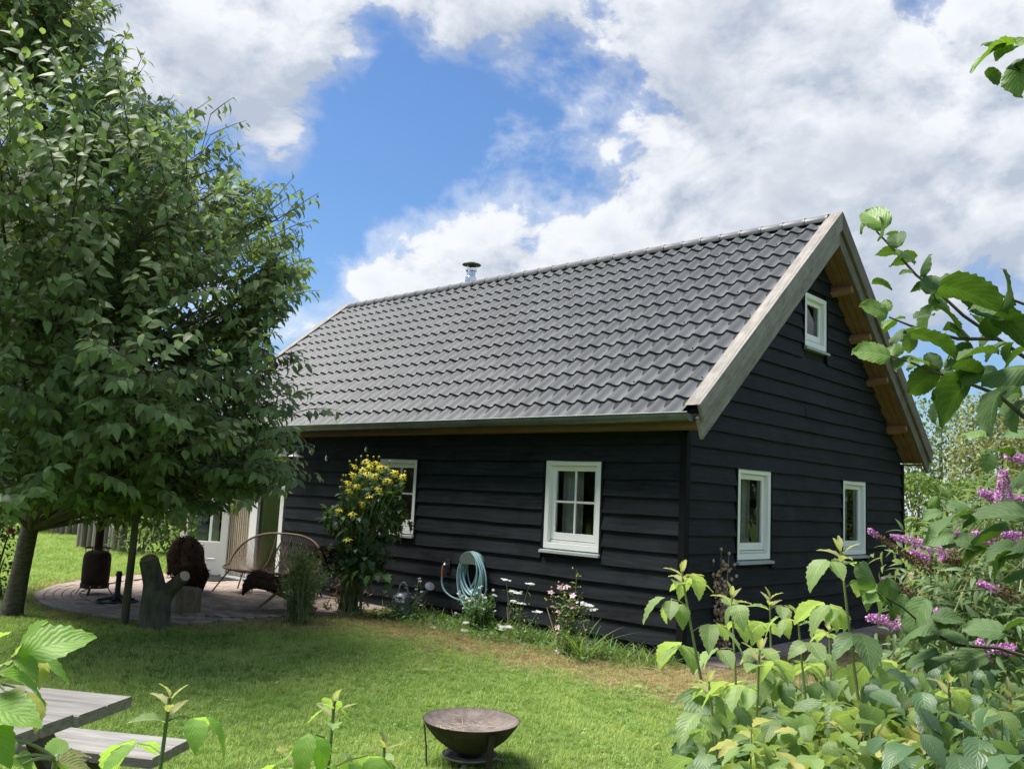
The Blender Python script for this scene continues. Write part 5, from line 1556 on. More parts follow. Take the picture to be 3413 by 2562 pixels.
OUT = [(x_ + (14 if x_ > 250 and 200 < y_ < 1100 else 0), y_) for x_, y_ in OUT]
SPURS = [(668, 560, 9.6), (655, 590, 10.2), (640, 465, 9.8), (585, 420, 10.1), (510, 335, 9.9), (440, 310, 10.4), (388, 250, 10.0), (308, 165, 10.2), (640, 640, 9.5), (650, 800, 9.6), (630, 915, 9.4), (648, 1000, 9.3), (636, 1050, 9.3), (600, 1050, 9.0), (250, 40, 10.3), (250, 100, 10.0), (590, 760, 9.3), (620, 700, 9.9), (560, 470, 9.4), (640, 860, 9.9)]
limbs = MB(); twigs = MB()
LP = []; LD = []; LU = []; LS = []
rr = random.Random(11)
nl = 0; tries = 0
WIN_GAP = [(640, 720, 30), (590, 1075, 26)]
while nl < 150 and tries < 4000:
    tries += 1
    zo = rr.uniform(0.95, 7.2); a = rr.uniform(0, 2 * math.pi)
    # favour the side the photo shows
    R_ = np.interp(zo, *RZ) * rr.uniform(.70, 1.04)
    ax0 = axis_at(zo); end = ax0 + V3(R_ * math.cos(a), R_ * math.sin(a), 0)
    if nl < len(SPURS):
        end = at(SPURS[nl][0] - 80, SPURS[nl][1] + 12, SPURS[nl][2]); zo = end[2]; ax0 = axis_at(zo); R_ = float(np.hypot(end[0] - ax0[0], end[1] - ax0[1]))
    px_, py_, dz_ = proj_px(end)
    if nl >= len(SPURS) and zo > 5.3 and rr.random() < .45: continue
    if nl >= len(SPURS) and (px_[0] < -170 or not inside_poly(px_, py_, OUT)[0]): continue
    z_st = max(1.0, min(zo - rr.uniform(.25, .75) * R_, 7.5)); st_ = axis_at(z_st)
    if zo < 1.6: z_st = rr.uniform(1.3, 1.9); st_ = axis_at(z_st)
    mid = st_ * .5 + end * .5 + V3(rr.uniform(-.3, .3), rr.uniform(-.3, .3), .10 * R_ * rr.uniform(-.6, 1.0))
    crv = bez(st_, mid, end, 9)
    spur = nl < len(SPURS)
    limbs.tube(crv[:8] if spur else crv, list(np.linspace(.030 if not spur else .02, .006 if not spur else .004, 8 if spur else 9)), 6)
    nl += 1
    nsh = int(10 + 7 * R_)
    for k in range(nsh):
        s = rr.uniform(.25, 1.0) if rr.random() < .8 else 1.0
        bp = crv[min(8, int(s * 8))]; bp0 = bp; bp = bp + V3(rr.gauss(0, .16), rr.gauss(0, .16), rr.gauss(.05, .17))
        out_ = norm(V3(end[0] - ax0[0], end[1] - ax0[1], 0)); sid = np.cross(out_, (0, 0, 1))
        dv = norm(out_ * rr.uniform(.3, 1.0) + sid * rr.uniform(-.9, .9) + V3(0, 0, rr.uniform(-.2, .8)))
        if zo > 4.2: dv = norm(dv + V3(0, 0, .5))
        ln = rr.uniform(.38, .78) * (1.25 if zo > 3.6 and rr.random() < .4 else 1)
        if spur:
            ln = rr.uniform(.25, .5); dv = norm(norm(crv[8] - crv[5]) * .9 + dv * .8)
            if k < 3: bp = crv[7]; bp0 = crv[7]; dv = norm(norm(crv[8] - crv[6]) + dv * .3); ln = .5 + .15 * rr.random()
        c1 = bp + dv * ln * .5 + V3(0, 0, .05); tip = bp + dv * ln + V3(0, 0, -.02 if zo < 4.5 else .06)
        px_, py_, dz_ = proj_px(np.array([tip, c1]))
        if not spur and not inside_poly(px_, py_, OUT).all(): continue
        if any(math.hypot(px_[0] - gx, py_[0] - gy) < gr for gx, gy, gr in WIN_GAP): continue
        sh = bez(bp, c1, tip, 6)
        twigs.tube([bp0, bp], .004, 4, False); twigs.tube(sh, [.006, .005, .0045, .004, .003, .002], 4, False)
        nlv = int(ln * 22)
        for j in range(nlv):
            q = (j + 1.2) / (nlv + .8); i0 = min(4, int(q * 5)); p_ = sh[i0] * (1 - (q * 5 - i0)) + sh[min(5, i0 + 1)] * (q * 5 - i0)
            td = norm(tip - bp); sd2 = np.cross(td, (0, 0, 1)); sg = 1 if j % 2 else -1
            ld = norm(td * rr.uniform(.25, .75) + sd2 * sg * rr.uniform(.3, .85) + V3(0, 0, rr.uniform(-1.15, -.05)))
            LP.append(p_ + ld * .018); LD.append(ld); LU.append(norm(V3(rr.uniform(-.35, .35), rr.uniform(-.35, .35), .75) + out_ * rr.uniform(.4, 1.1))); LS.append(rr.uniform(.11, .17) * (1.0 if q < .85 else .75))
build_each(limbs, 'branch', 'bark_cherry', tree); twigs.build('twigs', 'twig_brown', tree, smooth=True, kind='stuff')
M = frames(np.array(LP), np.array(LD), np.array(LU), np.array(LS))
print('cherry leaves', len(M))
px_, py_, dz_ = proj_px(M[:, :3, 3])
vis = (px_ > 0) & (px_ < 2211) & (py_ > 0) & (py_ < 1660)
order = np.argsort(np.where(vis, dz_ / LS, 1e6))
sel = order[:300]
mask = np.ones(len(M), bool); mask[sel] = False
crown = bulk('crown', T_CHERRY, M[mask], 'leaf_cherry', tree)
leaves(lm(T_CHERRY, 'leaf_cherry'), M[sel], crown)


# ------------------------------------------------------------------ generic leafy masses
def mass(pts_c, radii, n, size, templates, mat, par, name='foliage', shell=.55, zmin=0.02, kind='stuff', up=.6, lumps=0.35):
    """leaves through a set of ellipsoids, denser towards the outside"""
    P = []; D = []; U = []; S = []
    vol = np.array([r_[0] * r_[1] + r_[1] * r_[2] + r_[0] * r_[2] for r_ in radii]); cnt = (n * vol / vol.sum()).astype(int)
    for c_, r_, k_ in zip(pts_c, radii, cnt):
        dd = rand_dirs(k_); rad = rng.uniform(shell, 1.0, k_) ** .6
        lump = 1 + lumps * (np.sin(dd[:, 0] * 5.1 + c_[0]) * np.sin(dd[:, 1] * 4.3 + c_[1] * 2) * np.sin(dd[:, 2] * 4.7 + 1.3))
        p_ = np.asarray(c_) + dd * np.asarray(r_) * (rad * lump)[:, None]
        ld = dd * .7 + rand_dirs(k_) * .8; ld[:, 2] -= .15
        P.append(p_); D.append(ld); U.append(dd * (1 - up) + rand_dirs(k_) * .35 + np.array([0, 0, up])); S.append(rng.uniform(size * .6, size * 1.25, k_))
    P = np.concatenate(P); ok = P[:, 2] > zmin
    M_ = frames(P, np.concatenate(D), np.concatenate(U), np.concatenate(S))[ok]
    return bulk(name, templates, M_, mat, par, kind)


def shrub(name, label, cat, base, blobs, n, size, mat, templates=None, group=None, stems=5, trunk=None):
    """blobs: (dx along the picture's right, dy away, z, rx, ry, rz)"""
    base = V3(base[0], base[1], 0)
    root = thing(name, label, cat, base, group)
    cs = [base + rxy * b_[0] + fxy * b_[1] + V3(0, 0, b_[2]) for b_ in blobs]; rs = [b_[3:] for b_ in blobs]
    g_ = MB()
    if trunk:
        g_.tube([base - V3(0, 0, .1), base + V3(.05, 0, trunk[0] * .5), base + V3(0, .1, trunk[0])], [trunk[1], trunk[1] * .8, trunk[1] * .6], 10)
        for c_ in cs: g_.tube(bez(base + V3(0, 0, trunk[0] * .8), base * .5 + c_ * .5 + V3(0, 0, .2), c_, 6), list(np.linspace(trunk[1] * .5, .012, 6)), 6)
        g_.build('trunk', 'bark_cherry', root, smooth=True)
    else:
        for k in range(stems):
            c_ = cs[k % len(cs)]; g_.tube(bez(base + V3(random.uniform(-.1, .1), random.uniform(-.1, .1), -.02), base + V3(0, 0, c_[2] * .6), c_ + V3(random.uniform(-.1, .1), random.uniform(-.1, .1), 0), 6), list(np.linspace(.02, .005, 6)), 6)
        build_each(g_, 'stem', 'twig_brown', root)
    mass(cs, rs, n, size, templates or T_BUSH, mat, root, 'crown' if trunk else 'foliage')
    return root


# hedge and trees right of the house
def hedge(name, label, a_, b_, h_, dpt, n, size, mat, group=None):
    a_ = V3(*a_); b_ = V3(*b_); root = thing(name, label, 'hedge', (a_ + b_) / 2, group)
    L_ = np.linalg.norm(b_ - a_); u_ = (b_ - a_) / L_; v_ = np.cross(u_, (0, 0, 1))
    s = rng.random(n); face = rng.random(n)
    off = np.where(face < .55, rng.choice([-1, 1], n) * dpt / 2 * rng.uniform(.75, 1.05, n), rng.uniform(-1, 1, n) * dpt / 2)
    z_ = np.where(face < .55, rng.random(n) * h_, h_ * rng.uniform(.9, 1.04, n))
    bump_ = .10 * np.sin(s * L_ * 3.1) * np.sin(z_ * 2.7) + .06 * np.sin(s * L_ * 9)
    P = a_ + u_ * (s * L_)[:, None] + v_ * (off + bump_ * np.sign(off))[:, None]; P[:, 2] = z_ + .08 * np.sin(s * L_ * 5.3) * (z_ / h_)
    nrm_ = v_ * np.sign(off)[:, None] * (face < .55)[:, None] + np.array([0, 0, 1.0]) * (face >= .55)[:, None]
    D = nrm_ * .6 + rand_dirs(n) * .8 + np.array([0, 0, .25]); U = nrm_ * .6 + rand_dirs(n) * .5 + np.array([0, 0, .5])
    g_ = MB(); 
    for k in range(int(L_ / .35)):
        p_ = a_ + u_ * (k * .35 + .1); g_.tube([p_, p_ + V3(0, 0, h_ * .5), p_ + u_ * .1 + V3(0, 0, h_ * .93)], [.025, .02, .008], 5)
    g_.build('stems', 'twig_brown', root, kind='stuff')
    bulk('foliage', T_BUSH, frames(P, D, U, rng.uniform(size * .6, size * 1.3, n)), mat, root)
    return root


hedge('hedge', 'dense light green privet hedge right of the house corner', V3(-1.9, 8.2, 0), V3(3.6, 11.6, 0), 2.25, 1.1, 16000, .075, 'leaf_hedge')
shrub('garden_tree', 'round green tree behind the hedge at the right', 'tree', at(2080, 1100, 24)[:2], [(0, 0, 3.0, 2.0, 1.8, 1.7), (-1.2, .3, 2.4, 1.3, 1.3, 1.2), (1.9, .2, 3.3, 1.9, 1.8, 1.8), (.6, 0, 4.0, 1.1, 1.1, 1.0)], 9000, .13, 'leaf_tree_far', trunk=(2.0, .14))
shrub('garden_tree', 'golden green vine covered tree above the hedge', 'tree', at(2180, 1080, 21)[:2], [(-.2, 0, 3.6, 1.1, 1.0, 1.3), (-.5, 0, 2.6, 1.0, 1.0, 1.0), (.9, 0, 4.0, 1.2, 1.1, 1.3)], 5000, .11, 'leaf_tree_gold', trunk=(2.4, .12))
shrub('garden_tree', 'thin dark leaved tree against the sky beside the right roof slope', 'tree', at(2030, 1060, 30)[:2], [(-.6, 0, 4.6, 1.2, 1.0, 1.1), (.1, 0, 5.7, .9, .8, .9), (-1.0, 0, 3.4, 1.2, 1.1, 1.2)], 900, .15, 'leaf_tree_far', trunk=(3.8, .1))
# greenery at the back left
shrub('garden_shrub', 'light green shrub beside the far log palisade', 'shrub', at(95, 1150, 25.5)[:2], [(0, 0, 1.2, 1.2, 1.0, 1.2), (-1.6, .2, 1.5, 1.5, 1.2, 1.4), (-.3, .3, 2.3, 1.1, 1.0, .9)], 4500, .12, 'leaf_hedge')
shrub('garden_shrub', 'leafy shrub between the two rows of logs', 'shrub', at(225, 1165, 22.6)[:2], [(-.3, .6, .8, .6, .6, .8), (-.5, .3, 1.5, .7, .7, .7), (-.2, 1.8, 1.9, 1.3, 1, 1.2)], 3500, .10, 'leaf_weed')
shrub('garden_shrub', 'dark bramble shrub right of the near log palisade', 'shrub', at(300, 1190, 19.4)[:2], [(0, 0, .6, .8, .6, .7), (.8, .3, .7, .9, .7, .8), (1.8, .3, .9, 1.0, .8, 1.0), (.6, .6, 1.4, .9, .8, .8)], 4500, .10, 'leaf_tree_far')
shrub('garden_tree', 'bright leaved tree seen through the cherry crown', 'tree', at(60, 1100, 33)[:2], [(-1.5, 0, 3.6, 2.4, 2.0, 2.0), (1.6, .5, 3.2, 2.2, 1.8, 1.8), (.2, 0, 5.0, 2.0, 1.8, 1.4)], 6000, .2, 'leaf_hedge', trunk=(2.2, .2))
shrub('garden_tree', 'green tree behind the palisade and the house', 'tree', at(420, 1120, 36)[:2], [(-1.5, 0, 3.2, 2.3, 2.0, 2.0), (1.6, .5, 2.8, 2.4, 1.8, 1.9), (4.5, 0, 3.0, 2.6, 1.8, 2.0)], 6000, .2, 'leaf_tree_far', trunk=(2.0, .2))
shrub('garden_shrub', 'tall shrub screening the far end of the lawn', 'shrub', at(330, 1150, 27)[:2], [(-.5, 0, 1.1, 1.6, 1.0, 1.2), (1.6, 0, 1.2, 1.6, 1.0, 1.3), (3.6, 0, 1.3, 1.6, 1.0, 1.4), (.4, .3, 2.2, 1.4, 1.0, .9)], 6000, .13, 'leaf_hedge')
# long weeds at the foot of the palisades
# rose at the left edge
rb_ = at(-8, 1260, 11.6)
rs_ = shrub('rose_bush', 'rose bush with a pink bloom behind the cherry trunk', 'shrub', rb_[:2], [(0, 0, .55, .35, .3, .5), (-.3, .1, .9, .4, .3, .5), (.05, .1, 1.1, .25, .25, .3)], 1200, .06, 'leaf_tree_far')
fp = at(25, 1147, 11.5); M = frames(np.tile(fp, (26, 1)), rand_dirs(26, -.1, 1), rand_dirs(26), rng.uniform(.03, .05, 26))
bulk('bloom', [leaf_grid(.9, 3, 1, .4, .6, -.5)], M, 'petal_rose', rs_, kind=None)

# hedge and trees across the lawn, behind the viewer: the windows mirror them
hedge('hedge', 'tall dark hedge across the lawn mirrored in the windows', V3(-28, -20, 0), V3(9, -17, 0), 4.6, 1.4, 13000, .34, 'leaf_dark')
for k, (x_, y_, h_) in enumerate(((11.5, -12, 4.5), (13.5, -5, 5.2), (15.0, 1.5, 5.0), (9.0, 13.5, 6.0), (10, -20, 5.5), (12.0, 21, 7.0), (6.5, 22, 6.5))):
    shrub('garden_tree', ('dark spreading tree behind the hazel', 'tall dark tree facing the gable', 'dark round tree facing the gable window', 'dark tree at the end of the side garden', 'dark tree in the corner behind the lawn', 'tall dark tree beyond the side garden', 'dark tree at the far side of the hedge')[k] + ', mirrored in the glass', 'tree', (x_, y_),
          [(0, 0, h_ * .6, 2.6, 2.4, h_ * .42), (1.6, .8, h_ * .4, 2.2, 2.0, h_ * .4), (-1.6, -.8, h_ * .42, 2.2, 2.0, h_ * .4)], 3500, .34, 'leaf_dark', trunk=(h_ * .4, .16))

# ------------------------------------------------------------------ flowers along the wall
def stems_fan(root, base, tips, r0, r1, mat, name='stem', bow=.15):
    g_ = MB()
    for tp2 in tips:
        b_ = base + V3(random.uniform(-1, 1) * .16, random.uniform(-1, 1) * .12, 0)
        mid = b_ * .45 + tp2 * .55 + V3(0, 0, bow) ; mid[:2] = b_[:2] * .6 + tp2[:2] * .4
        g_.tube(bez(b_, mid, tp2, 7), list(np.linspace(r0, r1, 7)), 5, False)
    build_each(g_, name, mat, root)


def flower_mesh(name, npet, plen, mat_p, mat_c, droop=.35, cone=.014, wid=None):
    V, F, UV = leaf_grid(wid or .42, 3, 1, .25, .15, droop)
    Ms = []
    for k in range(npet):
        a = 2 * math.pi * k / npet + random.uniform(-.12, .12); e_ = random.uniform(-.25, .1)
        Ms.append((V3(.006 * math.cos(a), .006 * math.sin(a), 0), V3(math.cos(a), math.sin(a), e_), plen * random.uniform(.85, 1.1)))
    Mx = frames(np.array([q[0] for q in Ms]), np.array([q[1] for q in Ms]), np.tile([0, 0, 1.0], (npet, 1)), np.array([q[2] for q in Ms]))
    W_ = (np.einsum('mij,nj->mni', Mx[:, :3, :3], V) + Mx[:, None, :3, 3]).reshape(-1, 3)
    Fs = (F[None] + (np.arange(npet) * len(V))[:, None, None]).reshape(-1, 4)
    me = mesh_from(name, W_, Fs, np.tile(UV, (npet, 1)), mat_p)
    return me


def cone_mesh(name, r_, h_, mat):
    g_ = MB(); g_.lathe((0, 0, 0), [(r_ * .7, -h_ * .2), (r_, h_ * .15), (r_ * .85, h_ * .65), (r_ * .4, h_), (0, h_ * 1.03)], 10)
    me = bpy.data.meshes.new(name); me.from_pydata(g_.v, [], g_.f); me.materials.append(MATS[mat]); me.polygons.foreach_set('use_smooth', [True] * len(me.polygons))
    return me


# tall yellow coneflower
rb0 = V3(-4.66, -0.82, 0)
rud = thing('yellow_coneflower', 'tall bushy coneflower with yellow daisies in front of the left window', 'plant', rb0)
def r7(x, y, d_): return at((750 + x / 2.767) / K, (1400 + y / 2.767) / K, d_)
fl = [(1200, 425), (1290, 380), (1335, 388), (1410, 400), (1432, 440), (1270, 460), (1312, 490), (1380, 515), (1500, 435), (1570, 485), (1640, 520), (1470, 550), (1140, 575), (1222, 605), (1155, 650), (1270, 775), (1055, 820), (1135, 1095), (1185, 505), (1345, 425), (1180, 860), (1420, 640), (1330, 700), (1530, 560)]
buds = [(1255, 340), (1315, 335), (1370, 345), (1420, 345), (1150, 385), (1210, 375), (1090, 515), (1115, 515), (1520, 385), (1660, 480), (1075, 560), (1060, 625)]
ftips = [r7(x_, y_, random.uniform(11.05, 11.45)) for x_, y_ in fl]; btips = [r7(x_, y_, random.uniform(11.5, 12)) for x_, y_ in buds]
stems_fan(rud, rb0, ftips + btips, .008, .003, 'stem_green')
fmeshes = [flower_mesh('flower', 8, .06, 'petal_yellow', None, .2), flower_mesh('flower', 9, .055, 'petal_yellow', None, .35), flower_mesh('flower', 7, .058, 'petal_yellow', None, .3)]
cme = cone_mesh('flower_cone', .014, .022, 'cone_green')
for i, p_ in enumerate(ftips):
    up_ = norm(V3(random.uniform(-.5, .5), random.uniform(-.5, .5), .55) + norm(CAM - p_) * random.uniform(.2, .9))
    Mx = frames(p_[None], np.cross(up_, RGT)[None], up_[None], np.array([1.0]))[0]
    fo = child_copy(fmeshes[i % 3], 'flower', Mx, rud)
    co = bpy.data.objects.new('flower_cone', cme); COL.objects.link(co); co.parent = fo
for p_ in btips:
    child_copy(cme, 'flower_bud', Matrix.Translation(Vector(p_)) @ Matrix.Scale(1.1, 4), rud)
cs = [r7(x_, y_, d_) for x_, y_, d_ in ((1330, 560, 11.8), (1450, 560, 11.9), (1200, 700, 11.7), (1380, 720, 11.7), (1520, 700, 11.9), (1250, 880, 11.6), (1450, 880, 11.7), (1110, 930, 11.7), (1180, 1060, 11.6), (1370, 1050, 11.7), (1490, 1010, 11.8), (1100, 1200, 11.7), (1270, 1230, 11.5), (1400, 1180, 11.7), (1050, 1270, 11.7), (1160, 1330, 11.6), (1320, 1350, 11.6), (1560, 850, 11.9), (1020, 900, 11.7))]
rs2 = [(.19, .19, .19)] * 19
mass(cs, rs2, 1700, .125, T_LOBED, 'leaf_rud', rud, 'foliage', shell=.3, up=.75)
pl = lm(T_LOBED, 'leaf_feverfew')
LPs = [(r7(1150, 1480, 11.3), (-.2, -.3, -.6), .16), (r7(1500, 1470, 11.4), (.6, -.3, -.6), .2), (r7(1420, 1400, 11.4), (.5, -.5, -.3), .17), (r7(1230, 1390, 11.3), (-.3, -.5, -.4), .15), (r7(1330, 1430, 11.3), (.2, -.6, -.5), .15), (r7(1000, 1290, 11.5), (-.6, -.4, -.2), .15), (r7(1470, 1420, 11.4), (.7, -.2, -.2), .18)]
for i, (p_, dv, s) in enumerate(LPs): child_copy(pl[i % 2], 'leaf', frames(p_[None], V3(*dv)[None], V3(0, -.4, 1)[None], np.array([s]))[0], rud)
# dead lower leaves and bare canes
tips = [rb0 + V3(random.uniform(-.3, .3), random.uniform(-.2, .2), random.uniform(.5, .8)) for _ in range(26)]
stems_fan(rud, rb0, tips, .010, .007, 'stem_pale', 'lower_stem', .05)
n_ = 130; P = rb0 + np.stack([rng.uniform(-.33, .33, n_), rng.uniform(-.25, .2, n_), rng.uniform(.05, .62, n_)], 1)
bulk('dead_leaves', T_LANCE, frames(P, rand_dirs(n_, -1, .1), rand_dirs(n_), rng.uniform(.06, .15, n_)), 'leaf_dry', rud)

# feathery mugwort in front of the plank chair
ab = V3(-4.15, -1.95, 0)
art = thing('feathery_bush', 'feathery pale green bush at the patio edge', 'plant', ab)
tips = [];
for _ in range(60):
    a = random.uniform(0, 6.28); r_ = random.uniform(0, .42); tips.append(ab + V3(r_ * math.cos(a), r_ * math.sin(a), random.uniform(.45, .98) * (1 - .45 * r_)))
stems_fan(art, ab, tips, .005, .0015, 'stem_green')
P = []; D = []
for tp2 in tips:
    for k in range(75):
        s = random.uniform(.12, 1.04); p_ = ab * (1 - s) + tp2 * s; p_ = p_ + V3(random.gauss(0, .03), random.gauss(0, .03), random.gauss(0, .02)); P.append(p_); D.append(norm(V3(random.uniform(-1, 1), random.uniform(-1, 1), random.uniform(.0, 1.2))))
P = np.array(P); P[:, 2] = np.maximum(P[:, 2], .03)
bulk('foliage', T_LANCE, frames(P, np.array(D), rand_dirs(len(P)), rng.uniform(.028, .062, len(P))), 'leaf_artemisia', art)
# dry wisps left of it
dw = V3(*at(610, 1320, 11.4)); dw[2] = 0


def clump(name, label, base, r_, h_, nst, nleaf, lsize, lmat, ltemp, fl_mat=None, nfl=0, fsize=.02, petals=5, stem='stem_green', tipsxy=None, cat='plant', group=None, fname='flower', lean=.35, droop=.4, low=.05):
    base = V3(base[0], base[1], 0); root = thing(name, label, cat, base, group)
    tips_ = [V3(*q) for q in tipsxy] if tipsxy else []
    while len(tips_) < nst:
        a = random.uniform(0, 6.28); q = math.sqrt(random.random()); tips_.append(base + V3(r_ * q * math.cos(a), r_ * q * math.sin(a) * .7, h_ * random.uniform(.6, 1.05) * (1 - lean * q * .5)))
    stems_fan(root, base, tips_, .0045, .0018, stem, bow=.08)
    P_ = []; D_ = []
    for k in range(nleaf):
        tp2 = tips_[k % len(tips_)]; s = random.uniform(low, .92); p_ = base * (1 - s) + tp2 * s
        p_ = p_ + V3(random.gauss(0, .02), random.gauss(0, .02), random.gauss(0, .015)); P_.append(p_)
        a = random.uniform(0, 6.28); D_.append(V3(math.cos(a), math.sin(a), random.uniform(-.3, .7)))
    if nleaf:
        P_ = np.array(P_); P_[:, 2] = np.maximum(P_[:, 2], .02)
        bulk('foliage', ltemp, frames(P_, np.array(D_), rand_dirs(nleaf) * .4 + np.array([0, 0, 1.0]), rng.uniform(lsize * .6, lsize * 1.3, nleaf)), lmat, root)
    if nfl:
        fm = [flower_mesh(fname, petals, fsize, fl_mat, None, .1, wid=.8 if petals < 7 else .5) for _ in range(2)]
        for k in range(nfl):
            tp2 = tips_[k % len(tips_)]; j = V3(random.gauss(0, .014), random.gauss(0, .014), random.gauss(0, .012)) if k >= len(tips_) else V3(0, 0, 0)
            up_ = norm(V3(random.uniform(-.4, .4), random.uniform(-.4, .4), .8) + norm(CAM - tp2) * random.uniform(.2, .8))
            child_copy(fm[k % 2], fname, frames((tp2 + j)[None], np.cross(up_, RGT)[None], up_[None], np.array([1.0]))[0], root)
    return root, tips_


def z7(x, y, Y=-0.5):
    """point seen at zoom position on the vertical plane y = Y"""
    r_ = FWD + RGT * ((1250 + x / 2.6024) - 1706.5) / FPX - UPV * ((1800 + y / 2.6024) - 1281.0) / FPX
    return CAM + r_ * ((Y - CAM[1]) / r_[1])
def foot(p_): return (p_[0], p_[1])
# soapwort by the can (two clumps)
tl = [z7(x, y, -.62) for x, y in ((130, 540), (150, 620), (205, 610), (230, 520), (205, 655), (95, 470), (70, 440), (170, 480), (120, 430), (190, 520), (235, 600), (100, 530))]
clump('white_soapwort', 'sprawling white flowered clump in front of the watering can', foot(z7(190, 720, -.62)), .22, .35, 14, 260, .05, 'leaf_weed', T_LANCE, 'petal_white', 26, .019, 5, tipsxy=tl)
tl = [z7(x, y, -.55) for x, y in ((375, 330), (390, 350), (345, 385), (330, 495), (375, 540), (400, 555), (360, 420), (265, 410))]
clump('white_soapwort', 'taller white flowered clump right of the watering can', foot(z7(360, 660, -.55)), .12, .5, 9, 130, .05, 'leaf_weed', T_LANCE, 'petal_white', 10, .017, 5, tipsxy=tl)
# feverfew under the hose
tl = [z7(x, y, -.45) for x, y in ((735, 440), (755, 480), (870, 540), (865, 515), (885, 455), (925, 395), (960, 580), (940, 590), (838, 605), (810, 645), (1025, 430), (1050, 480), (970, 425), (935, 470), (1030, 470), (700, 630), (980, 660), (905, 410), (720, 460), (790, 500), (940, 530), (840, 430))]
clump('feverfew', 'dense green clump of small white daisies below the hanging hose', foot(z7(900, 800, -.45)), .26, .52, 60, 2600, .036, 'leaf_feverfew', T_SMALL, 'petal_white', 40, .013, 9, tipsxy=tl)
# yarrow
def yarrow(label, heads, base_px, Y, nleaf=90):
    hd = [z7(x, y, Y) for x, y in heads]
    root, tips_ = clump('white_yarrow', label, foot(z7(*base_px, Y)), .1, .3, len(hd), nleaf, .07, 'leaf_weed', T_LANCE, None, 0, tipsxy=hd)
    fm = [flower_mesh('floret', 5, .0095, 'petal_white', None, .05, wid=1.0)]
    for h_ in hd:
        for k in range(16):
            q = h_ + V3(random.gauss(0, .028), random.gauss(0, .02), random.gauss(0, .005)); up_ = norm(V3(random.uniform(-.2, .2), random.uniform(-.2, .2), 1) + norm(CAM - q) * .5)
            child_copy(fm[0], 'floret', frames(q[None], np.cross(up_, RGT)[None], up_[None], np.array([1.0]))[0], root)
    return root
yarrow('white yarrow with flat flower heads right of the feverfew', [(1135, 340), (1345, 375), (1205, 525), (1240, 455), (1190, 440), (1265, 545), (1415, 620)], (1250, 860), -.55)
yarrow('white yarrow heads beside the tall pink mallow spike', [(1830, 560), (1865, 565), (1885, 600), (1790, 540)], (1790, 960), -.62, 50)
yarrow('low white yarrow in the grass below the feverfew', [(1110, 750), (1160, 745), (1100, 770), (785, 710), (780, 780), (495, 750)], (980, 860), -.75, 70)
# pink mallow
mp = [(1525, 450), (1608, 405), (1715, 480), (1595, 615), (1690, 570), (1730, 575), (1585, 755), (1580, 960), (1700, 690), (1655, 400)]
tl = [z7(x, y, -.75) for x, y in mp] + [z7(1750, 245, -.75), z7(1755, 300, -.75), z7(1570, 380, -.75), z7(1810, 440, -.75), z7(1640, 520, -.75), z7(1560, 520, -.75), z7(1670, 440, -.75), z7(1840, 690, -.75)]
root, _ = clump('pink_mallow', 'pale pink mallow in flower near the house corner', foot(z7(1660, 1080, -.75)), .22, .75, len(tl), 330, .052, 'leaf_weed', T_BUSH, 'petal_pink', 10, .04, 5, tipsxy=tl)
bm = cone_mesh('seed_bud', .010, .016, 'cone_green')
for k in range(60):
    q = random.choice(tl) + V3(random.gauss(0, .04), random.gauss(0, .03), random.gauss(-.05, .07)); child_copy(bm, 'bud', Matrix.Translation(Vector(q)) @ Matrix.Scale(random.uniform(.6, 1.1), 4), root)
# coarse grass tuft at the corner
gt_b = V3(*z7(1790, 1110, -.80)); gt_b[2] = 0
gt = thing('grass_tuft', 'tuft of long arching grass blades near the house corner', 'plant', gt_b)
T_BLADE = [leaf_grid(.035, 9, 1, .1, .6, .55, shape='lance')]
bl_m = lm(T_BLADE, 'leaf_weed')
for k in range(34):
    a = random.uniform(0, 6.28); dv = norm(V3(math.cos(a) * .45 + .15, math.sin(a) * .45, 1)); child_copy(bl_m[0], 'blade', frames((gt_b + V3(random.gauss(0, .05), random.gauss(0, .04), 0))[None], dv[None], V3(-dv[0], -dv[1], .6)[None], np.array([random.uniform(.25, .62)]))[0], gt)
for x_, y_, L_, dx_ in ((2090, 890, .5, .8), (1980, 855, .45, .4), (1400, 560, .5, .5)):
    pass
# bamboo canes
for (x0, y0, x1, y1, lb) in ((1145, 575, 1160, 860, 'thin straw coloured cane stuck among the yarrow'), (1490, 580, 1580, 880, 'short leaning cane left of the pink mallow')):
    a_ = z7(x0, y0, -.7); b_ = z7(x1, y1, -.7); g = MB(); g.tube([b_ * V3(1, 1, 0), b_, a_], [.006, .006, .005], 6); tag(g.build('garden_cane', 'stem_dry'), lb, 'cane')
# weeds and rank grass along the wall foot: one mass
n_ = 5200; X = rng.uniform(-4.3, .1, n_); Yb = -np.abs(rng.normal(0, .45, n_)) - .08; Yb = np.maximum(Yb, -1.35); keep = rng.random(n_) < np.clip(1.15 - np.abs(Yb) * .75, .1, 1)
P = np.stack([X, Yb, np.full(n_, .0)], 1)[keep]
dv = rand_dirs(len(P), .35, 1.0); M = frames(P, dv, -dv * np.array([1, 1, 0]) + np.array([0, 0, .4]), rng.uniform(.08, .30, len(P)) * np.clip(1.2 - np.abs(P[:, 1]) * .6, .35, 1))
tag(bulk('weeds', [leaf_grid(.055, 5, 1, .1, .6, .5, shape='lance'), leaf_grid(.04, 6, 1, .1, .6, .8, shape='lance')], M, 'leaf_weed', None), 'rank grass and weeds along the foot of the black wall', 'weeds')
n_ = 1500; P = np.stack([rng.uniform(-4.2, -.3, n_), rng.uniform(-1.15, -.1, n_), rng.uniform(.01, .16, n_)], 1)
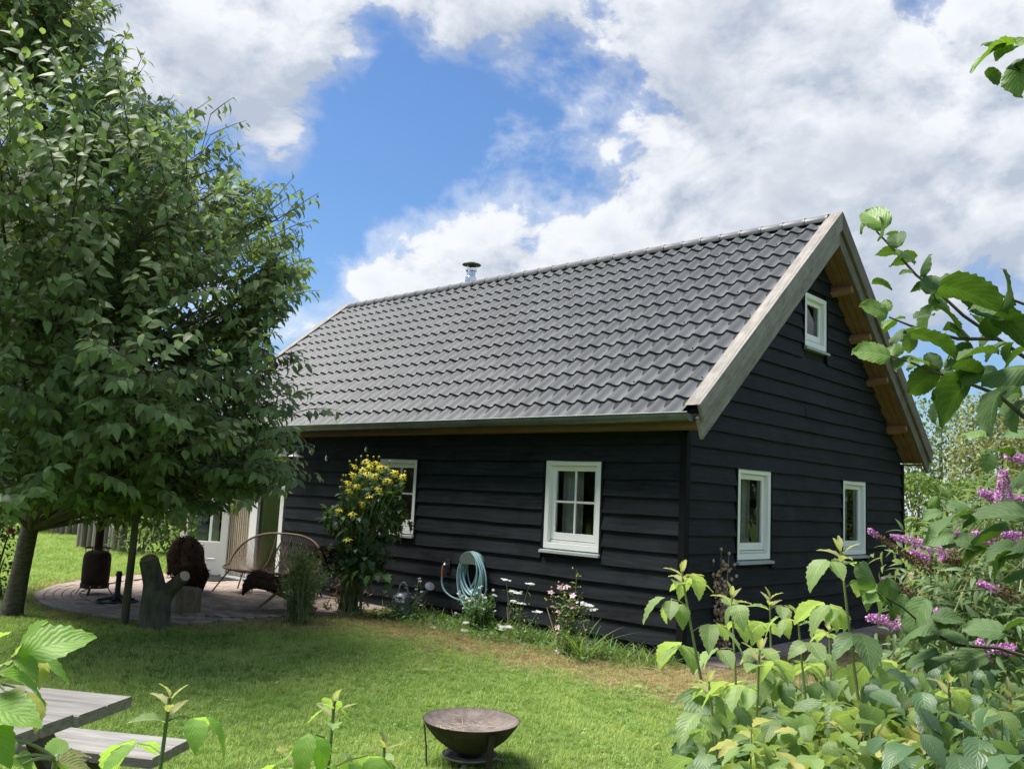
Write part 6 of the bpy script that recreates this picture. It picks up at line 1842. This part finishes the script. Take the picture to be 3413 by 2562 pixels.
tag(bulk('ground_cover', T_BUSH, frames(P, rand_dirs(n_, -.1, .6), rand_dirs(n_) * .4 + np.array([0, 0, 1.0]), rng.uniform(.025, .06, n_)), 'leaf_feverfew', None), 'low leafy ground cover between the wall flowers', 'ground cover')
# rank grass round the patio edge and stump, and loose hay
n_ = 2200; a = rng.uniform(math.radians(170), math.radians(350), n_); r_ = PR + .05 + np.abs(rng.normal(0, .12, n_)); P = np.stack([PC[0] + r_ * np.cos(a), PC[1] + r_ * np.sin(a), np.zeros(n_)], 1)
dv = rand_dirs(n_, .3, 1); tag(bulk('edge_grass', [leaf_grid(.05, 4, 1, .1, .5, .5, shape='lance')], frames(P, dv, -dv * np.array([1, 1, 0]) + np.array([0, 0, .4]), rng.uniform(.04, .13, n_)), 'leaf_weed', None), 'uncut grass fringe round the brick patio', 'grass')
n_ = 9000; P = np.stack([rng.uniform(-4.6, 2.4, n_), -np.abs(rng.normal(1.0, .55, n_)), rng.uniform(.008, .05, n_)], 1); sw = rng.random(n_) < .35
P[sw, 0] = rng.normal(1.1, .5, sw.sum()); P[sw, 1] = rng.uniform(-1, 6.5, sw.sum()); P = P[(P[:, 0] > .02) | (P[:, 1] < -.03)]
dv = rand_dirs(len(P), -.12, .25); tag(bulk('hay', [leaf_grid(.03, 2, 1, .3, .2, .15, shape='lance')], frames(P, dv, rand_dirs(len(P)) + np.array([0, 0, .8]), rng.uniform(.05, .16, len(P))), 'leaf_dry', None), 'loose straw coloured mowings strewn along the house', 'hay')
# dead foxglove stalks in front of the gable
db = V3(.42, 1.05, 0); db = V3(*at(1556, 1420, 9.75)); db[2] = 0
dst = thing('dead_stalks', 'brown dried flower stalks in front of the gable wall', 'plant', db)
g = MB(); pods = cone_mesh('seed_pod', .013, .022, 'pod_dry')
for k, (x_, y_) in enumerate(((1557, 1187), (1574, 1196), (1540, 1212), (1552, 1235), (1571, 1222), (1563, 1260), (1545, 1290))):
    tp2 = at(x_, y_, 9.75 + random.uniform(-.08, .08)); b_ = db + V3(random.gauss(0, .04), random.gauss(0, .04), 0); g.tube(bez(b_, b_ * .4 + tp2 * .6, tp2, 8), list(np.linspace(.008, .003, 8)), 6)
    child_copy(pods, 'seed_pod', Matrix.Translation(Vector(tp2)) @ Matrix.Scale(1.3, 4), dst)
    for j in range(34):
        s = random.uniform(.12, .9); q = b_ * (1 - s) + tp2 * s + V3(random.gauss(0, .03), random.gauss(0, .03), 0); child_copy(pods, 'seed_pod', Matrix.Translation(Vector(q)) @ Matrix.Rotation(random.uniform(-1, 1), 4, 'X') @ Matrix.Scale(random.uniform(.8, 1.5), 4), dst)
build_each(g, 'stalk', 'stem_dry', dst)
n_ = 160; s = rng.random(n_); P = db + np.stack([rng.normal(0, .05, n_), rng.normal(0, .05, n_), s * .8 + .05], 1); bulk('withered_leaves', T_BUSH, frames(P, rand_dirs(n_, -1, .3), rand_dirs(n_), rng.uniform(.03, .06, n_)), 'leaf_dry', dst)

# clover and plantain in the lawn, a few fallen leaves
n_ = 5000; P = np.zeros((n_, 3)); P[:, 0] = rng.uniform(-12, 3.5, n_); P[:, 1] = rng.uniform(-7.5, -1.2, n_); P = P[on_lawn(P) & in_view(P)]
cl = np.sin(P[:, 0] * 2.1 + 1.0) * np.sin(P[:, 1] * 2.7) + .6 * np.sin(P[:, 0] * 5.3 + P[:, 1] * 3.9); P = P[cl > .15]
P = np.repeat(P, 5, 0) + np.stack([rng.normal(0, .045, len(P) * 5), rng.normal(0, .045, len(P) * 5), rng.uniform(.018, .045, len(P) * 5)], 1)
leafmat('leaf_clover', (0.19, 0.33, 0.085), (0.22, 0.34, 0.11), 0.35, 0.5, 0.35)
tag(bulk('clover', T_BUSH, frames(P, rand_dirs(len(P), -.1, .35), rand_dirs(len(P)) * .35 + np.array([0, 0, 1.0]), rng.uniform(.018, .036, len(P))), 'leaf_clover', None), 'patches of clover leaves in the lawn', 'clover')
n_ = 90; P = np.zeros((n_, 3)); P[:, 0] = rng.uniform(-7, 2.5, n_); P[:, 1] = rng.uniform(-6.5, -1.2, n_); P[:, 2] = .045; P = P[on_lawn(P)]
tag(bulk('fallen_leaves', T_CHERRY, frames(P, rand_dirs(len(P), -.15, .2), rand_dirs(len(P)) * .4 + np.array([0, 0, 1.0]), rng.uniform(.05, .10, len(P))), 'leaf_yellow', None), 'scattered fallen leaves on the lawn', 'leaves')

# ------------------------------------------------------------------ buddleja
bb = V3(*at(2150, 1350, 4.4)); bb[2] = 0
bud = thing('buddleja', 'butterfly bush with purple and spent brown flower spikes at the right', 'shrub', bb)
cs = [at(x_, y_, d_) for x_, y_, d_ in ((2030, 1230, 4.6), (2110, 1180, 4.5), (2190, 1150, 4.4), (2050, 1310, 4.3), (2130, 1290, 4.2), (2200, 1270, 4.1), (2010, 1370, 4.4), (2110, 1380, 4.1), (2200, 1390, 4.0), (2230, 1080, 4.6), (2160, 1110, 5.0))]
rs2 = [(.26, .26, .24)] * len(cs)
mass(cs, rs2, 3000, .085, T_LANCE, 'leaf_buddleja', bud, 'foliage', shell=.15, up=.5)
g = MB()
SPK = [((2010, 1235), (1874, 1143), 4.0, .017, .14), ((2065, 1192), (1926, 1158), 4.0, .026, .9), ((2166, 1082), (2167, 1014), 3.6, .028, 1.0), ((2160, 1080), (2115, 1062), 3.7, .022, 1.0), ((2170, 1076), (2222, 1086), 3.7, .024, 1.0),
       ((1985, 1290), (1905, 1250), 3.9, .018, .25), ((1945, 1345), (1872, 1332), 3.8, .024, .95), ((2119, 1425), (2117, 1383), 3.4, .025, .95), ((2190, 1402), (2142, 1399), 3.4, .02, .9), ((2200, 1290), (2112, 1258), 3.7, .022, .45),
       ((2050, 1345), (2020, 1318), 3.8, .026, .3), ((2240, 1000), (2172, 982), 3.8, .022, 1.0), ((2150, 1170), (2100, 1150), 4.1, .022, .9), ((2215, 1165), (2160, 1150), 4.0, .026, .7), ((2140, 1165), (2060, 1152), 4.4, .02, .2), ((2230, 1200), (2185, 1175), 3.9, .026, .9), ((2080, 1215), (2030, 1205), 4.2, .018, .15), ((2010, 1212), (1965, 1190), 4.1, .02, .85)]
for k, (a_, b_, d_, r_, frac) in enumerate(SPK):
    p0 = at(*a_, d_ + .05); p1 = at(*b_, d_); ax_ = norm(p1 - p0); L_ = np.linalg.norm(p1 - p0)
    g.tube(bez(cs[k % len(cs)], p0 * .5 + cs[k % len(cs)] * .5 + V3(0, 0, .03), p0, 5) + [p1], [.004, .004, .004, .0035, .003, .0015], 5)
    n_ = int(260 + 900 * L_); s = rng.random(n_); prof = np.clip(1.1 - s * .75, .2, 1) * (1 - (s > .97) * .4)
    rd = np.cross(rand_dirs(n_), ax_); rd /= np.linalg.norm(rd, axis=1, keepdims=True)
    P = p0 + ax_ * (s * L_)[:, None] + rd * (r_ * prof * rng.uniform(.55, 1.05, n_))[:, None]
    pur = s > (1 - frac); 
    sp = None
    for msk, mat_ in ((pur, 'petal_purple'), (~pur, 'spent_bloom')):
        if msk.sum() < 4: continue
        M = frames(P[msk], rd[msk] + rand_dirs(msk.sum()) * .7, rand_dirs(msk.sum()), rng.uniform(.007, .0125, msk.sum()))
        ob = bulk('flower_spike' if sp is None else 'spent_part', T_FLORET, M, mat_, bud if sp is None else sp, kind=None)
        sp = sp or ob
for c_ in cs: g.tube(bez(bb + V3(random.gauss(0, .08), random.gauss(0, .08), 0), bb * .5 + c_ * .5 + V3(0, 0, .1), c_, 6), list(np.linspace(.014, .005, 6)), 6)
build_each(g, 'stem', 'stem_pale', bud)

# ------------------------------------------------------------------ raspberry canes
M_TIP, M_YNG, M_MID, M_DRK, M_BRT = (lm(T_RASP, q) for q in ('leaf_rasp_tip', 'leaf_rasp_young', 'leaf_rasp_mid', 'leaf_rasp_dark', 'leaf_rasp_bright'))


M_TIPL = lm([leaf_grid(.3, 8, 2, .03, .5, .25, serr=.06), leaf_grid(.34, 8, 2, .03, .6, .5, serr=.06, twist=.3)], 'leaf_rasp_tip')


def compound(root, p_, az, elev, size, meshes, gst, n5=False, pet=.07, droop=.5):
    out_ = V3(math.cos(az), math.sin(az), 0); sd2 = V3(-math.sin(az), math.cos(az), 0)
    e_ = p_ + (out_ * math.cos(elev) + V3(0, 0, math.sin(elev))) * pet
    gst.tube([p_, p_ * .5 + e_ * .5 + V3(0, 0, .006), e_], [.0022, .0018, .0015], 4)
    spec_ = [(0, 1.0, 0.02)] + [(s * 1.25, .8, 0) for s in (-1, 1)]
    if n5: spec_ += [(s * 1.5, .62, -.035) for s in (-1, 1)]
    for a_, sc, back in spec_:
        dv = norm(out_ * math.cos(a_) + sd2 * math.sin(a_) + V3(0, 0, -droop * random.uniform(.5, 1.3)))
        q = e_ + norm(e_ - p_) * back + dv * .006
        up_ = norm(V3(random.gauss(0, .15), random.gauss(0, .15), 1) + out_ * .15)
        child_copy(random.choice(meshes), 'leaf', frames(q[None], dv[None], up_[None], np.array([size * sc * random.uniform(.9, 1.12)]))[0], root)


def cane(label, top, depth, lean, nodes=9, size=.11, bright=False, spacing=.072, name='raspberry_cane', stop=0.25, toward=0.0):
    tp2 = at(top[0], top[1], depth); base = V3(tp2[0], tp2[1], 0) + rxy * lean + fxy * toward
    root = thing(name, label, 'plant', base, None)
    ctrl = base * .35 + tp2 * .65; ctrl[:2] = base[:2] * .25 + tp2[:2] * .75
    crv = bez(base, ctrl, tp2, 24)
    g_ = MB(); g_.tube(crv, list(np.linspace(.0075, .0035, 24)), 7)
    ln = np.concatenate([[0], np.cumsum([np.linalg.norm(crv[i + 1] - crv[i]) for i in range(23)])]); tot = ln[-1]
    az = random.uniform(0, 6.28)
    # growing tip
    for k in range(6):
        a_ = az + k * 2.4; dv = norm(V3(math.cos(a_) * (.3 + .28 * k), math.sin(a_) * (.3 + .28 * k), 1)); p_ = tp2 - V3(0, 0, .01 * k)
        child_copy(random.choice(M_TIPL if k < 5 else M_YNG), 'leaf', frames(p_[None], dv[None], V3(-dv[0], -dv[1], .55)[None], np.array([size * (.42 + .06 * k)]))[0], root)
    for k in range(nodes):
        s = tot - .045 - k * spacing * (1 + .05 * k)
        if s < stop: break
        p_ = V3(*[np.interp(s, ln, [c_[i] for c_ in crv]) for i in range(3)])
        az += 2.4 + random.uniform(-.3, .3)
        q = k / max(1, nodes - 1)
        ms = (M_BRT if bright else (M_YNG if q < .25 else (M_YNG + M_MID if q < .5 else (M_MID + M_DRK if q < .7 else M_DRK))))
        compound(root, p_, az, random.uniform(.1, .6), size * (.78 + .35 * min(1, q * 2.5)), ms, g_, n5=random.random() < .3, pet=.05 + .05 * min(1, 2 * q), droop=.35 + .45 * random.random())
    g_.build('stem', 'stem_pale' if not bright else 'stem_green', root, smooth=True)
    return root


cane('leftmost raspberry cane, its tip in front of the house corner post', (1472, 1232), 3.0, .36, 12, 0.130)
cane('raspberry cane beside the dried stalks, below the left gable window', (1580, 1282), 3.3, .10, 10, 0.130)
cane('raspberry cane below the left gable window, just right of the dried stalks', (1662, 1290), 3.5, .06, 10, 0.123)
cane('tallest raspberry cane, in front of the right gable window', (1815, 1186), 2.85, .22, 13, 0.138)
cane('slim raspberry cane left of the tallest one', (1722, 1322), 3.25, .16, 10, 0.116)
cane('low young raspberry cane in front of the pale paving', (1640, 1402), 2.65, -.05, 11, 0.127)
cane('raspberry cane behind the tallest one, near the purple flower spike', (1790, 1350), 3.6, .05, 9, 0.121)
cane('raspberry cane among the yellowing leaves at the lower right', (2048, 1472), 2.55, .1, 8, 0.121)
cane('broad dark raspberry cane at the bottom, left edge of the thicket', (1530, 1470), 2.75, .2, 9, 0.132)
cane('raspberry cane at the far right below the hazel leaves', (2180, 1500), 2.4, .1, 7, 0.127)
cane('raspberry cane leaning over the lawn at the thicket edge', (1590, 1500), 3.1, .2, 8, 0.127)
cane('raspberry cane in the middle of the thicket', (1880, 1420), 3.2, .1, 8, 0.132)
# near the lens, bottom left
cane('small bright raspberry shoot in front of the picnic bench', (366, 1505), 1.75, -.06, 5, .10, True, .06)
cane('bright raspberry shoot left of the fire bowl', (722, 1512), 1.9, -.04, 6, .092, True, .045)
cane('short raspberry shoot between the bright shoot and the fire bowl', (830, 1608), 2.0, 0, 4, .085, True, .06)
cane('raspberry shoot peeping over the bottom edge below the bench', (640, 1640), 1.85, 0, 5, .095, True, .06)
rl_b = V3(*at(-60, 1600, 1.25)); rl_b[2] = 0
rl = thing('raspberry_cane', 'large bright raspberry leaves close to the lens at the lower left', 'plant', rl_b)
def c2(x, y): return x / 2.712 / K, (1950 + y / 2.712) / K
g = MB()
hub = at(-25, 1480, 1.22)
for (x0, y0, x1, y1, d_, ms, ti, nrm_) in ((170, 640, 815, 375, 1.15, M_BRT, 0, .55), (150, 620, 310, 285, 1.15, M_BRT, 0, .5), (170, 660, 330, 760, 1.13, M_BRT, 1, .5), (300, 660, 700, 690, 1.24, M_BRT, 2, .3), (300, 640, 460, 820, 1.22, M_TIP, 1, .2),
                                          (-20, 790, 510, 890, 1.1, M_BRT, 1, .3), (-160, 1080, 340, 1150, 1.02, M_BRT, 0, .6), (-140, 1250, 110, 1480, 1.0, M_BRT, 2, .6), (230, 960, 440, 1190, 1.15, M_TIP, 1, .1), (-60, 760, 60, 640, 1.05, M_BRT, 0, .4), (-60, 480, 40, 360, 1.1, M_BRT, 0, .4),
                                          (520, 1560, 500, 1330, 1.2, M_BRT, 0, .6), (540, 1560, 830, 1450, 1.22, M_TIP, 1, .4), (500, 1600, 860, 1620, 1.15, M_TIP, 0, .5), (150, 1560, 440, 1640, 1.08, M_BRT, 2, .6), (200, 1620, 60, 1560, 1.08, M_BRT, 0, .5), (520, 1590, 640, 1700, 1.12, M_BRT, 0, .5), (140, 1400, 40, 1560, 1.1, M_MID, 1, .4), (60, 960, 170, 900, 1.05, M_TIP, 2, .3)):
    a_ = at(*c2(x0, y0), d_); b_ = at(*c2(x1, y1), d_ - .02 + .05 * (x1 > 400)); L_ = np.linalg.norm(b_ - a_)
    up_ = norm(norm(CAM - a_) * nrm_ + V3(random.gauss(0, .1), random.gauss(0, .1), .8))
    child_copy(ms[ti], 'leaf', frames(a_[None], norm(b_ - a_)[None], up_[None], np.array([L_ * 1.04]))[0], rl)
    src = hub if y0 < 1300 else at(120, 1640, 1.15)
    g.tube(bez(src, src * .5 + a_ * .5 + V3(0, 0, .01), a_, 5), [.0028, .0025, .0022, .002, .0016], 5)
g.tube([rl_b, rl_b * .4 + hub * .6, hub], [.006, .005, .004], 6); q = at(120, 1640, 1.15); g.tube([V3(q[0], q[1], 0), q], [.006, .004], 6)
build_each(g, 'stem', 'stem_pale', rl)

# ------------------------------------------------------------------ thicket at the lower right
T_RL = [leaf_grid(.66, 8, 2, .03, .25, .3, serr=.06, pleat=.02), leaf_grid(.6, 8, 2, .03, .38, .5, serr=.06, pleat=.02, twist=.25), leaf_grid(.7, 8, 2, .03, .2, .7, serr=.06, pleat=.02, twist=-.3)]
def canopy(poly, n, zlo, zhi):
    P_ = []
    xs = [q[0] for q in poly]; ys = [q[1] for q in poly]
    while len(P_) < n:
        x_ = rng.uniform(min(xs), max(xs), 400); y_ = rng.uniform(min(ys), max(ys), 400); ok = inside_poly(x_, y_, poly)
        for a_, b_ in zip(x_[ok], y_[ok]):
            r_ = FWD + RGT * (a_ * K - 1706.5) / FPX - UPV * (b_ * K - 1281.0) / FPX
            z_ = random.uniform(zlo, zhi); t_ = (z_ - CAM[2]) / r_[2]
            if 1.7 < t_ < 6.5: P_.append(CAM + r_ * t_)
    return np.array(P_[:n])
def thick(name, label, cat, polys, mats, size, nobj=150):
    allP = []
    root = None
    for (poly, n, zlo, zhi), mat_ in zip(polys, mats):
        P_ = canopy(poly, n, zlo, zhi)
        if root is None:
            c_ = P_.mean(0); root = thing(name, label, cat, (c_[0], c_[1], 0))
        dv = rand_dirs(n, -.75, .15); up_ = rand_dirs(n) * .35 + np.array([0, 0, 1.0])
        M_ = frames(P_, dv, up_, rng.uniform(size * .65, size * 1.2, n))
        near = np.argsort((P_ - CAM) @ FWD); k_ = nobj // len(polys)
        leaves(lm(T_RL, mat_), M_[near[:k_]], root)
        bulk('foliage', T_RL, M_[near[k_:]], mat_, root)
        allP.append(P_)
    g_ = MB(); P_ = np.concatenate(allP)
    for q in P_[:: 14]: g_.tube(bez(V3(q[0] + random.gauss(0, .08), q[1] + random.gauss(0, .08), 0), V3(q[0], q[1], q[2] * .6), q, 5), [.006, .005, .004, .003, .002], 5)
    g_.build('stems', 'stem_pale', root, smooth=True, kind='stuff')
    return root
G1 = [(1475, 1670), (1500, 1590), (1560, 1520), (1650, 1480), (1760, 1470), (1850, 1430), (1940, 1380), (2000, 1370), (2230, 1360), (2230, 1680)]
thick('raspberry_thicket', 'dark green raspberry thicket filling the lower right corner', 'thicket', [(G1, 760, .72, 1.02), (G1, 480, .3, .75), ([(1860, 1440), (2230, 1400), (2230, 1680), (1900, 1680)], 260, .9, 1.2)], ['leaf_rasp_mid', 'leaf_rasp_dark', 'leaf_rasp_dark'], .09, 240)
thick('yellowing_shrub', 'low shrub with yellowing leaves in the bottom right foreground', 'shrub', [([(1560, 1670), (1600, 1580), (1690, 1540), (1800, 1500), (1950, 1500), (2080, 1480), (2120, 1560), (1990, 1620), (1980, 1680)], 420, .95, 1.12)], ['leaf_yellow'], .075, 200)

# ------------------------------------------------------------------ hazel reaching in from the right
hb = V3(*at(2520, 1500, 2.1)); hb[2] = 0
hz = thing('hazel', 'hazel branches with broad leaves reaching in from the right edge', 'shrub', hb)
M_HZ = lm(T_HAZEL, 'leaf_hazel'); M_HY = lm(T_HAZEL, 'leaf_hazel_young')
def r5(x, y): return (2850 + x / 2.213) / K, (650 + y / 2.213) / K
def r4(x, y): return (2700 + x / 2.074) / K, (1300 + y / 2.074) / K
def hleaf(px_, size_px, ang, d_, young=False, back=None, ti=None, dup=True):
    """px centre, length in photo px, direction of the tip in the picture, distance; back = how much the underside shows"""
    L_ = size_px * K * d_ / FPX; a = math.radians(ang)
    dv = norm(RGT * math.cos(a) + UPV * math.sin(a) + FWD * random.uniform(-.45, .45))
    c_ = at(px_[0], px_[1], d_)
    b_ = random.uniform(-.15, .55) if back is None else back
    up_ = norm(V3(random.gauss(0, .22), random.gauss(0, .22), .85) - norm(CAM - c_) * -(b_))
    L_ *= 1.02
    ms = M_HY if young else M_HZ
    if size_px > 45 and not young and dup and random.random() < .55:
        d2_ = norm(dv + RGT * random.uniform(-.9, .9) + UPV * random.uniform(-.9, .9)); c2_ = c_ + RGT * random.gauss(.02, .03) + UPV * random.gauss(-.01, .03) + FWD * random.uniform(.04, .2)
        child_copy(random.choice(M_HZ), 'leaf', frames((c2_ - d2_ * L_ * .4)[None], d2_[None], norm(V3(random.gauss(0, .4), random.gauss(0, .4), 1))[None], np.array([L_ * random.uniform(.65, .95)]))[0], hz)
    child_copy(ms[random.randrange(4) if ti is None else ti], 'leaf', frames((c_ - dv * L_ * .5)[None], dv[None], up_[None], np.array([L_]))[0], hz)
    return c_ - dv * L_ * .5
HB = MB()
def branch(pts, r0, r1):
    P_ = [at(x_, y_, d_) for x_, y_, d_ in pts]
    HB.tube(P_, list(np.linspace(r0, r1, len(P_))), 7)
    return P_
branch([(2420, 900, 2.3)] + [(*r5(x_, y_), d_) for x_, y_, d_ in ((1300, 1230, 2.2), (1050, 1060, 2.2), (800, 890, 2.2), (640, 740, 2.22), (450, 590, 2.25), (300, 420, 2.28), (165, 275, 2.3), (110, 190, 2.3))], .0055, .002)
branch([(*r5(x_, y_), d_) for x_, y_, d_ in ((1050, 1060, 2.2), (760, 1060, 2.15), (560, 1010, 2.15), (400, 960, 2.15), (250, 900, 2.15))], .005, .002)
branch([(2400, 1050, 2.2)] + [(*r5(x_, y_), d_) for x_, y_, d_ in ((1250, 1640, 2.1), (1050, 1470, 2.1), (760, 1360, 2.1), (560, 1300, 2.12), (400, 1230, 2.14), (230, 1175, 2.15))], .006, .002)
branch([(*r5(x_, y_), d_) for x_, y_, d_ in ((1500, 900, 2.0), (1100, 750, 2.0), (850, 700, 2.0))], .004, .002)
branch([(2400, 1180, 2.0)] + [(*r4(x_, y_), d_) for x_, y_, d_ in ((1500, 870, 1.95), (1200, 850, 1.95), (1000, 820, 1.95))], .005, .002)
branch([(2420, 1480, 2.5)] + [(*r4(x_, y_), d_) for x_, y_, d_ in ((1300, 1780, 2.5), (1000, 1760, 2.5), (800, 1640, 2.5), (640, 1500, 2.5), (450, 1390, 2.5))], .006, .002)
branch([(2420, 60, 2.2), (2240, 190, 2.2), (2190, 140, 2.2)], .004, .002)
for (x_, y_, s_, a_, yg, bk) in ((140, 150, 235, 125, 1, .9), (30, 235, 80, 240, 1, .4), (215, 230, 150, -60, 1, .2), (305, 310, 150, 95, 0, .6), (390, 415, 150, -5, 0, .2), (340, 465, 190, 178, 0, -.1), (480, 520, 150, 85, 0, .6), (378, 560, 80, 175, 1, .5), (465, 670, 110, 180, 0, .3), (565, 640, 170, 80, 0, .7), (595, 725, 190, -50, 0, .7), (665, 640, 160, 100, 0, .5),
                            (850, 690, 400, -6, 0, -.35), (960, 715, 180, 20, 1, .7), (1160, 690, 300, -40, 0, .6), (1050, 845, 320, 5, 0, .5), (1180, 960, 300, -20, 0, -.4), (700, 840, 270, 0, 1, .5), (505, 900, 210, 240, 1, .4), (785, 960, 200, -5, 0, .7),
                            (150, 835, 190, 155, 1, .9), (270, 910, 170, 190, 1, .3), (232, 810, 90, 90, 1, .5), (400, 985, 170, 185, 0, .1), (300, 1015, 130, 200, 0, .4), (600, 1050, 300, -10, 0, -.3), (405, 1090, 120, 260, 0, .4), (480, 1040, 110, 150, 0, .5),
                            (125, 1155, 235, 175, 1, .9), (265, 1125, 140, 80, 1, .5), (350, 1210, 160, 200, 0, .3), (465, 1205, 140, 20, 1, .2), (575, 1220, 150, 95, 0, .7), (490, 1365, 250, 215, 0, -.3), (645, 1305, 170, 60, 0, .5), (700, 1450, 380, 205, 0, -.4), (870, 1130, 320, 170, 0, .5), (790, 1190, 200, 220, 0, -.2), (900, 1250, 300, 175, 0, .7), (1110, 1270, 280, 170, 0, .6), (1160, 1390, 250, 200, 0, .3), (985, 1545, 300, 210, 0, -.4), (1160, 1600, 230, 230, 0, -.3), (835, 1345, 170, 170, 0, .5), (1090, 1440, 220, 160, 0, -.2), (1185, 1150, 220, 200, 0, .4), (930, 920, 160, 120, 0, .5), (1000, 960, 150, -60, 0, .2), (1040, 1110, 180, 200, 0, .1), (960, 1050, 130, 240, 0, .3)):
    hleaf(r5(x_, y_), s_ / 2.213 / K * 1.12, a_ + random.uniform(-12, 12), random.uniform(2.05, 2.3) if s_ < 280 else random.uniform(1.85, 2.05), bool(yg), bk)
for (x_, y_, s_, a_, yg, bk, d_) in ((950, 870, 300, 190, 0, -.3, 1.9), (1060, 790, 160, 150, 0, .6, 1.95), (840, 850, 130, 190, 0, .8, 2.0), (1210, 930, 240, 200, 0, -.3, 1.9), (1270, 830, 330, 175, 0, .7, 1.85), (1440, 820, 220, 0, 0, .6, 1.9), (940, 690, 100, 100, 1, .6, 2.1), (840, 770, 90, 230, 1, .4, 2.1),
                                    (1120, 1110, 190, 200, 0, -.2, 2.2), (1090, 1040, 160, 160, 0, .6, 2.2), (970, 1055, 110, 180, 0, .7, 2.4), (1290, 1200, 240, 210, 0, -.1, 2.1), (1340, 1090, 220, 170, 0, .6, 2.1), (1430, 1230, 180, 190, 0, .4, 2.1), (900, 1000, 190, 170, 0, .7, 2.4), (1440, 1050, 180, 200, 0, .3, 2.1), (1150, 260, 190, 170, 1, .8, 2.5), (1320, 400, 180, 140, 0, .5, 2.3), (1450, 560, 190, 200, 0, .3, 2.2), (1430, 300, 160, 170, 0, .4, 2.4), (1230, 500, 120, 250, 0, .5, 2.6),
                                    (720, 1560, 260, 230, 0, .7, 2.5), (700, 1640, 220, 200, 0, -.3, 2.45), (425, 1290, 190, 110, 0, .8, 2.55), (540, 1390, 170, 250, 0, .6, 2.5), (440, 1420, 150, 180, 1, .6, 2.55), (560, 1480, 200, -30, 0, .5, 2.5), (850, 1640, 220, 190, 0, .5, 2.5), (960, 1560, 200, 20, 0, .4, 2.5), (640, 1480, 140, 80, 0, .5, 2.55), (1000, 1700, 220, 150, 0, .6, 2.5), (1200, 1640, 240, 170, 0, .5, 2.4), (1380, 1600, 240, 190, 0, .4, 2.4), (1100, 1850, 230, 200, 0, .3, 2.5), (900, 1850, 230, 170, 0, .5, 2.5), (760, 1840, 220, 200, 0, -.2, 2.5)):
    hleaf(r4(x_, y_), s_ / 2.074 / K * 1.1, a_ + random.uniform(-12, 12), d_, bool(yg), bk, None, False)
for (x_, y_, s_, a_, bk) in ((2140, 100, 95, 185, .1), (2180, 95, 80, 60, .3), (2150, 85, 45, 150, .4), (2192, 160, 85, 240, .2), (2208, 150, 60, 0, .5), (2215, 120, 60, 40, .4)): hleaf((x_, y_), s_, a_, 2.2, True if bk < .35 else False, bk)
for (x_, y_, d_) in ((2420, 900, 2.3), (2400, 1050, 2.2), (2400, 1180, 2.0), (2420, 1480, 2.5), (2420, 60, 2.2), (*r5(1500, 900), 2.0)):
    q = at(x_, y_, d_); HB.tube(bez(hb + V3(random.gauss(0, .06), random.gauss(0, .06), 0), V3(hb[0], hb[1], max(q[2] * .8, .6)), q, 8), list(np.linspace(.013, .005, 8)), 8)
build_each(HB, 'branch', 'twig_brown', hz)

# ------------------------------------------------------------------ groups of like things
GROUPS = {'raspberry_cane': 'raspberry canes in the foreground', 'garden_tree': 'trees round the garden', 'garden_shrub': 'shrubs at the back of the lawn', 'hedge': 'garden hedges', 'palisade': 'log palisades', 'plank_chair': 'plank chairs on the patio', 'fleece': 'fleeces on the plank chairs',
          'white_yarrow': 'yarrow along the wall', 'white_soapwort': 'soapwort by the watering can', 'garden_cane': 'canes among the wall flowers'}
for o in list(COL.objects):
    gname = GROUPS.get(o.name.split('.')[0])
    if o.parent is None and gname and 'label' in o: o['group'] = gname
